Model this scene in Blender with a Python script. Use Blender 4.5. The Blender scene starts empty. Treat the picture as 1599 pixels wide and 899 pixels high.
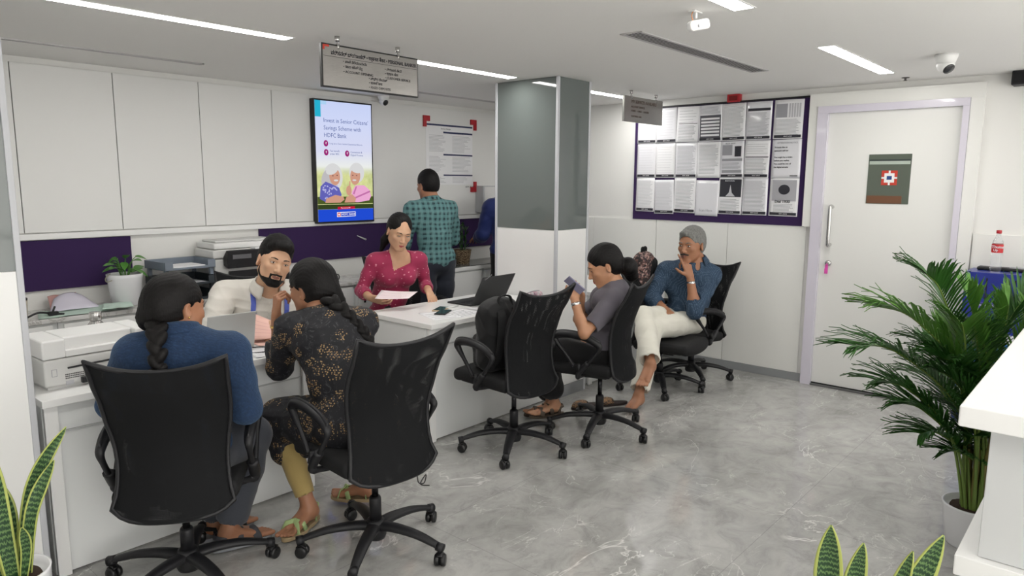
import bpy, bmesh, math, random
import numpy as np
from mathutils import Vector, Matrix, Euler, noise as mnoise
C = bpy.context.scene.collection
S = bpy.context.scene
PI = math.pi
R = math.radians

# ------------------------------------------------------------------ camera, world, exposure, light strengths
F_PX = 1111.066
cam_data = bpy.data.cameras.new('camera')
cam_data.sensor_width = 36.0
cam_data.lens = 36.0 * F_PX / 1599.0
cam_data.clip_start = 0.05
cam = bpy.data.objects.new('camera', cam_data)
C.objects.link(cam)
PITCH, ROLL, YAW = R(8.51143506), R(-0.34187769), R(48.84585495)
_cp, _sp = math.cos(PITCH), math.sin(PITCH)
_f = Vector((math.sin(YAW) * _cp, math.cos(YAW) * _cp, -_sp))
_r = Vector((math.cos(YAW), -math.sin(YAW), 0.0))
_d = _f.cross(_r)
_r2 = _r * math.cos(ROLL) + _d * math.sin(ROLL)
_d2 = _d * math.cos(ROLL) - _r * math.sin(ROLL)
cam.matrix_world = Matrix(((_r2.x, -_d2.x, -_f.x, 0.0), (_r2.y, -_d2.y, -_f.y, 0.0), (_r2.z, -_d2.z, -_f.z, 1.6), (0, 0, 0, 1)))
S.camera = cam

w = bpy.data.worlds.new('world')
S.world = w
w.use_nodes = True
w.node_tree.nodes['Background'].inputs[0].default_value = (1.0, 0.975, 0.935, 1)
w.node_tree.nodes['Background'].inputs[1].default_value = 4.0

S.view_settings.view_transform = 'Standard'
S.view_settings.look = 'None'
S.view_settings.exposure = 0.16
S.view_settings.gamma = 1.0
S.view_settings.use_curve_mapping = False
STRIP = 30.0          # emission of the recessed ceiling strip lights
SCREEN = 0.92         # emission of the wall display

CEIL = 2.325
YW = 5.14            # panelled wall with the display
XW = 5.81            # wall with the notice board and the door
# ------------------------------------------------------------------ helpers
def put(o, parent=None, loc=None, rotz=0.0):
    C.objects.link(o)
    if parent is not None: o.parent = parent
    if loc is not None: o.location = loc
    if rotz: o.rotation_euler = (0, 0, rotz)
    return o

def tag(o, label=None, cat=None, group=None, kind=None):
    if label: o['label'] = label
    if cat: o['category'] = cat
    if group: o['group'] = group
    if kind: o['kind'] = kind
    return o

def thing(name, label, cat, loc=(0, 0, 0), rotz=0.0, group=None):
    o = bpy.data.objects.new(name, None)
    o.empty_display_size = 0.1
    put(o, None, loc, rotz)
    return tag(o, label, cat, group)

def kids(o):
    return [c for c in C.objects if c.parent == o]

def copy_tree(o, parent=None):
    c = o.copy(); C.objects.link(c)
    if parent is not None: c.parent = parent
    for ch in kids(o):
        copy_tree(ch, c)
    return c

def dup(o, loc, rotz=0.0, label=None, group=None):
    c = copy_tree(o)
    c.location = loc; c.rotation_euler = (0, 0, rotz)
    if label: c['label'] = label
    if group: c['group'] = group
    return c

class MB:
    """collects shapes into one mesh"""
    def __init__(s):
        s.v = []; s.f = []; s.m = []; s.uv = None
    def add(s, vs, fs, mi=0, M=None):
        n = len(s.v)
        for p in vs:
            p = Vector(p)
            s.v.append(M @ p if M is not None else p)
        for f in fs:
            s.f.append([i + n for i in f]); s.m.append(mi)
        return s
    def box(s, c, d, mi=0, M=None, rz=0.0):
        x, y, z = [q / 2 for q in d]
        vs = [(-x, -y, -z), (x, -y, -z), (x, y, -z), (-x, y, -z), (-x, -y, z), (x, -y, z), (x, y, z), (-x, y, z)]
        T = Matrix.Translation(Vector(c)) @ Matrix.Rotation(rz, 4, 'Z')
        if M is not None: T = M @ T
        return s.add(vs, [(3, 2, 1, 0), (4, 5, 6, 7), (0, 1, 5, 4), (1, 2, 6, 5), (2, 3, 7, 6), (3, 0, 4, 7)], mi, T)
    def bb(s, a, b, mi=0, M=None):
        return s.box([(a[i] + b[i]) / 2 for i in range(3)], [abs(b[i] - a[i]) for i in range(3)], mi, M)
    def tube(s, pts, r, n=10, mi=0, M=None, closed=False, flat=None, caps=True, up0=None):
        """swept tube; r number or list; flat=(w,h) gives an oval section"""
        pts = [Vector(p) for p in pts]; N = len(pts)
        rs = r if isinstance(r, (list, tuple)) else [r] * N
        base = len(s.v); ring = []
        up = Vector(up0) if up0 is not None else None
        for i, p in enumerate(pts):
            if closed: t = pts[(i + 1) % N] - pts[i - 1]
            elif i == 0: t = pts[1] - p
            elif i == N - 1: t = p - pts[i - 1]
            else: t = pts[i + 1] - pts[i - 1]
            if t.length < 1e-9: t = Vector((0, 0, 1))
            t.normalize()
            if up is None:
                up = Vector((0, 0, 1)) if abs(t.z) < 0.9 else Vector((1, 0, 0))
            a = (up - t * up.dot(t)); 
            if a.length < 1e-6: a = Vector((1, 0, 0)) - t * t.x
            a.normalize(); up = a
            b = t.cross(a)
            row = []
            for k in range(n):
                an = 2 * PI * k / n
                if flat is not None:
                    q = p + b * (math.cos(an) * flat[0] * rs[i]) + a * (math.sin(an) * flat[1] * rs[i])
                else:
                    q = p + b * (math.cos(an) * rs[i]) + a * (math.sin(an) * rs[i])
                row.append(len(s.v)); s.v.append(M @ q if M is not None else q)
            ring.append(row)
        rng = range(N) if closed else range(N - 1)
        for i in rng:
            A, B = ring[i], ring[(i + 1) % N]
            for k in range(n):
                s.f.append([A[k], A[(k + 1) % n], B[(k + 1) % n], B[k]]); s.m.append(mi)
        if caps and not closed:
            s.f.append(list(reversed(ring[0]))); s.m.append(mi)
            s.f.append(list(ring[-1])); s.m.append(mi)
        return s
    def lathe(s, prof, n=32, c=(0, 0, 0), mi=0, M=None, cap=True):
        ring = []
        c = Vector(c)
        for (r, z) in prof:
            row = []
            for k in range(n):
                an = 2 * PI * k / n
                q = c + Vector((r * math.cos(an), r * math.sin(an), z))
                row.append(len(s.v)); s.v.append(M @ q if M is not None else q)
            ring.append(row)
        for i in range(len(ring) - 1):
            A, B = ring[i], ring[i + 1]
            for k in range(n):
                s.f.append([A[k], A[(k + 1) % n], B[(k + 1) % n], B[k]]); s.m.append(mi)
        if cap:
            s.f.append(list(reversed(ring[0]))); s.m.append(mi)
            s.f.append(list(ring[-1])); s.m.append(mi)
        return s
    def prism(s, poly, z0, z1, mi=0, M=None):
        n = len(poly)
        vs = [(p[0], p[1], z0) for p in poly] + [(p[0], p[1], z1) for p in poly]
        fs = [list(range(n - 1, -1, -1)), list(range(n, 2 * n))]
        for i in range(n):
            j = (i + 1) % n
            fs.append([i, j, j + n, i + n])
        return s.add(vs, fs, mi, M)
    def grid(s, fn, nu, nv, mi=0, M=None, thick=0.0):
        """sheet from fn(u,v)->point, u,v in 0..1; thick>0 gives it a back"""
        P = [[Vector(fn(i / nu, j / nv)) for j in range(nv + 1)] for i in range(nu + 1)]
        vs = [p for row in P for p in row]; W = nv + 1
        fs = [[i * W + j, (i + 1) * W + j, (i + 1) * W + j + 1, i * W + j + 1] for i in range(nu) for j in range(nv)]
        if thick:
            nrm = []
            for i in range(nu + 1):
                for j in range(nv + 1):
                    a = P[min(i + 1, nu)][j] - P[max(i - 1, 0)][j]; b = P[i][min(j + 1, nv)] - P[i][max(j - 1, 0)]
                    q = a.cross(b); nrm.append(q.normalized() if q.length > 1e-12 else Vector((0, 0, 1)))
            K = len(vs)
            vs = vs + [vs[k] - nrm[k] * thick for k in range(K)]
            fs += [[K + f[3], K + f[2], K + f[1], K + f[0]] for f in fs[:nu * nv]]
            e = [(i * W, (i + 1) * W) for i in range(nu)]
            for i in range(nu):
                a, b = i * W, (i + 1) * W; fs.append([b, a, a + K, b + K])
                a, b = i * W + nv, (i + 1) * W + nv; fs.append([a, b, b + K, a + K])
            for j in range(nv):
                a, b = j, j + 1; fs.append([a, b, b + K, a + K])
                a, b = nu * W + j, nu * W + j + 1; fs.append([b, a, a + K, b + K])
        return s.add(vs, fs, mi, M)
    def mesh(s, name, mats):
        me = bpy.data.meshes.new(name)
        me.from_pydata([tuple(p) for p in s.v], [], s.f)
        for m in (mats if isinstance(mats, (list, tuple)) else [mats]): me.materials.append(m)
        if any(s.m): me.polygons.foreach_set('material_index', s.m)
        me.update()
        return me
    def build(s, name, mats, parent=None, smooth=False, bevel=0.0, seg=2, loc=None, rotz=0.0, fix=True):
        me = s.mesh(name, mats)
        if fix:
            bm = bmesh.new(); bm.from_mesh(me); bmesh.ops.recalc_face_normals(bm, faces=bm.faces); bm.to_mesh(me); bm.free()
        if smooth: me.shade_smooth()
        o = bpy.data.objects.new(name, me)
        put(o, parent, loc, rotz)
        if bevel:
            b = o.modifiers.new('bevel', 'BEVEL'); b.width = bevel; b.segments = seg; b.limit_method = 'ANGLE'; b.angle_limit = R(40)
            if smooth is None or smooth: pass
            me.shade_smooth()
            wn = o.modifiers.new('wn', 'WEIGHTED_NORMAL'); wn.keep_sharp = False
        return o

def bez(pts, n=8):
    """Catmull-Rom through the points"""
    P = [Vector(p) for p in pts]; out = []
    for i in range(len(P) - 1):
        p0 = P[max(i - 1, 0)]; p1 = P[i]; p2 = P[i + 1]; p3 = P[min(i + 2, len(P) - 1)]
        for k in range(n):
            t = k / n
            out.append(0.5 * ((2 * p1) + (p2 - p0) * t + (2 * p0 - 5 * p1 + 4 * p2 - p3) * t * t + (3 * p1 - p0 - 3 * p2 + p3) * t ** 3))
    out.append(P[-1])
    return out

# ------------------------------------------------------------------ materials
def new_mat(name):
    m = bpy.data.materials.new(name); m.use_nodes = True
    nt = m.node_tree; b = nt.nodes['Principled BSDF']
    return m, nt, b

def mat(name, col, rough=0.5, metal=0.0, spec=0.5, bump=0.0, bscale=200.0, coat=0.0, trans=0.0, var=0.0, vscale=5.0, sheen=0.0, emis=None, es=0.0, ior=1.45, alpha=1.0):
    m, nt, b = new_mat(name)
    b.inputs['Base Color'].default_value = (*col, 1)
    b.inputs['Roughness'].default_value = rough
    b.inputs['Metallic'].default_value = metal
    b.inputs['Specular IOR Level'].default_value = spec
    b.inputs['IOR'].default_value = ior
    if coat: b.inputs['Coat Weight'].default_value = coat; b.inputs['Coat Roughness'].default_value = 0.05
    if trans: b.inputs['Transmission Weight'].default_value = trans
    if sheen: b.inputs['Sheen Weight'].default_value = sheen
    if alpha < 1: b.inputs['Alpha'].default_value = alpha
    if emis: b.inputs['Emission Color'].default_value = (*emis, 1); b.inputs['Emission Strength'].default_value = es
    if bump or var:
        tc = nt.nodes.new('ShaderNodeTexCoord')
        if bump:
            nz = nt.nodes.new('ShaderNodeTexNoise'); nz.inputs['Scale'].default_value = bscale; nz.inputs['Detail'].default_value = 3
            nt.links.new(tc.outputs['Object'], nz.inputs['Vector'])
            bp = nt.nodes.new('ShaderNodeBump'); bp.inputs['Strength'].default_value = bump; bp.inputs['Distance'].default_value = 0.002
            nt.links.new(nz.outputs['Fac'], bp.inputs['Height']); nt.links.new(bp.outputs['Normal'], b.inputs['Normal'])
        if var:
            nz = nt.nodes.new('ShaderNodeTexNoise'); nz.inputs['Scale'].default_value = vscale; nz.inputs['Detail'].default_value = 4
            nt.links.new(tc.outputs['Object'], nz.inputs['Vector'])
            mx = nt.nodes.new('ShaderNodeMix'); mx.data_type = 'RGBA'
            mx.inputs[6].default_value = (*[c * (1 - var) for c in col], 1); mx.inputs[7].default_value = (*[min(1, c * (1 + var)) for c in col], 1)
            nt.links.new(nz.outputs['Fac'], mx.inputs[0]); nt.links.new(mx.outputs[2], b.inputs['Base Color'])
    return m

def emit(name, col, s):
    m = bpy.data.materials.new(name); m.use_nodes = True; nt = m.node_tree
    nt.nodes.remove(nt.nodes['Principled BSDF'])
    e = nt.nodes.new('ShaderNodeEmission'); e.inputs[0].default_value = (*col, 1); e.inputs[1].default_value = s
    nt.links.new(e.outputs[0], nt.nodes['Material Output'].inputs[0])
    return m

class N:
    """tiny node-graph helper"""
    def __init__(s, name):
        s.m, s.nt, s.b = new_mat(name)
        s.tc = s.nt.nodes.new('ShaderNodeTexCoord')
    def n(s, t, **kw):
        o = s.nt.nodes.new('ShaderNode' + t)
        for k, v in kw.items():
            if hasattr(o, k): setattr(o, k, v)
            else: o.inputs[k.replace('_', ' ')].default_value = v
        return o
    def l(s, a, b): s.nt.links.new(a, b)
    def val(s, x, sock):
        if hasattr(x, 'links'): s.l(x, sock)
        else: sock.default_value = x
    def math(s, op, a, b=0.0, c=0.0):
        o = s.nt.nodes.new('ShaderNodeMath'); o.operation = op
        s.val(a, o.inputs[0]); s.val(b, o.inputs[1]); s.val(c, o.inputs[2]); return o.outputs[0]
    def mix(s, f, a, b):
        o = s.nt.nodes.new('ShaderNodeMix'); o.data_type = 'RGBA'
        s.val(f, o.inputs[0])
        for x, k in ((a, 6), (b, 7)):
            if hasattr(x, 'links'): s.l(x, o.inputs[k])
            else: o.inputs[k].default_value = (*x, 1)
        return o.outputs[2]
    def ramp(s, f, stops):
        o = s.nt.nodes.new('ShaderNodeValToRGB'); s.l(f, o.inputs[0])
        e = o.color_ramp.elements
        while len(e) < len(stops): e.new(0.5)
        for i, (p, c) in enumerate(stops):
            e[i].position = p; e[i].color = (*c, 1) if isinstance(c, (tuple, list)) else (c, c, c, 1)
        return o.outputs[0]
    def noise(s, scale, detail=4, vec=None, rough=0.5, dist=0.0):
        o = s.nt.nodes.new('ShaderNodeTexNoise'); o.inputs['Scale'].default_value = scale; o.inputs['Detail'].default_value = detail
        o.inputs['Roughness'].default_value = rough; o.inputs['Distortion'].default_value = dist
        s.l(vec if vec is not None else s.tc.outputs['Object'], o.inputs['Vector']); return o
    def bump(s, h, st=0.3, dist=0.002):
        o = s.nt.nodes.new('ShaderNodeBump'); o.inputs['Strength'].default_value = st; o.inputs['Distance'].default_value = dist
        s.l(h, o.inputs['Height']); s.l(o.outputs[0], s.b.inputs['Normal'])
    def mapping(s, scale=(1, 1, 1), rot=(0, 0, 0), loc=(0, 0, 0), src='Object'):
        o = s.nt.nodes.new('ShaderNodeMapping'); o.inputs['Scale'].default_value = scale; o.inputs['Rotation'].default_value = rot; o.inputs['Location'].default_value = loc
        s.l(s.tc.outputs[src], o.inputs['Vector']); return o.outputs[0]

def text_mesh(name, txt, size, m, parent, loc, normal='-y', align='LEFT', depth=0.0004, track=1.0, sx=1.0, bold=0.0):
    """lettering standing on a vertical face; normal is the side it is read from"""
    cu = bpy.data.curves.new(name, 'FONT'); cu.body = txt; cu.size = size; cu.align_x = align; cu.align_y = 'CENTER'
    cu.extrude = depth; cu.resolution_u = 2; cu.space_character = track; cu.offset = bold
    tmp = bpy.data.objects.new(name, cu); C.objects.link(tmp)
    bpy.context.view_layer.update()
    dg = bpy.context.evaluated_depsgraph_get()
    me = bpy.data.meshes.new_from_object(tmp.evaluated_get(dg))
    bpy.data.objects.remove(tmp); bpy.data.curves.remove(cu)
    me.name = name
    me.materials.clear(); me.materials.append(m)
    if normal == '-y': X, Y, Z = Vector((1, 0, 0)), Vector((0, 0, 1)), Vector((0, -1, 0))
    elif normal == '-x': X, Y, Z = Vector((0, -1, 0)), Vector((0, 0, 1)), Vector((-1, 0, 0))
    else: X, Y, Z = Vector((1, 0, 0)), Vector((0, 1, 0)), Vector((0, 0, 1))
    T = Matrix.Translation(Vector(loc)) @ Matrix((( X.x, Y.x, Z.x, 0), (X.y, Y.y, Z.y, 0), (X.z, Y.z, Z.z, 0), (0, 0, 0, 1))) @ Matrix.Diagonal((sx, 1, 1, 1))
    me.transform(T)
    o = bpy.data.objects.new(name, me); put(o, parent)
    return o

# shared materials
WHITE_WALL = mat('wall_paint', (0.82, 0.815, 0.79), 0.55, bump=0.03, bscale=300)
PANEL = mat('wall_panel_laminate', (0.80, 0.80, 0.785), 0.35, spec=0.4)
PANEL2 = mat('lower_panel_laminate', (0.83, 0.83, 0.80), 0.3, spec=0.4)
GAP = mat('panel_gap', (0.12, 0.12, 0.12), 0.8)
CEILM = mat('ceiling_paint', (0.86, 0.85, 0.83), 0.7)
DESKW = mat('white_desk_laminate', (0.86, 0.86, 0.85), 0.28, spec=0.5)
DESKE = mat('white_desk_panel', (0.80, 0.815, 0.81), 0.3)
GLASSG = mat('back_painted_grey_glass', (0.145, 0.165, 0.158), 0.06, spec=0.5, coat=0.15)
ALU = mat('brushed_aluminium', (0.55, 0.56, 0.59), 0.45)
STEEL = mat('stainless_steel', (0.62, 0.61, 0.60), 0.25, metal=1.0)
PURPLE = mat('purple_fabric_board', (0.035, 0.014, 0.075), 0.9, bump=0.2, bscale=600)
BLACKP = mat('black_plastic', (0.011, 0.011, 0.013), 0.48, bump=0.05, bscale=900)
BLACKF = mat('black_seat_fabric', (0.008, 0.008, 0.009), 0.85, bump=0.4, bscale=900)
RUBBER = mat('castor_nylon', (0.010, 0.010, 0.011), 0.3)
SKIRT = mat('grey_skirting', (0.30, 0.31, 0.32), 0.35, metal=0.1)
PAPER = mat('white_paper', (0.86, 0.86, 0.88), 0.6)
INK = mat('dark_ink', (0.03, 0.03, 0.04), 0.6)
GREYINK = mat('grey_ink', (0.35, 0.35, 0.38), 0.6)
LIGHTINK = mat('pale_grey_ink', (0.55, 0.55, 0.58), 0.6)
WPLAST = mat('white_plastic', (0.78, 0.78, 0.77), 0.35)
REDP = mat('red_plastic', (0.45, 0.02, 0.03), 0.35)
# ------------------------------------------------------------------ the room shell
def floor_material():
    g = N('polished_grey_marble')
    v = g.mapping(scale=(1, 1, 1), rot=(0, 0, R(28)))
    st = g.mapping(scale=(1.0, 1.7, 1), rot=(0, 0, R(-22)))
    n1 = g.noise(1.6, 8, st, 0.62, 0.6)
    n2 = g.noise(6.0, 9, v, 0.72, 1.0)
    base = g.ramp(n1.outputs['Fac'], [(0.3, (0.33, 0.327, 0.315)), (0.5, (0.42, 0.417, 0.402)), (0.72, (0.51, 0.505, 0.488))])
    fine = g.ramp(n2.outputs['Fac'], [(0.3, 0.74), (0.5, 1.0), (0.75, 1.16)])
    mul = g.n('Mix', data_type='RGBA', blend_type='MULTIPLY'); mul.inputs[0].default_value = 1.0
    g.l(base, mul.inputs[6]); g.l(fine, mul.inputs[7])
    # white veins: thin bands where a distorted noise crosses its middle
    def vein(scale, dist, wdt, seedloc, maskscale):
        vm = g.mapping(scale=(1.0, 1.9, 1), rot=(0, 0, R(-30)), loc=seedloc)
        a = g.noise(scale, 6, vm, 0.55, dist)
        d = g.math('ABSOLUTE', g.math('SUBTRACT', a.outputs['Fac'], 0.5))
        line = g.math('SUBTRACT', 1.0, g.math('SMOOTH_MIN', g.math('DIVIDE', d, wdt), 1.0, 0.1))
        mk = g.noise(maskscale, 2, vm)
        mm = g.math('MULTIPLY', g.math('SUBTRACT', mk.outputs['Fac'], 0.49), 9.0)
        mo = g.nt.nodes.new('ShaderNodeClamp'); g.l(mm, mo.inputs[0])
        return g.math('MULTIPLY', g.math('MAXIMUM', line, 0.0), mo.outputs[0])
    v1 = vein(0.9, 1.0, 0.006, (3.1, 1.2, 0), 1.3)
    v2 = vein(2.2, 1.4, 0.009, (7.3, 4.2, 0), 2.0)
    vv = g.math('MINIMUM', g.math('ADD', g.math('MULTIPLY', v1, 0.95), g.math('MULTIPLY', v2, 0.75)), 1.0)
    col = g.mix(vv, mul.outputs[2], (0.72, 0.71, 0.69))
    # tile joints of a 1.2 x 1.2 m lay
    br = g.n('TexBrick'); br.offset = 0.0; br.squash = 1.0
    br.inputs['Scale'].default_value = 1.0; br.inputs['Mortar Size'].default_value = 0.0016; br.inputs['Mortar Smooth'].default_value = 0.0
    br.inputs['Brick Width'].default_value = 1.2; br.inputs['Row Height'].default_value = 1.2
    br.inputs['Color1'].default_value = (0, 0, 0, 1); br.inputs['Color2'].default_value = (0, 0, 0, 1); br.inputs['Mortar'].default_value = (1, 1, 1, 1)
    bm_ = g.mapping(loc=(0.28, 0.05, 0))
    g.l(bm_, br.inputs['Vector'])
    col2 = g.mix(g.math('MULTIPLY', br.outputs['Color'], 0.35), col, (0.12, 0.12, 0.12))
    g.l(col2, g.b.inputs['Base Color'])
    g.b.inputs['Roughness'].default_value = 0.09
    g.b.inputs['Specular IOR Level'].default_value = 0.55
    rr = g.math('ADD', 0.045, g.math('MULTIPLY', n2.outputs['Fac'], 0.06))
    g.l(rr, g.b.inputs['Roughness'])
    return g.m

X0, Y0 = -2.6, -2.6
def struct(name, mb, m, **kw):
    o = mb.build(name, m, **kw); o['kind'] = 'structure'; return o

struct('floor', MB().bb((X0 - .1, Y0 - .1, -0.12), (XW + .1, YW + .1, 0)), floor_material())
struct('ceiling', MB().bb((X0 - .1, Y0 - .1, CEIL), (XW + .1, YW + .1, CEIL + .12)), CEILM)
struct('wall_left', MB().bb((X0 - .12, Y0 - .1, 0), (X0, YW + .1, CEIL)), WHITE_WALL)
# unseen glazed front behind the photographer, added to brighten ceiling and walls: sill, lintel, piers and mullions around open panes of daylight
mb = MB(); mb.bb((X0, Y0 - .12, 0), (XW, Y0, .12)); mb.bb((X0, Y0 - .12, 2.18), (XW, Y0, CEIL)); mb.bb((X0, Y0 - .12, .121), (X0 + .6, Y0, 2.179)); mb.bb((XW - .6, Y0 - .12, .121), (XW, Y0, 2.179))
struct('wall_rear', mb, WHITE_WALL)
mb = MB()
for k in range(6):
    xx = X0 + .6 + k * (XW - X0 - 1.2) / 5; mb.bb((xx - .025, Y0 - .09, .12), (xx + .025, Y0 - .03, 2.18))
struct('added_window_1', mb, ALU)  # mullions of the added, unseen glazed front
struct('wall_front', MB().bb((X0, YW, 0), (XW + .12, YW + .12, CEIL)), WHITE_WALL)
struct('wall_right', MB().bb((XW, Y0 - .1, 0), (XW + .12, YW, CEIL)), WHITE_WALL)

# upper laminate panels on the display wall, separated by shadow gaps
mb = MB(); mbg = MB()
xs = [0.75, 1.316, 1.884, 2.452, 3.022, XW - .004]
mbg.bb((xs[0], YW - .010, 1.268), (XW - .004, YW - .004, 2.285))
for a, b in zip(xs[:-1], xs[1:]):
    mb.bb((a + .0025, YW - .02, 1.268), (b - .0025, YW - .002, 2.285))
struct('trim_1', mbg, GAP)
struct('trim_2', mb, PANEL, bevel=0.001, seg=1)
# ledge and upstand under the panels
struct('trim_3', MB().bb((-0.2, YW - .038, 1.225), (XW - .002, YW - .002, 1.262)), DESKW, bevel=0.002)
# lower wainscot of the right wall and its shadow joints
mb = MB()
ys = [YW, 4.005, 3.31, 2.62, 1.965]
for a, b in zip(ys[1:], ys[:-1]):
    mb.bb((XW - .016, a + .0018, .066), (XW - .001, b - .0018, 1.262))
mb.bb((XW - .016, Y0, .066), (XW - .001, .84, 1.262))
struct('trim_4', mb, PANEL2, bevel=0.001, seg=1)
struct('trim_5', MB().bb((XW - .006, 1.97, .066), (XW - .001, YW, 1.26)), GAP)
struct('baseboard_right', MB().bb((XW - .022, 1.93, 0), (XW - .001, YW, .064)), SKIRT, bevel=0.002)
struct('baseboard_front', MB().bb((-1.0, YW - .022, 0), (XW - .02, YW - .001, .064)), SKIRT)

# recessed linear diffuser slot in the ceiling along the display wall
def slot(x0, x1, y0, y1, slats, label):
    t = thing('air_vent', label, 'vent', ((x0 + x1) / 2, (y0 + y1) / 2, CEIL))
    w_, h_ = (x1 - x0) / 2, (y1 - y0) / 2
    m = MB(); m.bb((-w_, -h_, -.005), (w_, -h_ + .012, .004)); m.bb((-w_, h_ - .012, -.005), (w_, h_, .004))
    m.bb((-w_, -h_, -.005), (-w_ + .012, h_, .004)); m.bb((w_ - .012, -h_, -.005), (w_, h_, .004))
    m.build('vent_frame', VENTM, t)
    MB().bb((-w_ + .01, -h_ + .01, -.001), (w_ - .01, h_ - .01, .0)).build('vent_opening', VENTD, t)
    m = MB()
    for k in range(slats):
        yy = -h_ + .012 + (2 * h_ - .024) * (k + .5) / slats
        T = Matrix.Translation((0, yy, -.0035)) @ Matrix.Rotation(R(25), 4, 'X')
        m.box((0, 0, 0), (2 * w_ - .02, (2 * h_ - .024) / slats * .62, .0012), 0, T)
    m.build('vent_slats', VENTM, t)
    return t
VENTM = mat('vent_aluminium', (0.55, 0.54, 0.54), 0.45, metal=0.3)
VENTD = mat('vent_dark', (0.10, 0.10, 0.10), 0.8)
slot(3.11, 4.70, 1.90, 2.02, 6, 'wide slatted air grille in the ceiling before the notice board')
slot(-0.4, 2.22, 4.535, 4.585, 2, 'long narrow air slot in the ceiling over the grey wall panels')
slot(3.7, 5.7, 4.54, 4.60, 2, 'narrow air slot in the ceiling beyond the hanging signs')

# ------------------------------------------------------------------ ceiling strip lights
LAMP = emit('strip_diffuser', (1.0, 0.98, 0.94), STRIP)
def strip(x0, x1, y, label, wd=0.085):
    t = thing('ceiling_strip_light', label, 'ceiling light', ((x0 + x1) / 2, y, CEIL), 0, 'recessed ceiling strip lights')
    L = (x1 - x0) / 2
    m = MB()
    m.bb((-L - .008, -wd / 2 - .008, -.003), (L + .008, -wd / 2, .002)); m.bb((-L - .008, wd / 2, -.003), (L + .008, wd / 2 + .008, .002))
    m.bb((-L - .008, -wd / 2, -.003), (-L, wd / 2, .002)); m.bb((L, -wd / 2, -.003), (L + .008, wd / 2, .002))
    m.build('light_frame', WPLAST, t)
    MB().bb((-L, -wd / 2, -.0025), (L, wd / 2, -.0005)).build('diffuser', LAMP, t)
    return t
strip(0.90, 2.12, 3.40, 'long white strip light at upper left, left of the steel banker sign')
strip(2.70, 3.91, 3.425, 'white strip light between the banker sign and the column')
strip(4.50, 5.70, 3.44, 'white strip light behind the column, over the small steel sign')
strip(4.08, 5.30, 1.345, 'white strip light nearest the door and its dome camera')
strip(1.78, 3.00, 1.335, 'white strip light cut off by the top edge above the emergency lamp')
strip(-0.90, 0.30, 3.40, 'added unseen strip light left of the frame in the desk row')  # from here on: strips out of view, added to light the room
strip(-0.52, 0.70, 1.335, 'added unseen strip light above the photographer')
strip(-0.52, 0.70, -0.80, 'added unseen strip light behind the photographer on the left')
strip(1.78, 3.00, -0.80, 'added unseen strip light above the reception counter')
strip(4.08, 5.30, -0.80, 'added unseen strip light over the far side of the reception counter')

# ------------------------------------------------------------------ columns: white below, grey glass above, aluminium corner strips
def column(name, x0, x1, y0, y1, zglass):
    """one structural column with its cladding"""
    core = MB().bb((x0 + .012, y0 + .012, 0), (x1 - .012, y1 - .012, CEIL)); core.bb((x0 + .004, y0 + .004, .09), (x1 - .004, y1 - .004, zglass))
    o = struct(name, core, DESKW)
    MB().bb((x0 + .002, y0 + .002, zglass + .002), (x1 - .002, y1 - .002, CEIL - .002)).build('glass_cladding', GLASSG, o)
    e = .019
    for cx in (x0, x1):
        for cy in (y0, y1):
            sx = 1 if cx == x0 else -1; sy = 1 if cy == y0 else -1
            m = MB().bb((cx - sx * .003, cy - sy * .003, 0), (cx + sx * e, cy + sy * e, CEIL)); m.build('corner_strip', ALU, o, bevel=.003)
    MB().bb((x0 + .001, y0 + .001, 0), (x1 - .001, y1 - .001, .085)).build('column_skirting', SKIRT, o)
    return o
column('trim_6', 4.035, 4.425, 3.11, 3.70, 1.253)
column('trim_7', 0.20, 0.772, 3.08, 3.67, 1.262)

# ------------------------------------------------------------------ door with its surround
FRAME = mat('door_frame_film', (0.70, 0.67, 0.76), 0.22, coat=0.5)
DOORM = mat('door_laminate', (0.80, 0.80, 0.775), 0.3)
# projecting surround
mb = MB()
mb.bb((XW - .05, 1.923, 1.262), (XW - .001, 1.99, 2.1805)); mb.bb((XW - .05, .845, 2.181), (XW - .001, 1.99, 2.277)); mb.bb((XW - .05, .845, 0), (XW - .001, .924, 2.1805))
struct('trim_8', mb, PANEL2)
d = MB().bb((XW - .03, .965, .008), (XW - .002, 1.845, 2.128))
door = struct('door_1', d, DOORM, bevel=0.002)
mb = MB()
mb.bb((XW - .062, 1.845, 0), (XW - .001, 1.922, 2.127)); mb.bb((XW - .062, .925, 2.1275), (XW - .001, 1.922, 2.18)); mb.bb((XW - .062, .925, 0), (XW - .001, .965, 2.127))
o = mb.build('door_frame', FRAME, door)
struct('trim_9', MB().bb((XW - .060, .966, 0.0), (XW - .0305, 1.844, .012)), mat('door_threshold', (.13, .13, .13), .4))
MB().bb((XW - .0305, .966, .002), (XW - .0300, 1.844, .022)).build('bottom_seal', mat('door_seal', (.01, .01, .01), .6), door)
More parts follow.
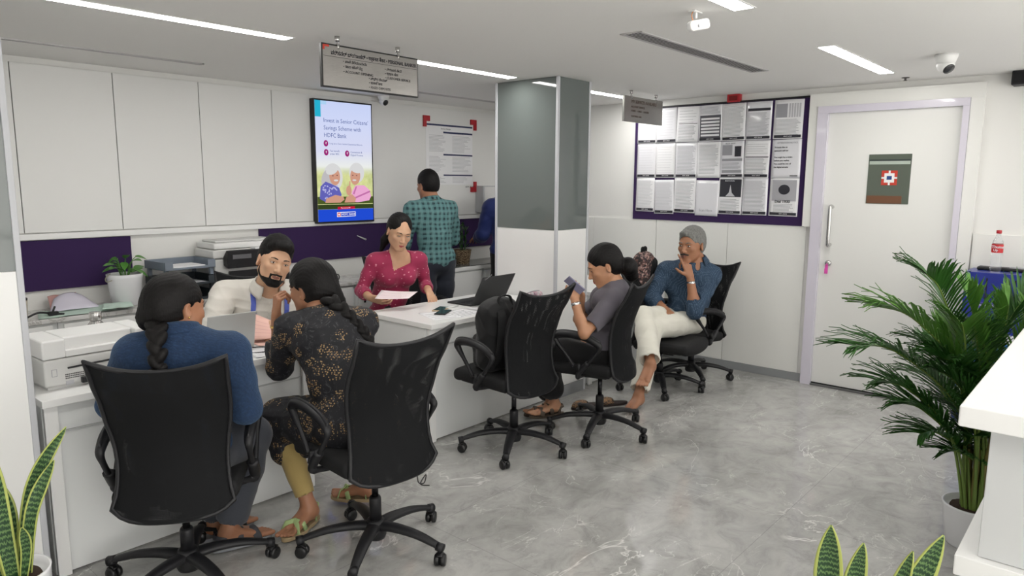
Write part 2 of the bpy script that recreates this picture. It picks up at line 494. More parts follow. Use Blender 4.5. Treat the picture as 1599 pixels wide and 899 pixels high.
# vision panel with the red and white square emblem
gl = MB().bb((XW - .034, 1.255, 1.453), (XW - .029, 1.54, 1.813)).build('vision_panel', mat('vision_glass', (0.105, 0.125, 0.10), 0.08, spec=0.6), door)
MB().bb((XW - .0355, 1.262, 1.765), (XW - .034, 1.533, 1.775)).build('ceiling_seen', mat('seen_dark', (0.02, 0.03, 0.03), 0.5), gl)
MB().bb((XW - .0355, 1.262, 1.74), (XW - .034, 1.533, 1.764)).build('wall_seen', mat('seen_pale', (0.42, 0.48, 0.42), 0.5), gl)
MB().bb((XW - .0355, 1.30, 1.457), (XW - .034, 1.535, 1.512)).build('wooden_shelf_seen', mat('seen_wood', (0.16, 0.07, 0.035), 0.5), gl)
EMR = mat('emblem_red', (0.55, 0.05, 0.03), 0.4); EMB = mat('emblem_blue', (0.02, 0.06, 0.22), 0.4); EMW = mat('emblem_white', (0.85, 0.85, 0.85), 0.4)
def emblem(parent, org, s, axis, mr, mw, mbl, off=0.001, nm='emblem'):
    """square emblem: red corner brackets, white cross and square, dark centre"""
    def q(m, a0, b0, a1, b1, dz):
        if axis == 'x': return m.bb((org[0] - dz, org[1] - a0 * s, org[2] + b0 * s), (org[0] - dz - .0006, org[1] - a1 * s, org[2] + b1 * s))
        return m.bb((org[0] + a0 * s, org[1] - dz, org[2] + b0 * s), (org[0] + a1 * s, org[1] - dz - .0006, org[2] + b1 * s))
    e = q(MB(), -.5, -.5, .5, .5, off).build(nm, mr, parent)
    m = MB(); q(m, -.5, -.06, .5, .06, off + .0008); q(m, -.06, -.5, .06, .5, off + .0008); q(m, -.32, -.32, .32, .32, off + .001); m.build('white_cross', mw, e)
    q(MB(), -.16, -.13, .16, .13, off + .002).build('blue_centre', mbl, e)
    return e
emblem(gl, (XW - .0345, 1.392, 1.642), .105, 'x', EMR, EMW, EMB)
# pull handle and lock
h = MB().tube(bez([(XW - .03, 1.775, 1.42), (XW - .075, 1.775, 1.425), (XW - .085, 1.775, 1.39), (XW - .085, 1.775, 1.28), (XW - .085, 1.775, 1.16), (XW - .075, 1.775, 1.125), (XW - .03, 1.775, 1.13)], 5), .014, 12)
h.build('door_handle', STEEL, door, smooth=True)
k = MB().lathe([(.02, 0), (.024, .004), (.022, .02), (.008, .024)], 20, M=Matrix.Translation((XW - .03, 1.775, .985)) @ Matrix.Rotation(-PI / 2, 4, 'Y')).build('lock', STEEL, door, smooth=True)
kk = MB().bb((XW - .062, 1.768, .94), (XW - .056, 1.79, .972)); kk.bb((XW - .062, 1.777, .965), (XW - .05, 1.783, .985)); kk.bb((XW-.064, 1.768, .905), (XW-.058, 1.792, .945))
kk.build('key_with_pink_tag', mat('pink_tag', (0.75, 0.10, 0.45), 0.4), k)
# ------------------------------------------------------------------ smooth solid modelling for bodies, clothes, hair and bags
def V3(*a):
    return np.array(a if len(a) == 3 else a[0], dtype=np.float64)
def unit(v):
    v = np.asarray(v, float); return v / max(np.linalg.norm(v), 1e-9)
def lerp(a, b, t):
    return np.asarray(a, float) * (1 - t) + np.asarray(b, float) * t

class Field:
    """union / cut of blended shapes, turned into one closed mesh"""
    def __init__(s):
        s.p = []; s.warp = None; s.post = None
    def rc(s, a, b, r1, r2=None, k=0.02, op='+', flat=None):
        """tapered limb; flat=(dir, scale) squashes it along dir"""
        r2 = r1 if r2 is None else r2
        a, b = V3(a), V3(b); s.p.append(('rc', a, b, r1, r2, flat, k, op))
        R_ = max(r1, r2); s.p[-1] += (np.minimum(a, b) - R_, np.maximum(a, b) + R_); return s
    def el(s, c, r, Q=None, k=0.02, op='+'):
        c, r = V3(c), V3(r); Q = np.eye(3) if Q is None else np.asarray(Q, float)   # rows of Q: local axes
        e = np.sqrt(((Q * r[:, None]) ** 2).sum(0)); s.p.append(('el', c, r, Q, None, None, k, op, c - e, c + e)); return s
    def bx(s, c, h, Q=None, rad=0.01, k=0.01, op='+'):
        c, h = V3(c), V3(h); Q = np.eye(3) if Q is None else np.asarray(Q, float)
        e = np.abs(Q * h[:, None]).sum(0); s.p.append(('bx', c, h, Q, rad, None, k, op, c - e, c + e)); return s
    def pl(s, p0, n, k=0.004, op='-'):
        """cut away the side n points to"""
        s.p.append(('pl', V3(p0), unit(n), None, None, None, k, op, None, None)); return s
    def chain(s, pts, rs, k=0.02, op='+', flat=None):
        for i in range(len(pts) - 1): s.rc(pts[i], pts[i + 1], rs[i], rs[i + 1], k, op, flat)
        return s
    def dist(s, P, q):
        t = q[0]
        if t == 'rc':
            a, b, r1, r2, flat = q[1], q[2], q[3], q[4], q[5]
            pa = P - a; ba = b - a
            if flat is not None:
                n, sc = unit(flat[0]), flat[1]
                pa = pa + np.outer(pa @ n, n) * (1 / sc - 1); ba = ba + n * (ba @ n) * (1 / sc - 1)
            h = np.clip((pa @ ba) / max(ba @ ba, 1e-12), 0, 1)
            d = np.sqrt(((pa - np.outer(h, ba)) ** 2).sum(1)) - (r1 + (r2 - r1) * h)
            if flat is not None: d = d * (0.5 + 0.5 * flat[1])
            return d
        if t == 'el':
            p = (P - q[1]) @ q[3].T; r = q[2]
            k0 = np.sqrt(((p / r) ** 2).sum(1)); k1 = np.sqrt(((p / r ** 2) ** 2).sum(1))
            return np.where(k1 > 1e-9, k0 * (k0 - 1) / np.maximum(k1, 1e-9), -r.min())
        if t == 'bx':
            p = np.abs((P - q[1]) @ q[3].T) - (q[2] - q[4])
            return np.sqrt((np.maximum(p, 0) ** 2).sum(1)) + np.minimum(p.max(1), 0) - q[4]
        if t == 'pl':
            return (P - q[1]) @ (-q[2])
    def eval(s, P):
        P = np.asarray(P, float)
        d = np.full(len(P), 1.0)
        W = s.warp(P) if s.warp is not None else None
        for q in s.p:
            k, op = q[6], q[7]
            if q[8] is not None:
                mg = k + 0.045
                m = np.all((P > q[8] - mg) & (P < q[9] + mg), axis=1)
                if not m.any(): continue
                idx = np.nonzero(m)[0]; pp = P[idx]
            else:
                idx = slice(None); pp = P
            e = s.dist(pp, q); a = d[idx]
            if op == '+':
                h = np.clip(.5 + .5 * (a - e) / k, 0, 1); v = a * (1 - h) + e * h - k * h * (1 - h)
            else:      # cut: keep max(a, -e)
                e2 = -e
                h = np.clip(.5 - .5 * (a - e2) / k, 0, 1); v = a * (1 - h) + e2 * h + k * h * (1 - h)
            d[idx] = v
        if W is not None: d = d + W
        if s.post is not None: d = s.post(P, d)
        return d
    def bounds(s):
        lo = np.min([q[8] for q in s.p if q[7] == '+' and q[8] is not None], axis=0) - 0.02
        hi = np.max([q[9] for q in s.p if q[7] == '+' and q[8] is not None], axis=0) + 0.02
        return lo, hi
    def mesh(s, h):
        lo, hi = s.bounds(); B = 4
        nb = np.ceil((hi - lo) / (h * B)).astype(int) + 1      # coarse cells
        cn = nb + 1
        ax = [lo[i] + np.arange(cn[i]) * h * B for i in range(3)]
        G = np.stack(np.meshgrid(*ax, indexing='ij'), -1).reshape(-1, 3)
        cd = s.eval(G).reshape(cn)
        near = np.abs(cd) < h * B * 1.9
        act = np.zeros(nb, bool)
        for i in (0, 1):
            for j in (0, 1):
                for k in (0, 1): act |= near[i:i + nb[0], j:j + nb[1], k:k + nb[2]]
        fn = nb * B + 1
        blk = np.argwhere(act)
        off = np.stack(np.meshgrid(*[np.arange(B + 1)] * 3, indexing='ij'), -1).reshape(-1, 3)
        nodes = (blk[:, None, :] * B + off[None]).reshape(-1, 3)
        sx, sy = int(fn[1] * fn[2]), int(fn[2])
        flat = np.unique(nodes[:, 0] * sx + nodes[:, 1] * sy + nodes[:, 2])
        ii = np.stack([flat // sx, (flat % sx) // sy, flat % sy], 1)
        vals = np.full(int(np.prod(fn)), 9.0, np.float32)
        vals[flat] = s.eval(lo + ii * h)
        coff = np.stack(np.meshgrid(*[np.arange(B)] * 3, indexing='ij'), -1).reshape(-1, 3)
        cells = (blk[:, None, :] * B + coff[None]).reshape(-1, 3)
        cf = cells[:, 0] * sx + cells[:, 1] * sy + cells[:, 2]
        cor = [(i, j, k) for i in (0, 1) for j in (0, 1) for k in (0, 1)]
        cv = np.stack([vals[cf + c[0] * sx + c[1] * sy + c[2]] for c in cor], 1)
        ins = cv < 0
        mix = ins.any(1) & ~ins.all(1)
        cf, cv, cells = cf[mix], cv[mix], cells[mix]
        o = np.argsort(cf); cf, cv, cells = cf[o], cv[o], cells[o]
        acc = np.zeros((len(cf), 3)); cnt = np.zeros(len(cf))
        for a in range(8):
            for b in range(a + 1, 8):
                ca, cb = cor[a], cor[b]
                if sum(abs(ca[i] - cb[i]) for i in range(3)) != 1: continue
                va, vb = cv[:, a], cv[:, b]; m = (va < 0) != (vb < 0)
                t = np.where(m, va / np.where(np.abs(va - vb) < 1e-12, 1, va - vb), 0)
                acc += m[:, None] * (np.array(ca) + t[:, None] * (np.array(cb) - np.array(ca))); cnt += m
        pos = lo + (cells + acc / cnt[:, None]) * h
        quads = []
        st = [sx, sy, 1]
        for ax_ in range(3):
            u, v = (ax_ + 1) % 3, (ax_ + 2) % 3
            a = cv[:, 0] < 0
            nbidx = cor.index(tuple(1 if i == ax_ else 0 for i in range(3)))
            b = cv[:, nbidx] < 0
            m = a != b
            base = cf[m]; a_ = a[m]
            q = [base, base - st[u], base - st[u] - st[v], base - st[v]]
            qi = [np.searchsorted(cf, x) for x in q]
            ok = np.ones(len(base), bool)
            for x, xi in zip(q, qi): ok &= (xi < len(cf)) & (cf[np.minimum(xi, len(cf) - 1)] == x)
            qq = np.stack(qi, 1)[ok]; a_ = a_[ok]
            qq[~a_] = qq[~a_][:, ::-1]
            quads.append(qq)
        Fq = np.concatenate(quads)
        return pos, Fq
    def build(s, name, mats, parent, h=0.006, smooth_it=0, paint=None, keep_largest=False):
        pos, Fq = s.mesh(h)
        me = bpy.data.meshes.new(name)
        me.vertices.add(len(pos)); me.vertices.foreach_set('co', pos.astype(np.float32).ravel())
        me.loops.add(len(Fq) * 4); me.loops.foreach_set('vertex_index', Fq.astype(np.int32).ravel())
        me.polygons.add(len(Fq)); me.polygons.foreach_set('loop_start', np.arange(0, len(Fq) * 4, 4, dtype=np.int32))
        me.update(calc_edges=True)
        ms = mats if isinstance(mats, (list, tuple)) else [mats]
        for m in ms: me.materials.append(m)
        if paint is not None:
            cen = pos[Fq].mean(1); me.polygons.foreach_set('material_index', paint(cen).astype(np.int32))
        me.shade_smooth()
        o = bpy.data.objects.new(name, me); put(o, parent)
        if smooth_it:
            sm = o.modifiers.new('smooth', 'SMOOTH'); sm.factor = 0.5; sm.iterations = smooth_it
        return o

def folds(amp, scale, seed=0, stretch=(1, 1, 1)):
    """cloth folds as a gentle displacement"""
    rs = np.random.RandomState(seed)
    K = [(unit(rs.randn(3) * np.array(stretch)), rs.uniform(.7, 1.5) * scale, rs.uniform(0, 6.3)) for _ in range(6)]
    W = [(unit(rs.randn(3)), rs.uniform(.3, .6) * scale, rs.uniform(0, 6.3)) for _ in range(6)]
    def f(P):
        d = np.zeros(len(P))
        for (n, fq, ph), (n2, f2, p2) in zip(K, W):
            t = P @ n * fq + 1.7 * np.sin(P @ n2 * f2 + p2) + ph
            d += (1 - np.abs(np.sin(t))) ** 2 * np.clip(np.sin(P @ n2 * f2 * .7 + ph) + .2, 0, 1)
        return -amp * (d / 2.2) + amp * .3
    return f

# ------------------------------------------------------------------ human figures
def frame3(fwd, up):
    f = unit(fwd); u = np.asarray(up, float); u = unit(u - f * (u @ f)); r = np.cross(f, u)
    return r, f, u            # r = the figure's own right-hand side

def hand(F, wr, d, n, side, curl=(.3, .3, .35, .4), thumb=(.25, .5), sc=1.0, spread=.12, only=None):
    """palm and five fingers; d = direction of the hand, n = where the palm faces, side=+1 puts the thumb along d x n"""
    d = unit(d); n = unit(np.asarray(n, float) - d * (np.asarray(n, float) @ d)); t = np.cross(d, n) * side
    wr = V3(wr)
    # metacarpals blend into the palm
    offs = [.030, .010, -.011, -.030]; lens = [.092, .095, .090, .082]
    kn = []
    for o_, L_ in zip(offs, lens):
        a = wr + t * o_ * .55 * sc + d * .012 * sc; b = wr + d * L_ * sc + t * o_ * sc
        F.rc(a, b, .0135 * sc, .0105 * sc, k=.012 * sc); kn.append(b)
    F.rc(wr + t * .012 * sc + d * .02 * sc + n * .004, wr + t * .02 * sc + d * .05 * sc + n * .008 * sc, .016 * sc, .013 * sc, k=.012)
    fl = [(.042, .026, .022), (.046, .029, .023), (.043, .027, .022), (.034, .021, .020)]
    tips = []
    for i in range(4):
        p = kn[i]; sp = spread * (1.2 - i * .8)
        dd = unit(d + t * sp); ang = 0; r = (.0092, .0095, .009, .0078)[i] * sc
        c = curl[i]
        for j, L_ in enumerate(fl[i]):
            ang += c * (1.0, 1.25, .8)[j]
            v = dd * math.cos(ang) + n * math.sin(ang)
            q = p + v * L_ * sc
            F.rc(p, q, r, r * .9, k=.0035 * sc); p = q; r *= .9
        tips.append(p)
    # thumb leaves the side of the palm near its base
    p = wr + t * .018 * sc + d * .022 * sc; ab, fx = thumb
    v1 = unit(t * (.75 + ab) + d * .65 + n * .35); q = p + v1 * .040 * sc; F.rc(p, q, .0145 * sc, .0115 * sc, k=.010 * sc)
    v2 = unit(t * (.45 + ab - fx * .5) + d * .8 + n * (.35 + fx * .5)); p2 = q + v2 * .031 * sc; F.rc(q, p2, .0112 * sc, .0098 * sc, k=.004)
    v3 = unit(t * (.25 + ab - fx) + d * .85 + n * (.35 + fx * .7)); p3 = p2 + v3 * .026 * sc; F.rc(p2, p3, .0098 * sc, .008 * sc, k=.003)
    return tips

def foot(F, ank, d, sc=1.0, toes=True, up=(0, 0, 1)):
    """ankle, heel, arch and toes; d = direction the toes point"""
    up = V3(up); d = unit(V3(d) - up * (V3(d) @ up)); r = np.cross(d, up); ank = V3(ank)
    sole = ank - up * .062 * sc
    F.rc(ank, ank - up * .03 * sc - d * .012 * sc, .034 * sc, .034 * sc, k=.02)
    F.rc(ank - up * .035 * sc - d * .022 * sc, ank - up * .04 * sc, .030 * sc, .030 * sc, k=.02)
    for o_ in (-.018, .018):
        F.rc(ank - up * .02 * sc + r * o_ * .5 * sc, sole + d * .12 * sc + r * o_ * 1.25 * sc + up * .004 * sc, .030 * sc, .0165 * sc, k=.02)
    for i, (o_, L_, q) in enumerate(((.028, .055, .0125), (.011, .052, .0095), (-.003, .047, .009), (-.016, .040, .0085), (-.028, .032, .0080))):
        a = sole + d * .125 * sc + r * o_ * sc; b = sole + d * (.125 + L_) * sc + r * o_ * 1.15 * sc - up * .002
        F.rc(a, b, q * sc, q * .85 * sc, k=.004)
    return sole

def head(F, c, fwd, up, s=1.0, sex='m', jaw=1.0, eyes_down=0.0):
    """skull, face, nose, lips, ears. c is the centre between the ears"""
    r, f, u = frame3(fwd, up); Q = np.array([r, f, u])
    L = lambda x, y, z: V3(c) + (r * x + f * y + u * z) * s
    F.el(L(0, -.014, .036), V3(.076, .096, .084) * s, Q, k=.02)
    F.el(L(0, .030, -.012), V3(.064, .066, .085) * s, Q, k=.03)
    F.el(L(0, .030, -.052), V3(.052, .055, .055) * s, Q, k=.03)
    jw = .050 * jaw
    for sg in (-1, 1):
        F.rc(L(sg * jw, .006, -.050), L(sg * .018, .066, -.094), .017 * s, .016 * s, k=.025)
        F.el(L(sg * .040, .066, -.018), V3(.021, .018, .017) * s, Q, k=.02)
    F.rc(L(-.010, .074, -.096), L(.010, .074, -.096), .0155 * s, k=.02)
    F.rc(L(-.034, .080, .024), L(.034, .080, .024), .0115 * s, k=.015)
    F.el(L(0, .072, -.062), V3(.026, .022, .022) * s, Q, k=.02)
    for sg in (-1, 1):
        F.el(L(sg * .031, .098, .006), V3(.019, .014, .0125) * s, Q, k=.012, op='-')
        F.el(L(sg * .031, .0785, .006), V3(.0155, .0120, .0115) * s, Q, k=.004)
        if sex == 'm' : F.rc(L(sg * .016, .088, .020), L(sg * .045, .080, .021), .0062 * s, .005 * s, k=.008)
    # nose
    F.chain([L(0, .086, .012), L(0, .098, -.012), L(0, .108, -.030)], [.0078 * s, .0085 * s, .0112 * s], k=.009)
    for sg in (-1, 1): F.el(L(sg * .0115, .098, -.033), V3(.0078, .010, .0075) * s, Q, k=.006)
    # lips
    for sg in (-1, 1):
        F.rc(L(0, .0955, -.058), L(sg * .021, .086, -.0605), .0056 * s, .003 * s, k=.005)
        F.rc(L(0, .0945, -.069), L(sg * .018, .086, -.0655), .0064 * s, .003 * s, k=.005)
    # ears
    for sg in (-1, 1):
        er = unit(r * sg * .75 - f * .55); ef = unit(f + r * sg * .6)
        Qe = np.array([er, unit(np.cross(u, er)), u])
        F.el(L(sg * .077, -.006, -.006), V3(.0085, .0175, .031) * s, Qe, k=.006)
        F.el(L(sg * .086, -.000, -.003), V3(.0075, .0095, .019) * s, Qe, k=.005, op='-')
    return L, Q

class Person:
    def __init__(s, name_label, J, sex='m', sc=1.0, hs=1.0, lean=None):
        s.J = {k: V3(v) for k, v in J.items()}; s.sex = sex; s.sc = sc; s.hs = hs
        J = s.J
        s.up = unit(J['neck'] - J['pel'])
        s.lat = unit(J['shR'] - J['shL']); s.fwd = unit(np.cross(s.up, s.lat)); s.lat = np.cross(s.fwd, s.up)
        s.latp = unit(J['hipR'] - J['hipL']); s.fwdp = unit(np.cross(V3(0, 0, 1), s.latp))
        s.root = thing('person', name_label, 'person', (0, 0, 0))
    def tor(s, F, g=0.0, k=.05, hips=True, bust=True, belly=0.0, waist=1.0, z0=None):
        J, c = s.J, s.sc; Q = np.array([s.lat, s.fwd, s.up]); Qp = np.array([s.latp, s.fwdp, unit(np.cross(s.latp, s.fwdp))])
        fem = s.sex == 'f'; P, Nk = J['pel'], J['neck']
        mid = J.get('waist', lerp(P, Nk, .42) ); ch = J.get('chest', lerp(P, Nk, .74))
        mid = mid - s.fwd * .008 * c
        F.el(P + V3(0, 0, .02), V3(.172 if fem else .160, .115, .115) * c + g, Qp, k=k)
        F.el(mid, V3((.128 if fem else .142) * waist, .098 + belly, .150) * c + g, Q, k=k)
        if belly: F.el(lerp(P, mid, .75) + s.fwd * .055 * c, V3(.11, .06 + belly, .10) * c + g, Q, k=k)
        F.el(ch - s.fwd * .006 * c, V3(.145 if fem else .158, .105 if fem else .112, .155) * c + g, Q, k=k)
        a, b = J['shL'], J['shR']
        m = (a + b) / 2
        F.rc(lerp(m, a, .82), lerp(m, b, .82), (.048 if fem else .055) * c + g, k=k)
        for q in (a, b):
            F.rc(Nk - s.up * .01, lerp(m, q, .72) + s.up * .012 * c, .036 * c + g * .8, .036 * c + g * .8, k=.05)
            F.rc(lerp(m, q, .5) - s.up * .11 * c, q, .07 * c + g * .6, .045 * c + g * .8, k=.05)
        if fem and bust:
            for sg in (-1, 1): F.el(ch + s.lat * sg * .068 * c + s.fwd * .075 * c + s.up * .005 * c, V3(.066, .062, .068) * c + g * .7, Q, k=.03)
        if not fem:
            for sg in (-1, 1): F.el(ch + s.lat * sg * .07 * c + s.fwd * .07 * c + s.up * .03 * c, V3(.078, .045, .06) * c + g * .7, Q, k=.05)
        # lower back link
        F.rc(P + s.up * .02, mid, .10 * c + g, .095 * c + g, k=k)
    def arm(s, F, sd, g=0.0, frac=1.0, k=.02, e=1.0):
        """sleeve or arm; frac 0..2 counts from shoulder (1 = elbow, 2 = wrist)"""
        J, c = s.J, s.sc; f_ = .88 if s.sex == 'f' else 1.0
        a, b, w_ = J['sh' + sd], J['el' + sd], J['wr' + sd]
        r = [.050 * c * f_ + g, .043 * c * f_ + g, .037 * c * f_ + g]
        t = min(frac, 1.0)
        F.chain([a, lerp(a, b, .45 * t), lerp(a, b, t)], [r[0], r[1] , r[2] if t >= 1 else r[1] - .002], k=k)
        if frac > 1:
            t = frac - 1
            F.rc(b, lerp(b, w_, min(t, .35)), .0385 * c * f_ + g, .040 * c * f_ + g, k=k)
            if t > .35: F.rc(lerp(b, w_, .35), lerp(b, w_, t), .040 * c * f_ + g, (.040 - .014 * (t - .35) / .65) * c * f_ + g, k=k)
    def leg(s, F, sd, g=0.0, frac=2.0, k=.03, gk=None, flare=0.0):
        J, c = s.J, s.sc
        a, b, w_ = J['hip' + sd], J['kn' + sd], J['an' + sd]
        t = min(frac, 1.0)
        F.chain([a, lerp(a, b, .5 * t), lerp(a, b, t)], [.084 * c + g, .073 * c + g, (.084 - .029 * t) * c + g], k=k)
        if frac > 1:
            t = frac - 1; back = unit(np.cross(unit(w_ - b), s.latp)) if np.linalg.norm(np.cross(unit(w_ - b), s.latp)) > .1 else V3(0, 0, 0)
            F.rc(b, lerp(b, w_, min(.35, t)), .055 * c + g, .054 * c + g + flare * .3, k=k)
            if t > .35: F.rc(lerp(b, w_, .35), lerp(b, w_, t), .054 * c + g + flare * .3, (.054 - .020 * (t - .35) / .65) * c + g + flare, k=k)
    def body(s, skin, lips, hands, h=0.004, eyes=True, eye_open=1.0, feet=('L', 'R'), legs=True, look=None, iris_dx=0.0, jaw=1.0):
        J, c = s.J, s.sc; F = Field()
        s.tor(F, -.004)
        for sd in 'LR':
            s.arm(F, sd, -.001, 2.0)
            if legs:
                s.leg(F, sd, -.004, 2.0)
        if legs:
            for sd in 'LR':
                if sd in feet: foot(F, J['an' + sd], J['to' + sd] - J['an' + sd], c * .98, up=J.get('fu' + sd, V3(0, 0, 1)))
        for sd, a in hands.items():
            F.rc(lerp(J['el' + sd], J['wr' + sd], .8), J['wr' + sd], .026 * c, .0225 * c, k=.015, flat=(a['n'], .8))
            hand(F, J['wr' + sd], a['d'], a['n'], a.get('side', 1 if sd == 'L' else -1), a.get('curl', (.3, .3, .35, .4)), a.get('thumb', (.2, .4)), c * (.93 if s.sex == 'f' else 1.0) * a.get('s', 1.0), a.get('spread', .1))
        hc = J['head']; r, f, u = frame3(J['hf'], J['hu'])
        nr = (.047 if s.sex == 'f' else .057) * c
        F.rc(hc - u * .045 * s.hs - f * .022 * s.hs, lerp(J['neck'], hc, .12), nr, nr * 1.05, k=.03)
        F.rc(lerp(J['neck'], hc, .12), J['neck'] - s.up * .03 - s.fwd * .01, nr * 1.05, nr * 1.2, k=.04)
        L, Q = head(F, hc, J['hf'], J['hu'], s.hs, s.sex, jaw)
        s.L, s.Q = L, Q; s.jawf = jaw
        cc = V3(hc); hs = s.hs
        def paint(cen):
            p = (cen - cc) @ Q.T / hs
            m = ((p[:, 0] / .0185) ** 2 + ((p[:, 2] + .0632 ) / np.where(p[:, 2] > -.0632, .0062, .0082)) ** 2 < 1) & (p[:, 1] > .082)
            return np.where(m, 1, 0)
        s.bodyo = F.build('body', [skin, lips], s.root, h, smooth_it=1, paint=paint)
        if eyes:
            for sg in (-1, 1):
                m = MB()
                T = Matrix(((*[float(q) for q in (Q[0][0], Q[1][0], Q[2][0])], 0), (*[float(q) for q in (Q[0][1], Q[1][1], Q[2][1])], 0), (*[float(q) for q in (Q[0][2], Q[1][2], Q[2][2])], 0), (0, 0, 0, 1)))
                o_ = L(sg * .031, .0840, .0055)
                TT = Matrix.Translation(Vector(o_)) @ T @ Matrix.Diagonal((.0120 * hs, .0085 * hs, .0054 * hs * eye_open, 1))
                prof = [(math.sin(PI * i / 12), -math.cos(PI * i / 12)) for i in range(13)]
                m.lathe([(max(a, .01), b) for a, b in prof], 20, M=TT @ Matrix.Rotation(-PI / 2, 4, 'X'), mi=0)
                i_ = L(sg * .031 + iris_dx, .0862, .0055 - (1 - eye_open) * .002)
                TI = Matrix.Translation(Vector(i_)) @ T @ Matrix.Diagonal((.0060 * hs, .0074 * hs, min(.0058, .0060 * eye_open) * hs, 1))
                m.lathe([(max(a, .01), b) for a, b in prof], 16, M=TI @ Matrix.Rotation(-PI / 2, 4, 'X'), mi=1)
                lash = [L(sg * .031 + q, .0905 - abs(q) * .35, .0055 + .0064 * (eye_open ** .6) * (1 - (q / .0150) ** 2) - (1 - eye_open) * .001) for q in (-.0128, -.008, 0, .008, .0135)]
                m.tube(bez(lash, 4), (.0013 if s.sex == 'm' else .0021) * hs, 6, mi=1)
                m.build('eye', [EYEW, EYED], s.root, smooth=True)
                # brow
                m = MB(); p_ = [L(sg * .014, .0925, .0245), L(sg * .028, .0925, .0285), L(sg * .042, .086, .0275), L(sg * .050, .078, .022)]
                m.tube(bez(p_, 4), [(.0042 if s.sex == 'm' else .0034) * hs] * 5 + [.003 * hs] * 5 + [.0012 * hs] * 3, 8, flat=(1, .8))
                m.build('eyebrow', s.browm if hasattr(s, 'browm') else HAIRB, s.root, smooth=True)
        return s.bodyo
    def cap(s, thick=.012, line=None, side=-.02, nape=-.055, h=.004, m=None, extra=None, top=0.0, name='hair', ears=True, line_tilt=.35, warp=True):
        """hair grown as a shell over the skull, cut at the hairline"""
        L, Q, hs = s.L, s.Q, s.hs; F = Field()
        F.el(L(0, -.016, .038 + top * .5), (V3(.078, .098, .086) + thick + V3(0, 0, top * .5)) * hs, Q, k=.02)
        F.el(L(0, -.045, -.005), (V3(.066, .062, .07) + thick) * hs, Q, k=.03)
        zl = .062 if line is None else line
        # open the face: a blob in front and a plane for the fringe
        F.el(L(0, .105, -.03), V3(.082, .085, zl + .042) * hs, Q, k=.008, op='-')
        for sg in (-1, 1):
            F.el(L(sg * .085, .045, -.045), V3(.05, .045, .075) * hs, Q, k=.008, op='-')
            if ears: F.el(L(sg * .092, -.004, -.012), V3(.030, .026, .036) * hs, Q, k=.006, op='-')
        F.pl(L(0, -.05, nape), Q[1] * .0 - Q[2] * 1.0 + Q[1] * .15, k=.01)
        F.pl(L(0, .02, side - .03), -Q[2] + Q[1] * .9, k=.01)
        if extra: extra(F, L, Q)
        if warp:
            cc = V3(s.J['head'])
            def wv(P):
                p = (P - cc) @ Q.T / hs
                ang = np.arctan2(p[:, 0], p[:, 2] + .04) ; 
                return .0006 * np.sin(ang * 60 + 5 * np.sin(p[:, 1] * 40)) + .0005 * np.sin(ang * 23 + p[:, 1] * 60)
            F.warp = wv
        return F.build(name, m or HAIRB, s.root, h)

def beard_shell(p, m, g=.0018, chin=True, jaw=True, mous=True, name='beard', h=.0032):
    L, Q, hs = p.L, p.Q, p.hs; F = Field(); head(F, p.J['head'], p.J['hf'], p.J['hu'], hs, p.sex, p.jawf)
    cc = V3(p.J['head'])
    def post(P, d):
        q = (P - cc) @ Q.T / hs; x, y, z = np.abs(q[:, 0]), q[:, 1], q[:, 2]
        reg = np.full(len(P), 1.0)
        if jaw:
            zl = -.073 + np.clip((.046 - y) / .034, 0, 1) ** 1.6 * .070
            reg = np.minimum(reg, np.maximum(np.maximum(z - zl, -.118 - z), -(y - .014)))
        if chin:
            reg = np.minimum(reg, np.maximum(np.maximum(x - .030, z + .080), -(y - .04)))
            reg = np.minimum(reg, np.maximum(np.maximum(np.abs(x - .0265) - .0045, z + .048), -(y - .05)))
        if mous: reg = np.minimum(reg, np.maximum(np.maximum(x - .031, np.abs(z + .0500 + x * .16) - .0048), -(y - .06)))
        mouth = 1 - np.sqrt((x / .0195) ** 2 + ((z + .0640) / .0070) ** 2)
        reg = np.maximum(reg, mouth * .01)
        return np.maximum(d - g * hs, reg * hs)
    F.post = post
    return F.build(name, m, p.root, h)

def hair_mat(name, col, rough=0.35, strand=(1, 1, .12)):
    g = N(name)
    v = g.mapping(scale=(260, 260, 30))
    n = g.noise(1.0, 5, v, .65, .3)
    g.l(g.ramp(n.outputs['Fac'], [(.3, tuple(c * .45 for c in col)), (.7, tuple(c * 1.5 for c in col))]), g.b.inputs['Base Color'])
    g.b.inputs['Roughness'].default_value = rough; g.b.inputs['Specular IOR Level'].default_value = .22
    g.bump(n.outputs['Fac'], .6, .003)
    return g.m
HAIRB = hair_mat('black_hair', (0.006, 0.005, 0.005), .55)
HAIRD = hair_mat('dark_brown_hair', (0.014, 0.009, 0.008), .4)
HAIRG = hair_mat('grey_hair', (0.20, 0.20, 0.19), .5)
EYEW = mat('eye_white', (0.62, 0.58, 0.54), 0.25)
EYED = mat('dark_iris', (0.012, 0.007, 0.005), 0.12)

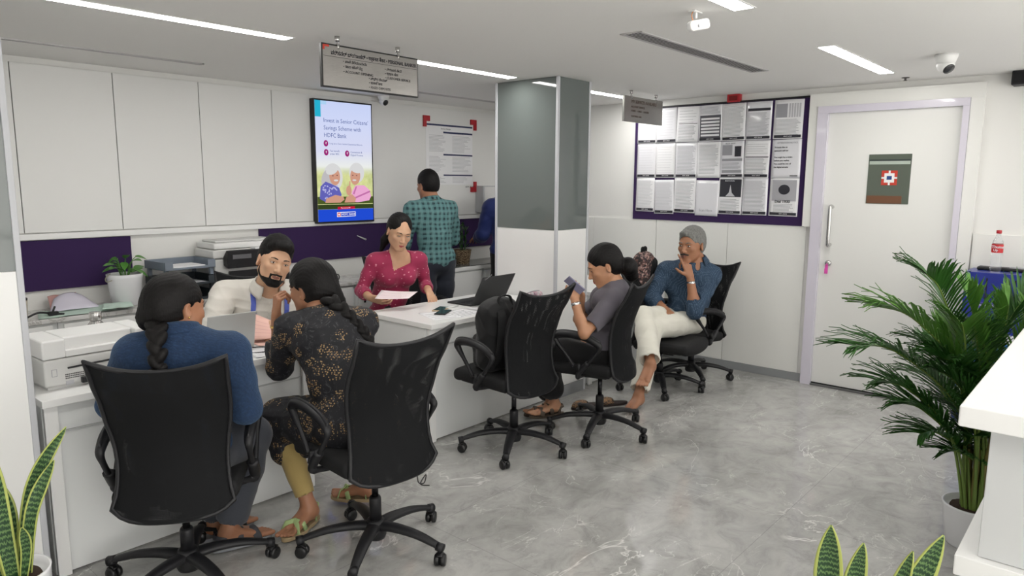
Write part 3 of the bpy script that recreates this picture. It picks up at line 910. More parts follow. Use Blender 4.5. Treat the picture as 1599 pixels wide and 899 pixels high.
def skin_mat(name, col):
    g = N(name)
    n = g.noise(18, 4); n2 = g.noise(160, 3)
    c = g.mix(n.outputs['Fac'], tuple(x * f for x, f in zip(col, (.92, .86, .84))), tuple(min(1, x * f) for x, f in zip(col, (1.08, 1.1, 1.1))))
    g.l(c, g.b.inputs['Base Color']); g.b.inputs['Roughness'].default_value = .5
    g.b.inputs['Subsurface Weight'].default_value = .12
    g.b.inputs['Subsurface Radius'].default_value = (.012, .004, .002)
    g.bump(n2.outputs['Fac'], .08, .001)
    return g.m
SKIN_MID = skin_mat('skin_medium', (0.50, 0.26, 0.15))
SKIN_LIGHT = skin_mat('skin_light_brown', (0.60, 0.36, 0.23))
SKIN_BROWN = skin_mat('skin_brown', (0.38, 0.18, 0.10))
SKIN_DARK = skin_mat('skin_dark_brown', (0.29, 0.135, 0.08))
LIPM = mat('lips_brown', (0.26, 0.105, 0.080), 0.45)
LIPF = mat('lips_rose', (0.42, 0.09, 0.09), 0.35)

def fabric(name, col, rough=.85, bump=.35, sc=900, sheen=.15, var=.12, vs=6):
    g = N(name)
    n = g.noise(sc, 2); n1 = g.noise(vs, 4)
    c = g.mix(n1.outputs['Fac'], tuple(x * (1 - var) for x in col), tuple(min(1, x * (1 + var)) for x in col))
    g.l(c, g.b.inputs['Base Color']); g.b.inputs['Roughness'].default_value = rough
    g.b.inputs['Sheen Weight'].default_value = sheen; g.b.inputs['Specular IOR Level'].default_value = .25
    g.bump(n.outputs['Fac'], bump, .0015)
    return g.m
# ------------------------------------------------------------------ desks
def desk(x0, x1, y0, y1, label, drawers=False):
    t = thing('desk', label, 'desk', (x0, y0, 0), 0, 'white desks in the row')
    W, D = x1 - x0, y1 - y0
    MB().bb((0, 0, .72), (W, D, .75)).build('desktop', DESKW, t, bevel=.002)
    MB().bb((.018, .05, .008), (W - .018, .068, .715)).build('front_panel', DESKE, t, bevel=.0015)
    for xa in (.012, W - .06):
        MB().bb((xa, .032, 0), (xa + .048, .049, .718)).build('leg', DESKW, t, bevel=.0015)
        MB().bb((xa, .069, .0), (xa + .020, D - .03, .718)).build('side_panel', DESKE, t, bevel=.0015)
    MB().bb((.062, .040, .60), (W - .062, .049, .606)).build('panel_seam', mat('pale_joint', (.50, .51, .51), .6) if 'pale_joint' not in bpy.data.materials else bpy.data.materials['pale_joint'], t)
    return t
desk(.80, 2.02, 3.10, 3.74, 'white desk nearest the left edge, with the white printer and open laptop on it')
desk(2.82, 4.02, 3.10, 3.74, 'white desk before the grey column, with the black laptop and phones on it')
desk(4.53, 5.72, 3.12, 3.76, 'white desk behind the grey column, mostly hidden from view')

# counter along the display wall: cabinets with a marble top and a backsplash board
MARB = N('pale_marble_top')
_n = MARB.noise(5, 8, None, .6, 1.5); _d = MARB.math('ABSOLUTE', MARB.math('SUBTRACT', _n.outputs['Fac'], .5))
MARB.l(MARB.ramp(_d, [(0.0, (.42, .41, .39)), (.03, (.66, .655, .64)), (.2, (.74, .73, .715))]), MARB.b.inputs['Base Color']); MARB.b.inputs['Roughness'].default_value = .25
def cabinet(x0, x1, label, lock=True):
    t = thing('wall_cabinet', label, 'cabinet', (x0, 4.775, 0))
    W = x1 - x0
    MB().bb((.002, 0, .08), (W - .002, .34, .755)).build('carcass', DESKE, t, bevel=.001)
    MB().bb((.01, .03, .0), (W - .01, .34, .078)).build('plinth', SKIRT, t)
    MB().bb((.03, -.018, .10), (W - .03, -.001, .742)).build('door', DESKW, t, bevel=.0025)
    if lock:
        d = [c for c in kids(t) if c.name.startswith('door')][0]
        MB().lathe([(.012, 0), (.012, .006), (.006, .010)], 14, M=Matrix.Translation((.065, -.018, .655)) @ Matrix.Rotation(PI / 2, 4, 'X')).build('lock', BLACKP, d, smooth=True)
        MB().bb((.068, -.036, .60), (.086, -.030, .635)).build('key', BLACKP, d, bevel=.002)
    return t
cx = [.80, 1.35, 1.90, 2.45, 3.0, 3.5, 4.0, 4.505, 5.02, 5.55]
names = ['low white cabinet below the paper heap at the left', 'low white cabinet below the potted money plant', 'low white cabinet below the grey letter trays', 'low white cabinet below the wall printer', 'low white cabinet behind the bearded man',
         'low white cabinet left of the woman in magenta', 'low white cabinet behind the standing man in checks', 'low white cabinet with a key in its lock, under the wicker planter', 'low white cabinet at the corner behind the column']
for a, b, n_ in zip(cx[:-1], cx[1:], names): cabinet(a, b, n_, True)
tag(MB().bb((.79, 4.745, .757), (4.20, YW - .001, .785)).build('worktop', MARB.m, bevel=.004), 'pale marble worktop along the display wall holding trays, papers and printer', 'worktop')
t = thing('worktop', 'raised worktop with a tinted glass sheet under the wicker planter', 'worktop', (0, 0, 0))
MB().bb((4.205, 4.745, .757), (5.56, YW - .001, .795)).build('top', DESKW, t, bevel=.006)
MB().bb((4.21, 4.75, .7955), (5.55, YW - .02, .803)).build('glass_sheet', mat('tinted_glass', (.16, .165, .16), .05, spec=.8), t, bevel=.001)

# purple pin boards
tag(MB().bb((.80, YW - .022, .905), (1.925, YW - .0005, 1.219)).build('pin_board', PURPLE, bevel=.002), 'purple pin board on the wall behind the potted money plant', 'pin board')
tag(MB().bb((2.872, YW - .022, .935), (XW - .003, YW - .0005, 1.2245)).build('pin_board', PURPLE, bevel=.002), 'long purple pin board under the display screen', 'pin board')

# ------------------------------------------------------------------ mesh task chairs
def mesh_fabric():
    g = N('black_chair_mesh')
    uv = g.tc.outputs['UV']
    mp = g.nt.nodes.new('ShaderNodeMapping'); mp.inputs['Scale'].default_value = (150, 190, 1); g.l(uv, mp.inputs['Vector'])
    sx = g.n('SeparateXYZ'); g.l(mp.outputs[0], sx.inputs[0])
    fx = g.math('FRACT', sx.outputs[0]); fy = g.math('FRACT', sx.outputs[1])
    hole = g.math('MULTIPLY', g.math('MULTIPLY', g.math('GREATER_THAN', fx, .68), g.math('GREATER_THAN', fy, .68)), 1.0)
    g.b.inputs['Base Color'].default_value = (.0085, .009, .010, 1); g.b.inputs['Roughness'].default_value = .8; g.b.inputs['Specular IOR Level'].default_value = .2
    g.l(g.math('SUBTRACT', 1.0, hole), g.b.inputs['Alpha'])
    return g.m
MESHF = mesh_fabric()
def set_uv(o, nu, nv):
    me = o.data; uvl = me.uv_layers.new(name='UVMap')
    W = nv + 1
    for l in me.loops:
        i, j = divmod(l.vertex_index, W); uvl.data[l.index].uv = (i / nu, j / nv)

def back_pt(u, v, off=0.0, zb=.43, zt=1.0):
    """u across (-1..1), v up (0..1); chair faces +y, so the back curves round its rear"""
    z = zb + (zt - zb) * v
    hw = .213 - .022 * math.sin(PI * min(1, max(0, (v - .02) / .62))) + .018 * max(0, v - .6) * 2
    y = -.245 - .055 * max(0, v - .5) ** 1.2 * 2.0 + .038 * math.sin(PI * min(1, v / .85)) - .0
    y -= -.050 * u * u * (1 - v * .45) if v < 1.1 else 0
    y += .02 * u * u * v - .055 * max(0, v - .75) * 4 * (u * u)
    ztop = z + .050 * (abs(u) ** 2.4) * max(0, (v - .6) / .4) + .045 * abs(u) ** 5 * max(0, 1 - v / .14)
    return Vector((u * hw, y - off, ztop))

def make_chair(label, arms=True, spin=0.0, raise_=0.0, back_up=0.0, armset=('L', 'R'), group='black mesh office chairs', cord=False):
    t = thing('office_chair', label, 'chair', (0, 0, 0), 0, group)
    zs = .43 + raise_          # underside of the seat pan
    # base
    b = MB(); b.lathe([(.040, .055), (.046, .07), (.044, .125), (.036, .14), (.030, .142)], 24)
    hub = b.build('base_hub', BLACKP, t, smooth=True)
    for k in range(5):
        a = spin + k * 2 * PI / 5; c, s_ = math.cos(a), math.sin(a)
        P = [(.02, .112), (.10, .118), (.20, .110), (.28, .090), (.325, .074)]
        m = MB(); pts = bez([(r * c, r * s_, z) for r, z in P], 4)
        n_ = len(pts); m.tube(pts, [(.034 - .017 * i / (n_ - 1)) for i in range(n_)], 10, flat=(1.0, .62))
        m.tube([(.305 * c, .305 * s_, .078), (.334 * c, .334 * s_, .072)], [.019, .021], 10)
        m.build('base_leg', BLACKP, t, smooth=True)
        m = MB(); ca = a + .6 + k * 1.1; ax = Vector((-math.sin(ca), math.cos(ca), 0)); ctr = Vector((.322 * c, .322 * s_, .0265)) + Vector((math.cos(ca), math.sin(ca), 0)) * .010
        for sg in (-1, 1):
            T = Matrix.Translation(ctr + ax * sg * .013) @ ax.to_track_quat('Z', 'Y').to_matrix().to_4x4()
            m.lathe([(.006, -.0105 * 1), (.022, -.0105), (.0262, -.006), (.0262, .006), (.022, .0105), (.006, .0105)], 22, M=T)
        m.tube([(.322 * c, .322 * s_, .085), (.322 * c, .322 * s_, .03)], .007, 8)
        m.tube(bez([tuple(ctr + Vector((math.cos(ca), math.sin(ca), 0)) * .02 + Vector((0, 0, .022))), tuple(ctr + Vector((0, 0, .031))), tuple(ctr - Vector((math.cos(ca), math.sin(ca), 0)) * .022 + Vector((0, 0, .018)))], 4), 1, 8, flat=(.016, .004))
        m.build('castor', RUBBER, t, smooth=True)
    # gas column
    MB().lathe([(.026, .13), (.026, .235 + raise_ * .5), (.022, .245 + raise_ * .5)], 20).build('gas_sleeve', BLACKP, t, smooth=True)
    MB().lathe([(.0145, .24 + raise_ * .5), (.0145, zs - .055)], 16).build('gas_column', mat('dark_steel', (.05, .05, .055), .25, metal=.9) if 'dark_steel' not in bpy.data.materials else bpy.data.materials['dark_steel'], t, smooth=True)
    # tilt mechanism and seat
    m = MB(); m.bb((-.075, -.11, zs - .06), (.075, .09, zs - .012)); m.tube([(.06, .02, zs - .035), (.20, .03, zs - .040), (.225, .03, zs - .035)], .006, 8)
    m.build('tilt_mechanism', BLACKP, t, bevel=.008)
    F = Field(); F.bx((0, .035, zs + .022), (.225, .22, .036), rad=.03, k=.01); F.el((0, .245, zs + .012), (.20, .05, .045), k=.04); F.el((0, .0, zs - .055), (.3, .3, .040), k=.01, op='-'); F.el((0, -.02, zs + .30), (.5, .5, .245), k=.03, op='-')
    seat = F.build('seat', BLACKF, t, .009)
    m = MB(); m.bb((-.20, -.17, zs - .018), (.20, .20, zs - .008)); m.build('seat_pan', BLACKP, t, bevel=.004)
    # back: perforated mesh in two layers inside a moulded frame
    nu, nv = 28, 28; zb, zt = zs - .045 + back_up, zs + .535 + back_up
    for off, nm in ((0.0, 'back_mesh'), (.022, 'back_mesh')):
        g_ = MB().grid(lambda u, v: back_pt(u * 2 - 1, v, off * (1 - (u * 2 - 1) ** 2 * .6), zb, zt), nu, nv)
        o = g_.build(nm, MESHF, t, smooth=True, fix=False); set_uv(o, nu, nv)
    rim = [back_pt(-1, v, .010, zb, zt) for v in np.linspace(0, 1, 14)] + [back_pt(u, 1, .010, zb, zt) for u in np.linspace(-1, 1, 14)[1:-1]] + [back_pt(1, v, .010, zb, zt) for v in np.linspace(1, 0, 14)] + [back_pt(u, 0, .010, zb, zt) for u in np.linspace(1, -1, 14)[1:-1]]
    MB().tube(rim, .0085, 10, closed=True, flat=(1, 1.1)).build('back_frame', BLACKP, t, smooth=True)
    m = MB(); m.tube(bez([(0, -.10, zs - .04), (0, -.15, zs - .045), (0, -.185, zs + .0), (0, -.165, zs + .10)], 5), 1, 10, flat=(.036, .010)); m.build('back_bracket', BLACKP, t, smooth=True)
    if arms:
        for sd in armset:
            sg = -1 if sd == 'L' else 1; X = sg * .262
            m = MB()
            P = [(X, .035, zs + .055), (X, .085, zs + .12), (X, .150, zs + .195), (X, .165, zs + .225), (X, .135, zs + .248), (X, .05, zs + .252), (X, -.05, zs + .235), (X, -.115, zs + .205), (X, -.125, zs + .18), (X, -.085, zs + .12), (X, -.03, zs + .055)]
            pts = bez(P, 5); rs = []
            for q in pts:
                top = max(0, min(1, (q.z - zs - .15) / .08)); rs.append(1.0 + .9 * top)
            m.tube(pts, [.0115 * r for r in rs], 10, flat=(1.0, .95))
            m.tube(bez([(X, -.055, zs + .085), (X, .0, zs + .02), (X * .96, .01, zs - .01), (X * .6, .01, zs - .022)], 5), [.022] * 6 + [.020] * 5 + [.014] * 5, 10, flat=(1.0, .8))
            m.tube([(X, .0, zs + .03), (X, .0, zs + .075)], [.026, .016], 10, flat=(.62, 1))
            m.tube(bez([(X, .168, zs + .215), (X, .150, zs + .245), (X, .06, zs + .254), (X, -.05, zs + .238), (X, -.12, zs + .203)], 5), 1, 12, flat=(.026, .0095))
            m.build('armrest', BLACKP, t, smooth=True)
    if cord:
        MB().tube(bez([(.12, -.19, zs - .07), (.12, -.20, zs - .11), (.15, -.20, zs - .12), (.16, -.20, zs - .085), (.13, -.20, zs - .12), (.17, -.21, zs - .135)], 5), .0025, 6).build('cord', BLACKP, t, smooth=True)
    for c in kids(t):       # the seat sits forward of the gas column
        if c.name.split('.')[0] in ('tilt_mechanism', 'seat', 'seat_pan', 'back_mesh', 'back_frame', 'back_bracket', 'armrest', 'cord'): c.data.transform(Matrix.Translation((0, .045, 0)))
    return t
def face(deg): return R(deg) - PI / 2     # chairs are built facing +y
c1 = make_chair('black mesh chair at lower left, under the woman in blue knit', spin=R(20), cord=False, raise_=-.03)
c1.location = (1.155, 2.726, 0); c1.rotation_euler = (0, 0, face(54))
c2 = make_chair('black mesh chair under the woman in the floral kurta', spin=R(5), cord=True)
c2.location = (1.815, 2.37, 0); c2.rotation_euler = (0, 0, face(85))
c3 = make_chair('empty black mesh chair with the black backpack on its seat', spin=R(0))
c3.location = (3.113, 2.70, 0); c3.rotation_euler = (0, 0, face(87))
c4 = make_chair('black mesh chair under the young woman holding a phone', spin=R(-30))
c4.location = (3.713, 2.489, 0); c4.rotation_euler = (0, 0, face(105))
c5 = make_chair('black mesh chair under the grey-haired man, beside the right wall', spin=R(10), raise_=-.075, back_up=.03, cord=True)
c5.location = (5.30, 2.66, 0); c5.rotation_euler = (0, 0, face(160))
c6 = make_chair('black mesh chair with a patterned backpack, between the phone user and the grey-haired man', arms=False, spin=R(30), raise_=-.075, back_up=.03)
c6.location = (4.84, 2.69, 0); c6.rotation_euler = (0, 0, face(-84))
c7 = make_chair('black mesh chair behind the bearded man', spin=R(0))
c7.location = (2.26, 4.10, 0); c7.rotation_euler = (0, 0, face(-115))
c8 = make_chair('black mesh chair of the woman in magenta', spin=R(30))
c8.location = (3.56, 4.20, 0); c8.rotation_euler = (0, 0, face(-100))
c9 = make_chair('black mesh chair behind the column, facing away', spin=R(10))
c9.location = (5.15, 3.98, 0); c9.rotation_euler = (0, 0, face(-95))

# ------------------------------------------------------------------ reception counter at the right
t = thing('reception_counter', 'white two-level reception counter at the right edge', 'counter', (0, 0, 0))
MB().bb((1.86, -1.9, 1.05), (4.4, .262, 1.10)).build('upper_top', DESKW, t, bevel=.004)
MB().bb((1.96, -1.85, .7075), (4.38, .208, 1.049)).build('riser_panel', mat('counter_grey_white', (.62, .63, .635), .35), t, bevel=.002)
MB().bb((1.935, -1.9, .655), (4.4, .252, .7065)).build('lower_top', DESKW, t, bevel=.003)
MB().bb((1.955, -1.88, 0.0), (4.38, .235, .6545)).build('counter_body', DESKE, t, bevel=.002)
# ------------------------------------------------------------------ display screen with its advertisement
t = thing('display_screen', 'tall lit advertising screen on the panelled wall showing an elderly couple', 'screen', (3.65, YW - .02, 1.75))
MB().bb((-.293, -.055, -.505), (.293, -.002, .503)).build('screen_case', BLACKP, t, bevel=.003)
yy = -.0555
def flat(name, poly, m, parent, dz, y0=yy):
    """flat coloured shape printed on the screen, dz = order"""
    mb = MB(); n = len(poly)
    mb.add([(x, y0 - dz * .00035, z) for x, z in poly], [list(range(n))])
    return mb.build(name, m, parent, fix=False)
def ell(cx, cz, rx, rz, n=28, a0=0, a1=2 * PI, rot=0):
    out = []
    for k in range(n):
        a = a0 + (a1 - a0) * k / (n if abs(a1 - a0 - 2 * PI) < 1e-6 else n - 1); x, z = rx * math.cos(a), rz * math.sin(a)
        out.append((cx + x * math.cos(rot) - z * math.sin(rot), cz + x * math.sin(rot) + z * math.cos(rot)))
    return out
def scr_bg():
    m = bpy.data.materials.new('screen_picture'); m.use_nodes = True; nt = m.node_tree; nt.nodes.remove(nt.nodes['Principled BSDF'])
    g = N.__new__(N); g.m = m; g.nt = nt; g.tc = nt.nodes.new('ShaderNodeTexCoord'); g.b = None
    sx = g.n('SeparateXYZ'); g.l(g.tc.outputs['Object'], sx.inputs[0])
    sky = g.ramp(g.math('ADD', g.math('MULTIPLY', sx.outputs[2], 1.0), .5), [(0.0, (.42, .50, .22)), (.34, (.55, .62, .25)), (.47, (.80, .82, .80)), (.6, (.66, .68, .86)), (.85, (.60, .66, .90)), (1.0, (.55, .62, .88))])
    n = g.noise(14, 4); n2 = g.noise(34, 3)
    gr = g.mix(n.outputs['Fac'], (.16, .26, .03), (.85, .85, .35)); gr2 = g.mix(g.math('MULTIPLY', n2.outputs['Fac'], .5), gr, (.95, .95, .60))
    lo = g.nt.nodes.new('ShaderNodeMapRange'); g.l(sx.outputs[2], lo.inputs['Value']); lo.inputs['From Min'].default_value = -.04; lo.inputs['From Max'].default_value = -.11; 
    c = g.mix(lo.outputs[0], sky, gr2)
    e = nt.nodes.new('ShaderNodeEmission'); g.l(c, e.inputs[0]); e.inputs[1].default_value = SCREEN; nt.links.new(e.outputs[0], nt.nodes['Material Output'].inputs[0])
    return m
pic = MB().bb((-.281, yy - .0003, -.490), (.281, -.054, .490)).build('screen_picture', scr_bg(), t)
E_ = lambda n, c, s=1.0: emit(n, c, SCREEN * s)
flat('cyan_corner', [(-.281, .36), (-.225, .36), (-.225, .49), (-.281, .49)], E_('scr_cyan', (.02, .42, .60)), pic, 2)
flat('pale_corner', [(-.224, .46), (-.17, .46), (-.17, .49), (-.224, .49)], E_('scr_pale_cyan', (.40, .62, .85)), pic, 2)
flat('bench_band', [(-.281, -.345), (.281, -.345), (.281, -.285), (-.281, -.285)], E_('scr_bench', (.07, .10, .02)), pic, 2)
flat('bench_band', [(-.281, -.388), (.281, -.388), (.281, -.350), (-.281, -.350)], E_('scr_bench2', (.035, .055, .015)), pic, 2)
# woman on the left: white hair, patterned violet top
SK_ = E_('scr_skin', (.60, .31, .22)); HW_ = E_('scr_white_hair', (.66, .66, .66)); HS_ = E_('scr_hair_shade', (.50, .48, .50)); VI_ = E_('scr_violet', (.12, .12, .45)); PK_ = E_('scr_pink', (.80, .38, .62)); PK2 = E_('scr_pink_dark', (.52, .16, .38)); DK_ = E_('scr_dark', (.14, .05, .06)); VL_ = E_('scr_violet_light', (.45, .45, .75))
flat('left_hair', ell(-.125, -.125, .095, .115), HW_, pic, 3); flat('left_hair', ell(-.165, -.16, .075, .10), HS_, pic, 3.5)
flat('left_top', [(-.262, -.30), (-.25, -.20), (-.20, -.16), (-.13, -.185), (-.07, -.21), (-.045, -.27), (-.08, -.32), (-.20, -.33)], VI_, pic, 4)
for k in range(26):
    rr = random.Random(k); a, b = rr.uniform(-.245, -.08), rr.uniform(-.31, -.19)
    flat('top_print', ell(a, b, .009, .006, 8, rot=rr.uniform(0, 3)), VL_, pic, 5 + k * .02)
flat('left_face', ell(-.110, -.118, .053, .072, rot=.1), SK_, pic, 6)
flat('left_fringe', ell(-.135, -.065, .062, .036, rot=.35), HW_, pic, 7)
flat('left_smile', ell(-.098, -.150, .022, .008), HW_, pic, 7); flat('left_eye', ell(-.128, -.112, .008, .004, 10), DK_, pic, 7); flat('left_eye', ell(-.086, -.108, .008, .004, 10), DK_, pic, 7)
flat('left_arm', [(-.21, -.335), (-.20, -.30), (-.11, -.27), (-.03, -.285), (-.02, -.31), (-.06, -.335)], SK_, pic, 8)
# man on the right: white hair, pink top
flat('right_hair', ell(.115, -.085, .078, .085), HW_, pic, 3); flat('right_top', [(.045, -.33), (.06, -.24), (.10, -.19), (.19, -.19), (.245, -.23), (.262, -.285), (.24, -.32), (.12, -.335)], PK_, pic, 4)
flat('right_stripe', [(.09, -.29), (.25, -.235), (.256, -.248), (.09, -.305)], PK2, pic, 5); flat('right_stripe', [(.07, -.262), (.10, -.20), (.115, -.20), (.085, -.268)], PK2, pic, 5)
flat('right_face', ell(.098, -.115, .052, .072, rot=-.12), SK_, pic, 6); flat('right_fringe', ell(.112, -.055, .058, .032, rot=-.2), HW_, pic, 7)
flat('right_smile', ell(.088, -.147, .020, .007), HW_, pic, 7); flat('right_eye', ell(.072, -.106, .008, .004, 10), DK_, pic, 7); flat('right_eye', ell(.112, -.108, .008, .004, 10), DK_, pic, 7)
flat('right_arm', [(-.02, -.335), (.0, -.29), (.06, -.265), (.10, -.30), (.09, -.335)], SK_, pic, 8); flat('right_hand', ell(.028, -.235, .028, .042), SK_, pic, 8); flat('raised_finger', [(.028, -.22), (.036, -.155), (.046, -.155), (.044, -.22)], SK_, pic, 8)
flat('red_tab', [(-.09, -.392), (.085, -.388), (.085, -.368), (-.09, -.370)], E_('scr_red', (.55, .01, .04)), pic, 9)
flat('blue_footer', [(-.281, -.49), (.281, -.49), (.281, -.389), (-.281, -.389)], E_('scr_blue', (.015, .07, .62)), pic, 3)
WS_ = E_('scr_white', (.9, .9, .95)); BT_ = E_('scr_text_blue', (.10, .14, .36)); MG_ = E_('scr_magenta', (.32, .02, .17))
flat('logo_plate', [(-.098, -.455), (.092, -.452), (.092, -.412), (-.098, -.415)], WS_, pic, 4); flat('logo_plate', [(-.058, -.450), (.087, -.448), (.087, -.417), (-.058, -.420)], E_('scr_blue2', (.015, .05, .50)), pic, 5)
flat('logo_mark', [(-.093, -.450), (-.063, -.450), (-.063, -.419), (-.093, -.419)], E_('scr_red2', (.65, .02, .03)), pic, 6); flat('logo_mark', [(-.085, -.442), (-.071, -.442), (-.071, -.427), (-.085, -.427)], WS_, pic, 7)
ty = yy - .0045
for i, (s_, z) in enumerate((('Invest in Senior Citizens\'', .335), ('Savings Scheme with', .275), ('HDFC Bank', .215))):
    text_mesh('headline', s_, .049, BT_, pic, (-.205, ty, z), sx=.92, depth=.0002)
text_mesh('logo_text', 'HDFC BANK', .026, WS_, pic, (-.053, ty, -.434), depth=.0002)
text_mesh('red_tab_text', 'This is not an FD', .014, WS_, pic, (-.06, ty, -.380), depth=.0002)
for (x, z, l1, l2) in ((-.185, .150, 'Long term Govt. backed Guaranteed Returns', None), (-.185, .078, 'Tax benefit', 'under 80C'), (.022, .074, 'Convenient &', 'Digital Process')):
    flat('round_icon', ell(x, z, .022, .026, 20), MG_, pic, 4); text_mesh('icon_sign', '₹', .026, WS_, pic, (x, ty, z), align='CENTER', depth=.0002)
    text_mesh('small_text', l1, .0215 if l2 else .0180, BT_, pic, (x + .032, ty, z + (.012 if l2 else 0)), depth=.0002)
    if l2: text_mesh('small_text', l2, .0215, BT_, pic, (x + .032, ty, z - .012), depth=.0002)

# ------------------------------------------------------------------ framed fee notice with red corners
t = thing('framed_notice', 'framed white notice with red corner pieces, on the wall right of the screen', 'notice', (4.935, YW - .001, 1.85))
MB().bb((-.335, -.018, -.325), (.325, -.001, .325)).build('notice_board_back', mat('clear_acrylic_grey', (.66, .66, .64), .15), t, bevel=.002)
sheet = MB().bb((-.325, -.0200, -.285), (.300, -.0181, .288)).build('printed_sheet', PAPER, t)
m = MB()
for z0, z1, x0, x1 in ((.272, .288, -.325, .300), (.205, .222, -.10, .300), (-.005, .010, -.10, .300), (-.200, -.187, -.10, .300)): m.bb((x0, -.0207, z0), (x1, -.0201, z1))
m.build('heading_bars', mat('navy_print', (.02, .03, .10), .5), sheet)
m = MB(); rr = random.Random(5)
for blk in ((.18, .02), (-.02, -.17), (-.215, -.275)):
    z = blk[0]
    while z > blk[1]:
        m.bb((-.285, -.0204, z), (-.285 + rr.uniform(.12, .22), -.0201, z + .004)); m.bb((.02, -.0204, z), (.02 + rr.uniform(.15, .26), -.0201, z + .004)); z -= .0125
m.build('text_lines', LIGHTINK, sheet)
text_mesh('notice_title', 'Service Charges', .02, INK, sheet, (-.13, -.0206, .247)); text_mesh('notice_bank_name', 'HDFC BANK', .022, INK, t, (.20, -.0195, -.307))
for (x, z, sx_, sz_) in ((-.335, .33, -1, 1), (.325, .33, 1, 1), (.325, -.33, 1, -1), (-.335, -.33, -1, -1)):
    m = MB(); a, b = x - sx_ * .055, x + sx_ * .025
    m.bb((min(a, b), -.034, min(z - sz_ * .022, z + sz_ * .028)), (max(a, b), .0, max(z - sz_ * .022, z + sz_ * .028)))
    m2a, m2b = x - sx_ * .010, x + sx_ * .025
    m.bb((min(m2a, m2b), -.0345, min(z - sz_ * .075, z - sz_ * .0)), (max(m2a, m2b), -.0005, max(z - sz_ * .075, z)))
    m.build('corner_piece', REDP, t)
# wall box right of it
t = thing('wall_box', 'white suggestion box on the wall left of the column', 'box', (5.40, YW - .001, 1.42))
MB().bb((-.12, -.13, -.135), (.16, 0, .135)).build('box_body', mat('box_grey', (.55, .56, .58), .4), t, bevel=.004)
MB().bb((-.105, -.1345, -.125), (.15, -.130, .125)).build('front_plate', WPLAST, t, bevel=.002)

# ------------------------------------------------------------------ hanging steel signs
SIGNM = N('brushed_steel_sign'); _v = SIGNM.mapping(scale=(3, 1, 420)); _q = SIGNM.noise(6, 3, _v)
SIGNM.l(SIGNM.ramp(_q.outputs['Fac'], [(.3, (.36, .35, .335)), (.7, (.47, .455, .435))]), SIGNM.b.inputs['Base Color']); SIGNM.b.inputs['Metallic'].default_value = .85; SIGNM.b.inputs['Roughness'].default_value = .28
def hang_sign(x0, x1, z0, z1, y, label, stems, small=False):
    t = thing('hanging_sign', label, 'sign', ((x0 + x1) / 2, y, (z0 + z1) / 2)); W, Hh = (x1 - x0) / 2, (z1 - z0) / 2
    MB().bb((-W, -.009, -Hh), (W, .009, Hh)).build('sign_edge', mat('sign_edge_black', (.02, .02, .02), .4) if not small else SIGNM.m, t, bevel=.001)
    pl_ = MB().bb((-W + .007, -.0105, -Hh + .008), (W - .007, .0105, Hh - .008)).build('sign_plate', SIGNM.m, t)
    for sx in stems:
        MB().lathe([(.012, CEIL - (z0 + z1) / 2 - .028), (.013, CEIL - (z0 + z1) / 2 - .001)], 16, c=(sx, 0, 0)).build('ceiling_ferrule', STEEL, t, smooth=True)
        MB().tube([(sx, 0, Hh - .02), (sx, 0, CEIL - (z0 + z1) / 2 - .02)], .0035, 8).build('hanging_rod', STEEL, t, smooth=True)
        m = MB().lathe([(.010, Hh - .020), (.010, Hh + .004)], 14, c=(sx, -.002, 0)); m.build('sign_clamp', STEEL, t, smooth=True)
    return t, pl_, W, Hh
t, pl_, W, Hh = hang_sign(2.143, 2.779, 2.066, 2.281, 3.155, 'brushed steel hanging sign reading Personal Banker, over the first desk', (-.215, .18))
m = MB(); m.bb((-W + .008, -.0115, Hh - .032), (-W + .018, -.0105, Hh - .007)); m.bb((-W + .008, -.0116, Hh - .017), (-W + .045, -.0106, Hh - .007)); m.build('red_corner_mark', EMR, pl_)
MB().bb((-W + .01, -.0112, Hh - .062), (W - .01, -.0106, Hh - .0605)).build('rule_line', INK, pl_)
text_mesh('sign_heading', 'ಪರ್ಸನಲ್ ಬ್ಯಾಂಕರ್ • पर्सनल बैंकर • PERSONAL BANKER', .0262, INK, pl_, (-W + .055, -.0115, Hh - .043), sx=.86, bold=.0004)
for x, z, s_ in ((-.19, .030, '• ಖಾತೆ ತೆರೆಯುವುದು'), (-.19, .005, '• खाता खोलने हेतु'), (-.19, -.020, '• ACCOUNT OPENING'), (.08, .022, '• ಗ್ರಾಹಕ ಸೇವೆ'), (.08, .000, '• ग्राहक सेवा'), (.08, -.022, '• CUSTOMER SERVICE'), (-.03, -.038, '• ಸ್ಥಿರ ಠೇವಣಿ'), (-.03, -.060, '• सावधि जमा'), (-.03, -.083, '• FIXED DEPOSITS')):
    text_mesh('sign_line', s_, .0185, INK, pl_, (x, -.0115, z))
t, pl_, W, Hh = hang_sign(4.915, 5.515, 2.078, 2.278, 3.14, 'small brushed steel hanging sign right of the grey column', (-.19, .20), True)
for z, s_, q in ((.060, 'MY SERVICES AVAILABLE', .036), (.020, 'ACCOUNT SERVICES', .022), (-.012, 'LOANS  •  CARDS  •  LOCKERS', .020), (-.055, 'CUSTOMER CARE', .020)):
    text_mesh('sign_line', s_, q, mat('sign_ink_' + str(int(q * 1000)) + s_[:2], (.12, .08, .06), .5), pl_, (-.20, -.0115, z))

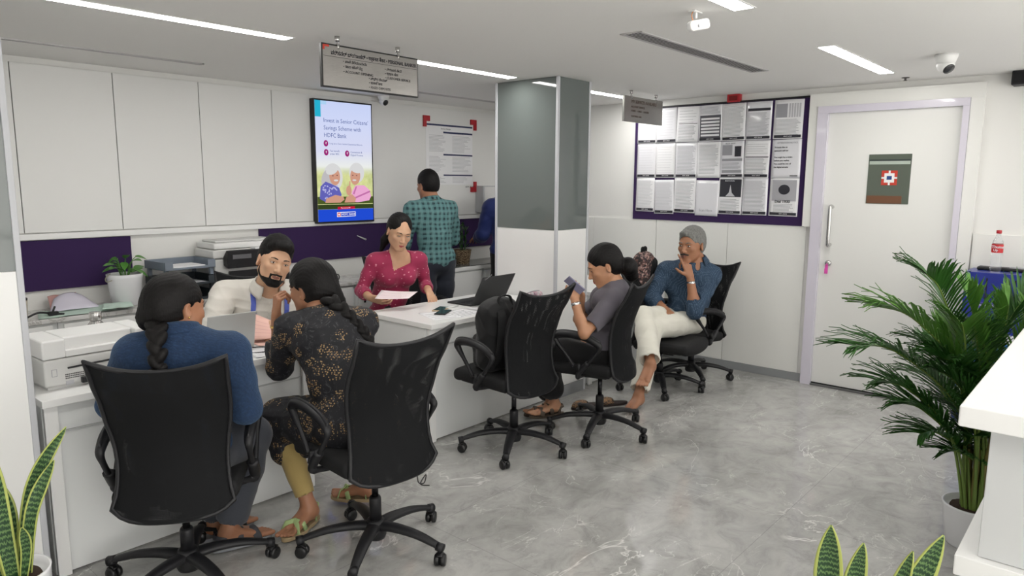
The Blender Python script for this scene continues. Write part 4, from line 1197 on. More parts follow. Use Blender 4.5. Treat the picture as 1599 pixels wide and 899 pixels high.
# ------------------------------------------------------------------ ceiling devices
def dome_cam(loc, label, aim, s=1.0):
    t = thing('dome_camera', label, 'camera', loc)
    MB().lathe([(.052 * s, 0), (.052 * s, -.012 * s), (.045 * s, -.03 * s), (.040 * s, -.045 * s)], 28).build('camera_base', WPLAST, t, smooth=True)
    a = Vector(aim).normalized(); T = Matrix.Translation((0, 0, -.05 * s)) @ a.to_track_quat('Z', 'Y').to_matrix().to_4x4()
    MB().lathe([(.004, -.040), (.022, -.036), (.036, -.018), (.040, 0), (.036, .018), (.030, .028), (.026, .032)], 26, M=T @ Matrix.Scale(s, 4)).build('camera_ball', WPLAST, t, smooth=True)
    MB().lathe([(.027, .029), (.027, .034), (.018, .036), (.010, .040), (.002, .041)], 22, M=T @ Matrix.Scale(s, 4)).build('lens_window', mat('lens_dark', (.03, .03, .032), .15) if 'lens_dark' not in bpy.data.materials else bpy.data.materials['lens_dark'], t, smooth=True)
    return t
dome_cam((4.76, .905, CEIL), 'white dome camera on the ceiling above the door', (-.35, -.45, -.55), 1.15)
dome_cam((4.02, 5.0, CEIL), 'small white dome camera on the ceiling at the top corner of the display screen', (.0, -.9, -.45), .95)
t = thing('motion_sensor', 'small white motion sensor hanging from the ceiling before the air grille', 'sensor', (2.915, 1.51, CEIL))
MB().bb((-.035, -.012, -.006), (.035, .02, 0)).build('mount_plate', WPLAST, t, bevel=.002)
MB().tube([(0, .0, 0), (0, 0, -.03)], .006, 8).build('stem', WPLAST, t, smooth=True)
MB().tube(bez([(-.022, .0, -.002), (-.03, .005, -.02), (-.022, 0, -.045)], 4), .002, 6).build('wire', mat('orange_wire', (.5, .2, .08), .5), t, smooth=True)
F = Field(); F.bx((.005, -.01, -.058), (.048, .024, .022), np.array([unit((.85, -.5, .22)), unit((.5, .87, 0)), unit(np.cross(unit((.85, -.5, .22)), unit((.5, .87, 0))))]), rad=.014); F.build('sensor_body', WPLAST, t, .003)
MB().lathe([(.010, -.002), (.010, .004), (.004, .006)], 16, M=Matrix.Translation((-.02, -.030, -.063)) @ Matrix.Rotation(R(100), 4, 'X')).build('sensor_eye', LIGHTINK, t, smooth=True)
t = thing('sprinkler', 'tiny dark sprinkler in the ceiling above the door surround', 'sprinkler', (5.60, 1.30, CEIL))
MB().lathe([(.026, 0), (.024, -.004), (.008, -.006), (.006, -.018), (.012, -.02), (.012, -.022)], 18).build('sprinkler_head', mat('sprinkler_metal', (.12, .11, .11), .4, metal=.6), t, smooth=True)
t = thing('alarm_box', 'red alarm box on the wall above the notice board', 'alarm', (XW - .001, 2.615, 2.293))
MB().bb((-.05, -.055, -.032), (0, .055, .032)).build('alarm_body', REDP, t, bevel=.004)
MB().bb((-.054, -.035, -.02), (-.05, .035, .018)).build('alarm_label', mat('dark_red', (.20, .01, .01), .5), t)
t = thing('wall_speaker', 'black box high on the wall at the right edge', 'speaker', (XW - .001, .57, 2.28))
MB().bb((-.13, -.20, -.045), (0, .13, .042)).build('speaker_case', BLACKP, t, bevel=.005)
MB().bb((-.134, -.19, -.035), (-.13, .12, .032)).build('speaker_grille', BLACKF, t)

# ------------------------------------------------------------------ notice board with its sheets
XB = XW - .001
t = thing('notice_board', 'large purple notice board covered with printed sheets, right of the column', 'notice board', (XB, 2.775, 1.765))
MB().bb((-.024, -.785, -.503), (0, .785, .503)).build('board_panel', PURPLE, t, bevel=.002)
m = MB(); m.bb((-.030, -.788, .492), (-.001, .788, .506)); m.bb((-.030, -.790, -.506), (-.001, -.782, .506)); m.build('board_edge', BLACKP, t)
FOIL = mat('plastic_sleeve', (.80, .80, .84), .12, coat=.7)
cols = [3.430, 3.235, 3.030, 2.818, 2.608, 2.395, 2.155]      # centre y of each column
wds = [.192, .196, .208, .212, .206, .212, .232]
rows = [2.100, 1.792, 1.487]                                     # centre z of each row
desc = [
 ['washed-out white sheet at the top left of the notice board', 'blank-looking sheet second from left in the top row of notices', 'top row sheet with faint stripes and dense small print below', 'top row sheet with a boxed table of white rows', 'top row sheet of even paragraphs below the red alarm box', 'top row sheet with a dark banner line and a glare spot', 'top right sheet with a grey figure table'],
 ['pale sheet at the left end of the middle row of notices', 'blank white sheet second from left in the middle row of notices', 'middle row sheet with a glare streak, directly above a striped print', 'middle row sheet of dense lines above the sheet reading Scan Here', 'middle row sheet with two small pictures and a grey band', 'middle row sheet with one dark rule across it', 'middle row sheet of large bold sentences at the right end'],
 ['close-printed sheet at the bottom left of the notice board', 'sheet hanging slightly lower, second from left in the bottom row of notices', 'bottom row sheet of dense grey print left of the Scan Here sheet', 'sheet reading Scan Here in the bottom row', 'bottom row sheet with a black picture of a pale spire', 'bottom row sheet of narrow paragraphs right of the black picture', 'bottom right sheet with a round dial picture and bold heading']]
def sheet(r, c):
    yc, zc, W, Hh = cols[c], rows[r], wds[c], .304
    dz = (-.016 if (r, c) == (2, 1) else (-.020 if (r, c) == (2, 3) else 0)); rr = random.Random(r * 10 + c)
    tt = thing('pinned_sheet', desc[r][c], 'sheet', (XB - .026, yc, zc + dz), 0, 'printed sheets on the notice board')
    tt.rotation_euler = (R(rr.uniform(-.8, .8)), 0, 0)
    th = lambda y, z: -.0015 - .0035 * (0.5 + .5 * math.sin(y * 25 + z * 9 + r + c))
    def pt(u, v, off=0.0):
        y = W / 2 - W * u; z = Hh / 2 - Hh * v; return (th(y, z) - off, y, z)
    MB().grid(lambda u, v: pt(u, v), 8, 10, thick=.0004).build('paper', FOIL if (r + c) % 2 else PAPER, tt, smooth=True)
    def rect(u0, v0, u1, v1, mm, nm, off=.0012, merge=None):
        g_ = merge if merge is not None else MB(); g_.grid(lambda u, v: pt(u0 + (u1 - u0) * u, v0 + (v1 - v0) * v, off), max(1, int((u1 - u0) * 8)), max(1, int((v1 - v0) * 8)))
        return g_ if merge is not None else g_.build(nm, mm, tt)
    foot_ = (r, c) not in ((0, 2), (1, 3), (1, 6), (2, 3))
    if foot_: rect(.04, .900, .96, .972, INK, 'footer_bar'); text_mesh('footer_text', 'HDFC BANK', .012, PAPER, tt, (-.0075, .03, Hh / 2 - Hh * .936), normal='-x')
    lines = MB(); step = .032
    def para(v0, v1, u0=.08, u1=.92, lw=.011, st=step, ragged=True):
        v = v0
        while v < v1: rect(u0, v, u1 - (rr.uniform(0, .18) if ragged else 0), v + lw, None, None, merge=lines); v += st
    if (r, c) == (2, 3):
        text_mesh('sheet_words', 'Scan Here', .030, GREYINK, tt, (-.0085, .068, -.105), normal='-x'); return
    if (r, c) == (2, 4):
        rect(.04, .03, .96, .52, INK, 'black_picture'); g_ = MB(); g_.add([pt(.5, .18, .002), pt(.44, .40, .002), pt(.30, .50, .002), pt(.70, .50, .002), pt(.56, .40, .002)], [(0, 1, 2, 3, 4)]); g_.build('pale_spire', LIGHTINK, tt, fix=False)
        text_mesh('sheet_words', 'INVITATION', .015, PAPER, tt, (-.0085, .05, Hh / 2 - Hh * .08), normal='-x'); para(.58, .88)
    elif (r, c) == (2, 6):
        rect(.08, .05, .92, .60, mat('grey_print', (.42, .42, .45), .6) if 'grey_print' not in bpy.data.materials else bpy.data.materials['grey_print'], 'grey_picture')
        g_ = MB(); g_.add([pt(.5 + .20 * math.cos(a), .30 + .13 * math.sin(a), .002) for a in [k * PI / 12 for k in range(24)]], [list(range(24))]); g_.build('round_dial', INK, tt, fix=False)
        text_mesh('sheet_words', 'Dial 1930', .032, INK, tt, (-.0085, .070, -.035), normal='-x', bold=.0005); para(.68, .90, .15, .85)
    elif (r, c) == (1, 6):
        text_mesh('sheet_heading', 'ATTENTION NOTICE', .017, GREYINK, tt, (-.0085, .075, .125), normal='-x', bold=.0004)
        for q, s_ in enumerate(('"It looks like an', 'innocent call but', '', 'You might be a victim', 'before you realise.', 'You could be one of', 'the digital arrests')): 
            if s_: text_mesh('sheet_line', s_, .0165, INK, tt, (-.0085, .095, .09 - q * .026), normal='-x', bold=.0003)
        rect(.65, .93, .92, .955, INK, 'footer_mark')
    elif (r, c) == (1, 4):
        rect(.08, .10, .50, .38, GREYINK, 'small_picture'); rect(.60, .14, .88, .42, INK, 'small_picture'); rect(.08, .47, .94, .54, GREYINK, 'grey_band'); para(.58, .76); rect(.08, .78, .92, .86, GREYINK, 'grey_band'); text_mesh('sheet_heading', 'FRAUD SAFETY', .013, INK, tt, (-.0085, .06, .132), normal='-x')
    elif (r, c) == (0, 3):
        rect(.05, .28, .95, .90, mat('charcoal_print', (.10, .10, .12), .6) if 'charcoal_print' not in bpy.data.materials else bpy.data.materials['charcoal_print'], 'dark_table')
        for k in range(6): rect(.10, .35 + k * .09, .90, .405 + k * .09, PAPER, 'table_row', .0022)
        para(.06, .24)
    elif (r, c) == (0, 5):
        rect(.06, .17, .94, .24, INK, 'dark_banner'); para(.29, .88)
    elif (r, c) == (0, 6):
        rect(.06, .10, .45, .45, GREYINK, 'grey_table'); g_ = MB()
        for k in range(5): rect(.50 + k * .085, .10, .56 + k * .085, .45, None, None, merge=g_)
        g_.build('table_columns', LIGHTINK, tt); para(.50, .90)
    elif (r, c) == (0, 2):
        para(.12, .45, .1, .9, .008, .08); rect(.1, .47, .95, .485, INK, 'rule'); para(.53, .93)
    elif (r, c) == (1, 5):
        rect(.05, .43, .95, .455, INK, 'rule'); para(.10, .40, .08, .92, .007, .06); para(.48, .88)
    elif (r, c) in ((0, 0), (0, 1), (1, 0), (1, 1)):
        para(.10, .88, .1, .9, .006, .075)
    else:
        para(.08, .89, .08, .93, .010, .034)
    if lines.v: lines.build('text_lines', GREYINK if c > 1 else LIGHTINK, tt)
for r in range(3):
    for c in range(7): sheet(r, c)
# ------------------------------------------------------------------ things on the first desk
# white office printer at the left end, its back to us
t = thing('printer', 'white office printer on the first desk, its back toward us', 'printer', (.852, 3.235, .7505), R(2))
G1 = mat('printer_white', (.68, .68, .665), .4); G2 = mat('printer_lid_white', (.80, .80, .79), .35)
MB().bb((0, 0, .012), (.43, .235, .125)).build('printer_body', G1, t, bevel=.010)
MB().bb((.012, .012, 0), (.42, .22, .013)).build('printer_foot', G1, t)
m = MB(); m.bb((-.002, -.002, .127), (.085, .24, .205)); m.bb((.36, -.002, .127), (.435, .24, .205)); m.bb((.0855, .035, .127), (.3595, .24, .205)); m.build('scanner_lid', G2, t, bevel=.008)
MB().bb((.084, -.001, .129), (.361, .036, .155)).build('lid_lip', G2, t, bevel=.002)
MB().tube(bez([(.085, -.004, .083), (.16, -.006, .086), (.30, -.006, .090), (.42, -.004, .094)], 4), .004, 8).build('cable', BLACKP, t, smooth=True)
MB().bb((.026, -.0012, .055), (.046, .001, .085)).build('socket_outline', GREYINK, t); MB().bb((.028, -.0018, .057), (.044, -.0010, .083)).build('socket_cover', G1, t)
m = MB()
for i in range(16):
    for j in range(3): m.bb((.075 + i * .0065, -.0015, .038 + j * .008), (.079 + i * .0065, .001, .042 + j * .008))
m.build('vent_holes', BLACKP, t)['kind'] = 'stuff'
MB().bb((.130, -.020, .012), (.165, .001, .036)).build('plug', BLACKP, t, bevel=.003)
MB().bb((.075, -.0015, .012), (.105, .001, .030)).build('rating_label', LIGHTINK, t)
MB().tube(bez([(.165, -.012, .024), (.22, -.03, .012), (.30, -.035, .006), (.36, -.02, .005)], 5), .0032, 8).build('power_cord', BLACKP, t, smooth=True)

def laptop(loc, rz, W, D, open_deg, m_lid, m_base, label, logo=False, thick=.012):
    """hinge along x at y=0, keyboard towards +y, lid leaning back"""
    t = thing('laptop', label, 'laptop', loc, rz)
    MB().bb((-W / 2, .0, 0), (W / 2, D, thick)).build('keyboard_base', m_base, t, bevel=.003)
    k = MB()
    for i in range(12):
        for j in range(5): k.bb((-W * .43 + i * W * .0725, D * .12 + j * D * .10, thick), (-W * .43 + i * W * .0725 + W * .060, D * .12 + j * D * .10 + D * .08, thick + .0012))
    k.build('keys', BLACKP, t)['kind'] = 'stuff'
    a = R(open_deg - 90)
    T = Matrix.Translation((0, -.002, thick)) @ Matrix.Rotation(a, 4, 'X')
    lid = MB().bb((-W / 2, -.0075, 0), (W / 2, 0, D), 0, T).build('lid', m_lid, t, bevel=.003)
    MB().bb((-W / 2 + .012, .0002, .012), (W / 2 - .012, .001, D - .012), 0, T).build('screen', mat('screen_dark', (.01, .012, .016), .1) if 'screen_dark' not in bpy.data.materials else bpy.data.materials['screen_dark'], t)
    MB().tube([(-W * .4, -.002, thick * .8), (W * .4, -.002, thick * .8)], .005, 8).build('hinge', m_base, t, smooth=True)
    return t, lid, T
SIL = mat('silver_laptop_lid', (.50, .51, .50), .38, metal=.25)
laptop((1.688, 3.345, .7505), R(-3), .245, .19, 102, SIL, SIL, 'silver laptop on the first desk facing the bearded man')
BLK = mat('matte_black_laptop', (.018, .019, .02), .5)
t, lid, T = laptop((3.60, 3.375, .7505), R(2), .345, .225, 118, BLK, BLK, 'black laptop open on the second desk')
o = text_mesh('lid_lettering', 'ThinkPad', .016, mat('silver_print', (.55, .55, .56), .3), lid, (0, 0, 0), depth=.0002, sx=1.1)
o.data.transform(T @ Matrix.Translation((-.148, -.0082, .205)) @ Matrix.Rotation(R(-38), 4, 'Y'))
# cables beside the silver laptop
tag(MB().tube(bez([(1.80, 3.33, .756), (1.86, 3.27, .7545), (1.80, 3.20, .7545), (1.74, 3.215, .7545), (1.70, 3.25, .7545), (1.62, 3.20, .7545)], 8), .0035, 8).build('laptop_cable', BLACKP, smooth=True), 'black cable looping on the first desk beside the silver laptop', 'cable')

def paper(pts, label, m=None, name='paper_sheet', curl=0.0, lines=0, z=None, lm=None, group=None, ruled=True):
    """a sheet through four corner points"""
    a, b, c, d = [Vector(p) for p in pts]; ctr = (a + b + c + d) / 4
    t = thing(name, label, 'paper', tuple(ctr), 0, group)
    nrm = (b - a).cross(d - a).normalized()
    if nrm.z < 0: nrm = -nrm
    def fn(u, v, off=0): 
        p = a.lerp(b, u).lerp(d.lerp(c, u), v); return p - ctr + nrm * (curl * (4 * (u - .5) ** 2) + off)
    MB().grid(lambda u, v: fn(u, v), 8, 8, thick=.0006).build('sheet', m or PAPER, t, smooth=True)
    if lines:
        mb = MB(); rr = random.Random(len(label))
        for k in range(lines):
            v = .12 + .76 * k / lines; u1 = .9 - rr.uniform(0, .3)
            mb.grid(lambda u, w: fn(.1 + (u1 - .1) * u, v + .025 * w, .0005), 4, 1, thick=.0002)
        mb.build('printed_lines', lm or LIGHTINK, t)
    return t
PINKP = mat('pink_paper', (.80, .50, .43), .6)
paper([(1.60, 3.13, .7512), (1.80, 3.165, .7512), (1.90, 3.37, .7512), (1.70, 3.33, .7512)], 'white printed form on the first desk by the leaning woman', lines=5, lm=GREYINK)
paper([(1.70, 3.115, .7530), (1.90, 3.13, .7530), (1.95, 3.33, .7530), (1.76, 3.32, .7530)], 'upper white form with blue print on the first desk', lines=6, curl=.003)
paper([(1.84, 3.33, .7535), (2.00, 3.30, .7535), (2.01, 3.46, .7535), (1.85, 3.50, .7535)], 'pale pink sheet lying on the first desk below the held papers', PINKP, curl=.002)
paper([(1.83, 3.42, .770), (2.0, 3.345, .775), (2.05, 3.43, .815), (1.90, 3.52, .90)], 'pink form held up by the bearded man', PINKP, lines=5, lm=mat('pink_lines', (.72, .42, .38), .6), curl=.006)
# cup of steel flask behind the printer
t = thing('flask', 'steel flask with a round lid standing on the shelf behind the white printer', 'flask', (1.192, 3.655, .7505))
MB().lathe([(.034, 0), (.037, .01), (.037, .15), (.035, .170), (.024, .184), (.023, .19)], 28).build('flask_body', STEEL, t, smooth=True)
MB().lathe([(.025, .191), (.0265, .193), (.0265, .225), (.024, .229), (.0, .230)], 28).build('flask_lid', STEEL, t, smooth=True)

# ------------------------------------------------------------------ things on the second desk
def phone(loc, rz, m_body, label, tilt=None, s=1.0, screen=None):
    t = thing('phone', label, 'phone', loc, rz)
    if tilt is not None: t.rotation_euler = tilt
    MB().bb((-.037 * s, -.078 * s, 0), (.037 * s, .078 * s, .008)).build('phone_body', m_body, t, bevel=.003, seg=3)
    MB().bb((-.033 * s, -.073 * s, .0081), (.033 * s, .073 * s, .0087)).build('phone_screen', screen or mat('phone_glass', (.006, .007, .009), .08) if 'phone_glass' not in bpy.data.materials or screen else bpy.data.materials['phone_glass'], t)
    return t
phone((3.21, 3.435, .7512), R(-62), mat('gold_case', (.55, .42, .27), .35), 'gold-edged phone on the second desk, the farther of two')
phone((3.135, 3.335, .7525), R(-60), BLACKP, 'black phone on the second desk, the nearer of two')
tag(MB().tube([(3.245, 3.425, .757), (3.375, 3.44, .757)], [.0055, .0045], 10).build('pen', WPLAST, smooth=True), 'white pen beside the gold-edged phone on the second desk', 'pen')
paper([(2.93, 3.20, .7512), (3.13, 3.135, .7512), (3.22, 3.39, .7512), (3.02, 3.45, .7512)], 'white form under the black phone on the second desk', lines=4, lm=GREYINK)
paper([(3.10, 3.13, .7518), (3.34, 3.16, .7518), (3.34, 3.36, .7518), (3.12, 3.34, .7518)], 'white form with dark print nearest the backpack on the second desk', lines=5, lm=INK)
paper([(3.36, 3.14, .7514), (3.60, 3.18, .7514), (3.56, 3.34, .7514), (3.34, 3.33, .7514)], 'blank white page beside the black laptop', curl=.004)
paper([(2.86, 3.69, .835), (3.04, 3.56, .83), (3.17, 3.62, .855), (2.98, 3.77, .87)], 'pinkish white sheet held by the woman in magenta', mat('pinkish_white_paper', (.85, .74, .76), .6), lines=6, curl=.004, lm=mat('pink_print', (.62, .42, .46), .6))
# small floral pouch at the right end of the second desk
def m_pouch():
    g = N('floral_pouch_cloth'); vo = g.n('TexVoronoi'); vo.inputs['Scale'].default_value = 55; g.l(g.tc.outputs['Object'], vo.inputs['Vector'])
    sp = g.n('SeparateColor'); g.l(vo.outputs['Color'], sp.inputs[0])
    g.l(g.ramp(sp.outputs[0], [(.2, (.55, .50, .52)), (.5, (.12, .08, .12)), (.8, (.55, .30, .36))]), g.b.inputs['Base Color']); g.b.inputs['Roughness'].default_value = .8; return g.m
F = Field(); F.bx((0, 0, .035), (.085, .035, .034), rad=.03); F.warp = folds(.004, 40, 2)
t = thing('pouch', 'small floral pouch at the right end of the second desk', 'pouch', (3.90, 3.20, .7505), R(5)); F.build('pouch_body', m_pouch(), t, .006)
MB().tube(bez([(-.07, 0, .070), (-.03, 0, .074), (.03, 0, .074), (.07, 0, .070)], 4), .003, 6).build('zip', GREYINK, t, smooth=True)
# phone held by the young woman
ph = phone((3.50, 2.545, .955), 0, mat('lilac_phone_case', (.26, .25, .36), .35), 'lilac phone held by the young woman in grey', s=.82, screen=mat('lit_phone_screen', (.28, .28, .36), .15))
ph.location = (3.425, 2.497, .985)
_y = Vector((-.50, .58, .64)).normalized(); _n = Vector((.335, .0, .085)); _n = (_n - _y * _n.dot(_y)).normalized(); _x = _y.cross(_n)
ph.rotation_euler = Matrix(((_x.x, _y.x, _n.x), (_x.y, _y.y, _n.y), (_x.z, _y.z, _n.z))).to_euler()

# black backpack on the third chair
t = thing('backpack', 'black backpack standing on the seat of the empty chair', 'backpack', (3.085, 2.80, .475), R(-6))
F = Field(); F.bx((0, .0, .21), (.145, .085, .205), rad=.075, k=.02); F.bx((0, .085, .12), (.115, .05, .11), rad=.045, k=.02); F.el((0, .0, .38), (.12, .075, .07), k=.04); F.pl((0, 0, .002), (0, 0, -1)); F.warp = folds(.010, 26, 6)
F.build('bag_body', fabric('black_backpack_nylon', (.010, .010, .011), rough=.6, vs=14), t, .006)
MB().tube(bez([(-.05, -.06, .40), (-.045, -.05, .45), (0, -.045, .462), (.045, -.05, .45), (.05, -.06, .40)], 5), 1, 8, flat=(.012, .005)).build('carry_handle', BLACKF, t, smooth=True)
for sg in (-1, 1): MB().tube(bez([(sg * .05, -.07, .39), (sg * .075, -.115, .34), (sg * .085, -.12, .22), (sg * .09, -.095, .10), (sg * .10, -.05, .04)], 5), 1, 8, flat=(.026, .006)).build('shoulder_strap', BLACKF, t, smooth=True)
MB().tube(bez([(-.12, .07, .26), (-.06, .10, .34), (0, .105, .36), (.06, .10, .34), (.12, .07, .26)], 5), .003, 6).build('zip', GREYINK, t, smooth=True)

# patterned backpack on the sixth chair
def m_bag():
    g = N('speckled_backpack_cloth'); vo = g.n('TexVoronoi'); vo.inputs['Scale'].default_value = 75; g.l(g.tc.outputs['Object'], vo.inputs['Vector'])
    sp = g.n('SeparateColor'); g.l(vo.outputs['Color'], sp.inputs[0])
    g.l(g.ramp(sp.outputs[1], [(.35, (.025, .018, .018)), (.55, (.20, .10, .085)), (.75, (.48, .32, .28)), (.9, (.08, .05, .06))]), g.b.inputs['Base Color']); g.b.inputs['Roughness'].default_value = .8; return g.m
t = thing('backpack', 'speckled brown backpack with a black front, hung on the chair beside the grey-haired man', 'backpack', (4.99, 2.955, .62), R(8))
F = Field(); F.bx((0, .0, .215), (.12, .065, .20), rad=.065, k=.02); F.el((0, 0, .36), (.10, .06, .07), k=.04); F.warp = folds(.006, 26, 9)
F.build('bag_body', m_bag(), t, .006)
F = Field(); F.bx((.055, -.02, .20), (.075, .065, .185), rad=.05, k=.02); F.build('front_pocket', BLACKF, t, .007)
for sg in (-1, 1): MB().tube(bez([(sg * .04, .0, .415), (sg * .045, 0, .455), (sg * .02, .0, .468), (sg * .005, 0, .45), (sg * .01, 0, .41)], 5), 1, 8, flat=(.009, .004)).build('handle_loop', BLACKF, t, smooth=True)

# pair of patterned slippers by the bare foot
def m_slip():
    g = N('patterned_slipper'); n = g.noise(38, 3, None, .6, 1.0); g.l(g.ramp(n.outputs['Fac'], [(.42, (.012, .010, .010)), (.5, (.40, .22, .10)), (.56, (.015, .012, .012))]), g.b.inputs['Base Color']); g.b.inputs['Roughness'].default_value = .6; return g.m
SLM = m_slip()
def slipper(loc, rz, label):
    t = thing('slipper', label, 'slipper', loc, rz, None)
    m = MB(); m.prism([(.040 * math.sin(a) + .006 * math.cos(a), .125 * math.cos(a)) for a in [2 * PI * k / 24 for k in range(24)]], .001, .020); m.build('slipper_sole', mat('dark_sole', (.03, .02, .018), .7) if 'dark_sole' not in bpy.data.materials else bpy.data.materials['dark_sole'], t, bevel=.004)
    F = Field(); F.el((0, .045, .022), (.046, .075, .040), k=.01); F.el((0, .025, .020), (.034, .075, .030), k=.006, op='-'); F.pl((0, 0, .017), (0, 0, -1)); F.build('slipper_upper', SLM, t, .005)
    return t
slipper((4.235, 2.735, 0), R(60), 'patterned black and tan slipper beside the bare foot, the right-hand one')
slipper((4.06, 2.84, 0), R(75), 'patterned black and tan slipper behind its pair, the left-hand one')

# ------------------------------------------------------------------ things on the wall counter
# potted money plant
def leaf_mesh(mb, base, tip, wd, up, droop=.0, n=6, mi=0, fold=.15, shape='heart'):
    base, tip = Vector(base), Vector(tip); ax = tip - base; L_ = ax.length; ax.normalize(); side = ax.cross(Vector(up)).normalized(); nn = side.cross(ax).normalized()
    st = len(mb.v); 
    for i in range(n + 1):
        u = i / n
        if shape == 'heart': w_ = wd * (math.sin(PI * min(1, u * .95 + .08)) ** .7) * (1 - .35 * u)
        else: w_ = wd * math.sin(PI * (u * .92 + .06)) ** .8
        if i == n: w_ = wd * .02
        c = base + ax * L_ * u + nn * (-droop * u * u * L_)
        for s_ in (-1, 0, 1): mb.v.append(c + side * w_ / 2 * s_ + nn * (abs(s_) * fold * w_))
    for i in range(n):
        for j in range(2):
            a = st + i * 3 + j; mb.f.append([a, a + 1, a + 4, a + 3]); mb.m.append(mi)
def m_leaf(name, c1, c2, rough=.35):
    g = N(name); n = g.noise(9, 3); g.l(g.mix(n.outputs['Fac'], c1, c2), g.b.inputs['Base Color']); g.b.inputs['Roughness'].default_value = rough; g.b.inputs['Subsurface Weight'].default_value = .08; g.b.inputs['Subsurface Radius'].default_value = (.01, .02, .005); return g.m
LEAFG = m_leaf('money_plant_leaf', (.035, .14, .02), (.11, .30, .045))
SOIL = mat('soil', (.04, .022, .014), .95, bump=.9, bscale=80)
WPOT = mat('white_ceramic_pot', (.80, .80, .82), .25)
t = thing('potted_plant', 'green money plant in a white pot on the wall counter at the left', 'plant', (1.80, 4.93, .7855))
MB().lathe([(.075, 0), (.085, .006), (.104, .18), (.108, .205), (.104, .207), (.098, .19), (.096, .182), (.0, .18)], 40).build('pot', WPOT, t, smooth=True)
MB().lathe([(.097, .170), (.09, .186), (.05, .190), (.0, .192)], 24).build('soil', SOIL, t, smooth=True)
rr = random.Random(3)
for k in range(17):
    a = k * 2.4 + rr.uniform(-.3, .3); r = rr.uniform(.05, .135); h = rr.uniform(.215, .33) if k > 2 else .34
    b = Vector((.02 * math.cos(a), .02 * math.sin(a), .185)); e = Vector((r * math.cos(a) * .75, r * math.sin(a) * .6, h - .03)); tip = e + Vector((math.cos(a) * .075, math.sin(a) * .055, rr.uniform(-.035, .04)))
    MB().tube(bez([b, (b + e) / 2 + Vector((0, 0, .03)), e], 4), .0025, 6).build('stem', LEAFG, t, smooth=True)
    mb = MB(); leaf_mesh(mb, e, tip, rr.uniform(.045, .062), (0, -.35, 1), droop=.25); mb.build('leaf', LEAFG, t, smooth=True, fix=False)
mb = MB().tube(bez([(-.09, -.02, .215), (-.125, -.03, .19), (-.12, -.03, .165), (-.095, -.05, .175)], 4), .003, 6); mb.build('stem', mat('dry_stem', (.35, .33, .25), .6), t, smooth=True)
# marble slab under the pot
tag(MB().bb((1.60, 4.81, .7852), (2.02, 4.815, .7853)).build('shadow_gap', MARB.m), None, None) if False else None
# paper heap
GRN = mat('pale_green_paper', (.56, .70, .62), .6)
def crumple(pts, label, m, amp, seed, n=14, lift=None, name='paper_sheet'):
    a, b, c, d = [Vector(p) for p in pts]; ctr = (a + b + c + d) / 4; t = thing(name, label, 'paper', tuple(ctr))
    def fn(u, v):
        p = a.lerp(b, u).lerp(d.lerp(c, u), v) - ctr
        z = amp * (.5 + .5 * mnoise.noise(Vector((u * 3 + seed, v * 3, 0)))) + (lift(u, v) if lift else 0); return p + Vector((0, 0, z))
    MB().grid(fn, n, n, thick=.0007).build('sheet', m, t, smooth=True); return t
crumple([(1.25, 4.755, .786), (1.68, 4.75, .786), (1.70, 4.93, .786), (1.30, 4.95, .786)], 'large pale green paper sheet on the counter before the white pot', GRN, .012, 1, lift=lambda u, v: .012 * v)
crumple([(1.58, 4.72, .790), (1.76, 4.70, .790), (1.80, 4.86, .800), (1.64, 4.88, .80)], 'small crumpled pale green paper overhanging the counter edge', GRN, .035, 7)
crumple([(1.34, 4.86, .805), (1.62, 4.88, .80), (1.58, 5.05, .86), (1.42, 5.06, .85)], 'lilac white sheet propped on the green paper', mat('lilac_white_paper', (.76, .73, .84), .6), .008, 4, lift=lambda u, v: .03 * math.sin(PI * u) * v)
crumple([(1.38, 4.98, .79), (1.56, 4.98, .79), (1.56, 5.10, .87), (1.40, 5.10, .86)], 'pink paper behind the lilac white sheet', mat('faded_pink_paper', (.62, .36, .33), .6), .02, 9)
# mug and adapter at the far left
t = thing('mug', 'cream patterned mug on the counter at the left edge', 'mug', (1.205, 4.93, .7855))
MB().lathe([(.034, 0), (.038, .004), (.042, .09), (.043, .10), (.040, .10), (.038, .09), (.034, .01), (0, .008)], 28, cap=False).build('mug_body', mat('cream_mug', (.62, .56, .44), .4, var=.3, vscale=40), t, smooth=True)
MB().tube(bez([(-.04, 0, .08), (-.068, 0, .075), (-.07, 0, .04), (-.038, 0, .025)], 5), .005, 8).build('mug_handle', mat('mug_handle_cream', (.6, .55, .45), .4), t, smooth=True)
MB().lathe([(.043, .1), (.044, .112), (.03, .118), (0, .119)], 24).build('mug_lid', BLACKP, t, smooth=True)
t = thing('cable', 'black cable with a plug lying by the cream mug', 'cable', (1.30, 4.82, .7855))
MB().tube(bez([(-.09, .0, .01), (-.04, .0, .03), (.0, 0, .028), (.03, .0, .02)], 5), .006, 8).build('cord', BLACKP, t, smooth=True)
m = MB(); m.bb((.02, -.02, .004), (.07, .015, .03)); m.tube([(.045, .0, .03), (.06, .01, .058)], .006, 8); m.tube([(.06, -.01, .015), (.095, -.03, .012)], .007, 8); m.build('plug', BLACKP, t, bevel=.002)
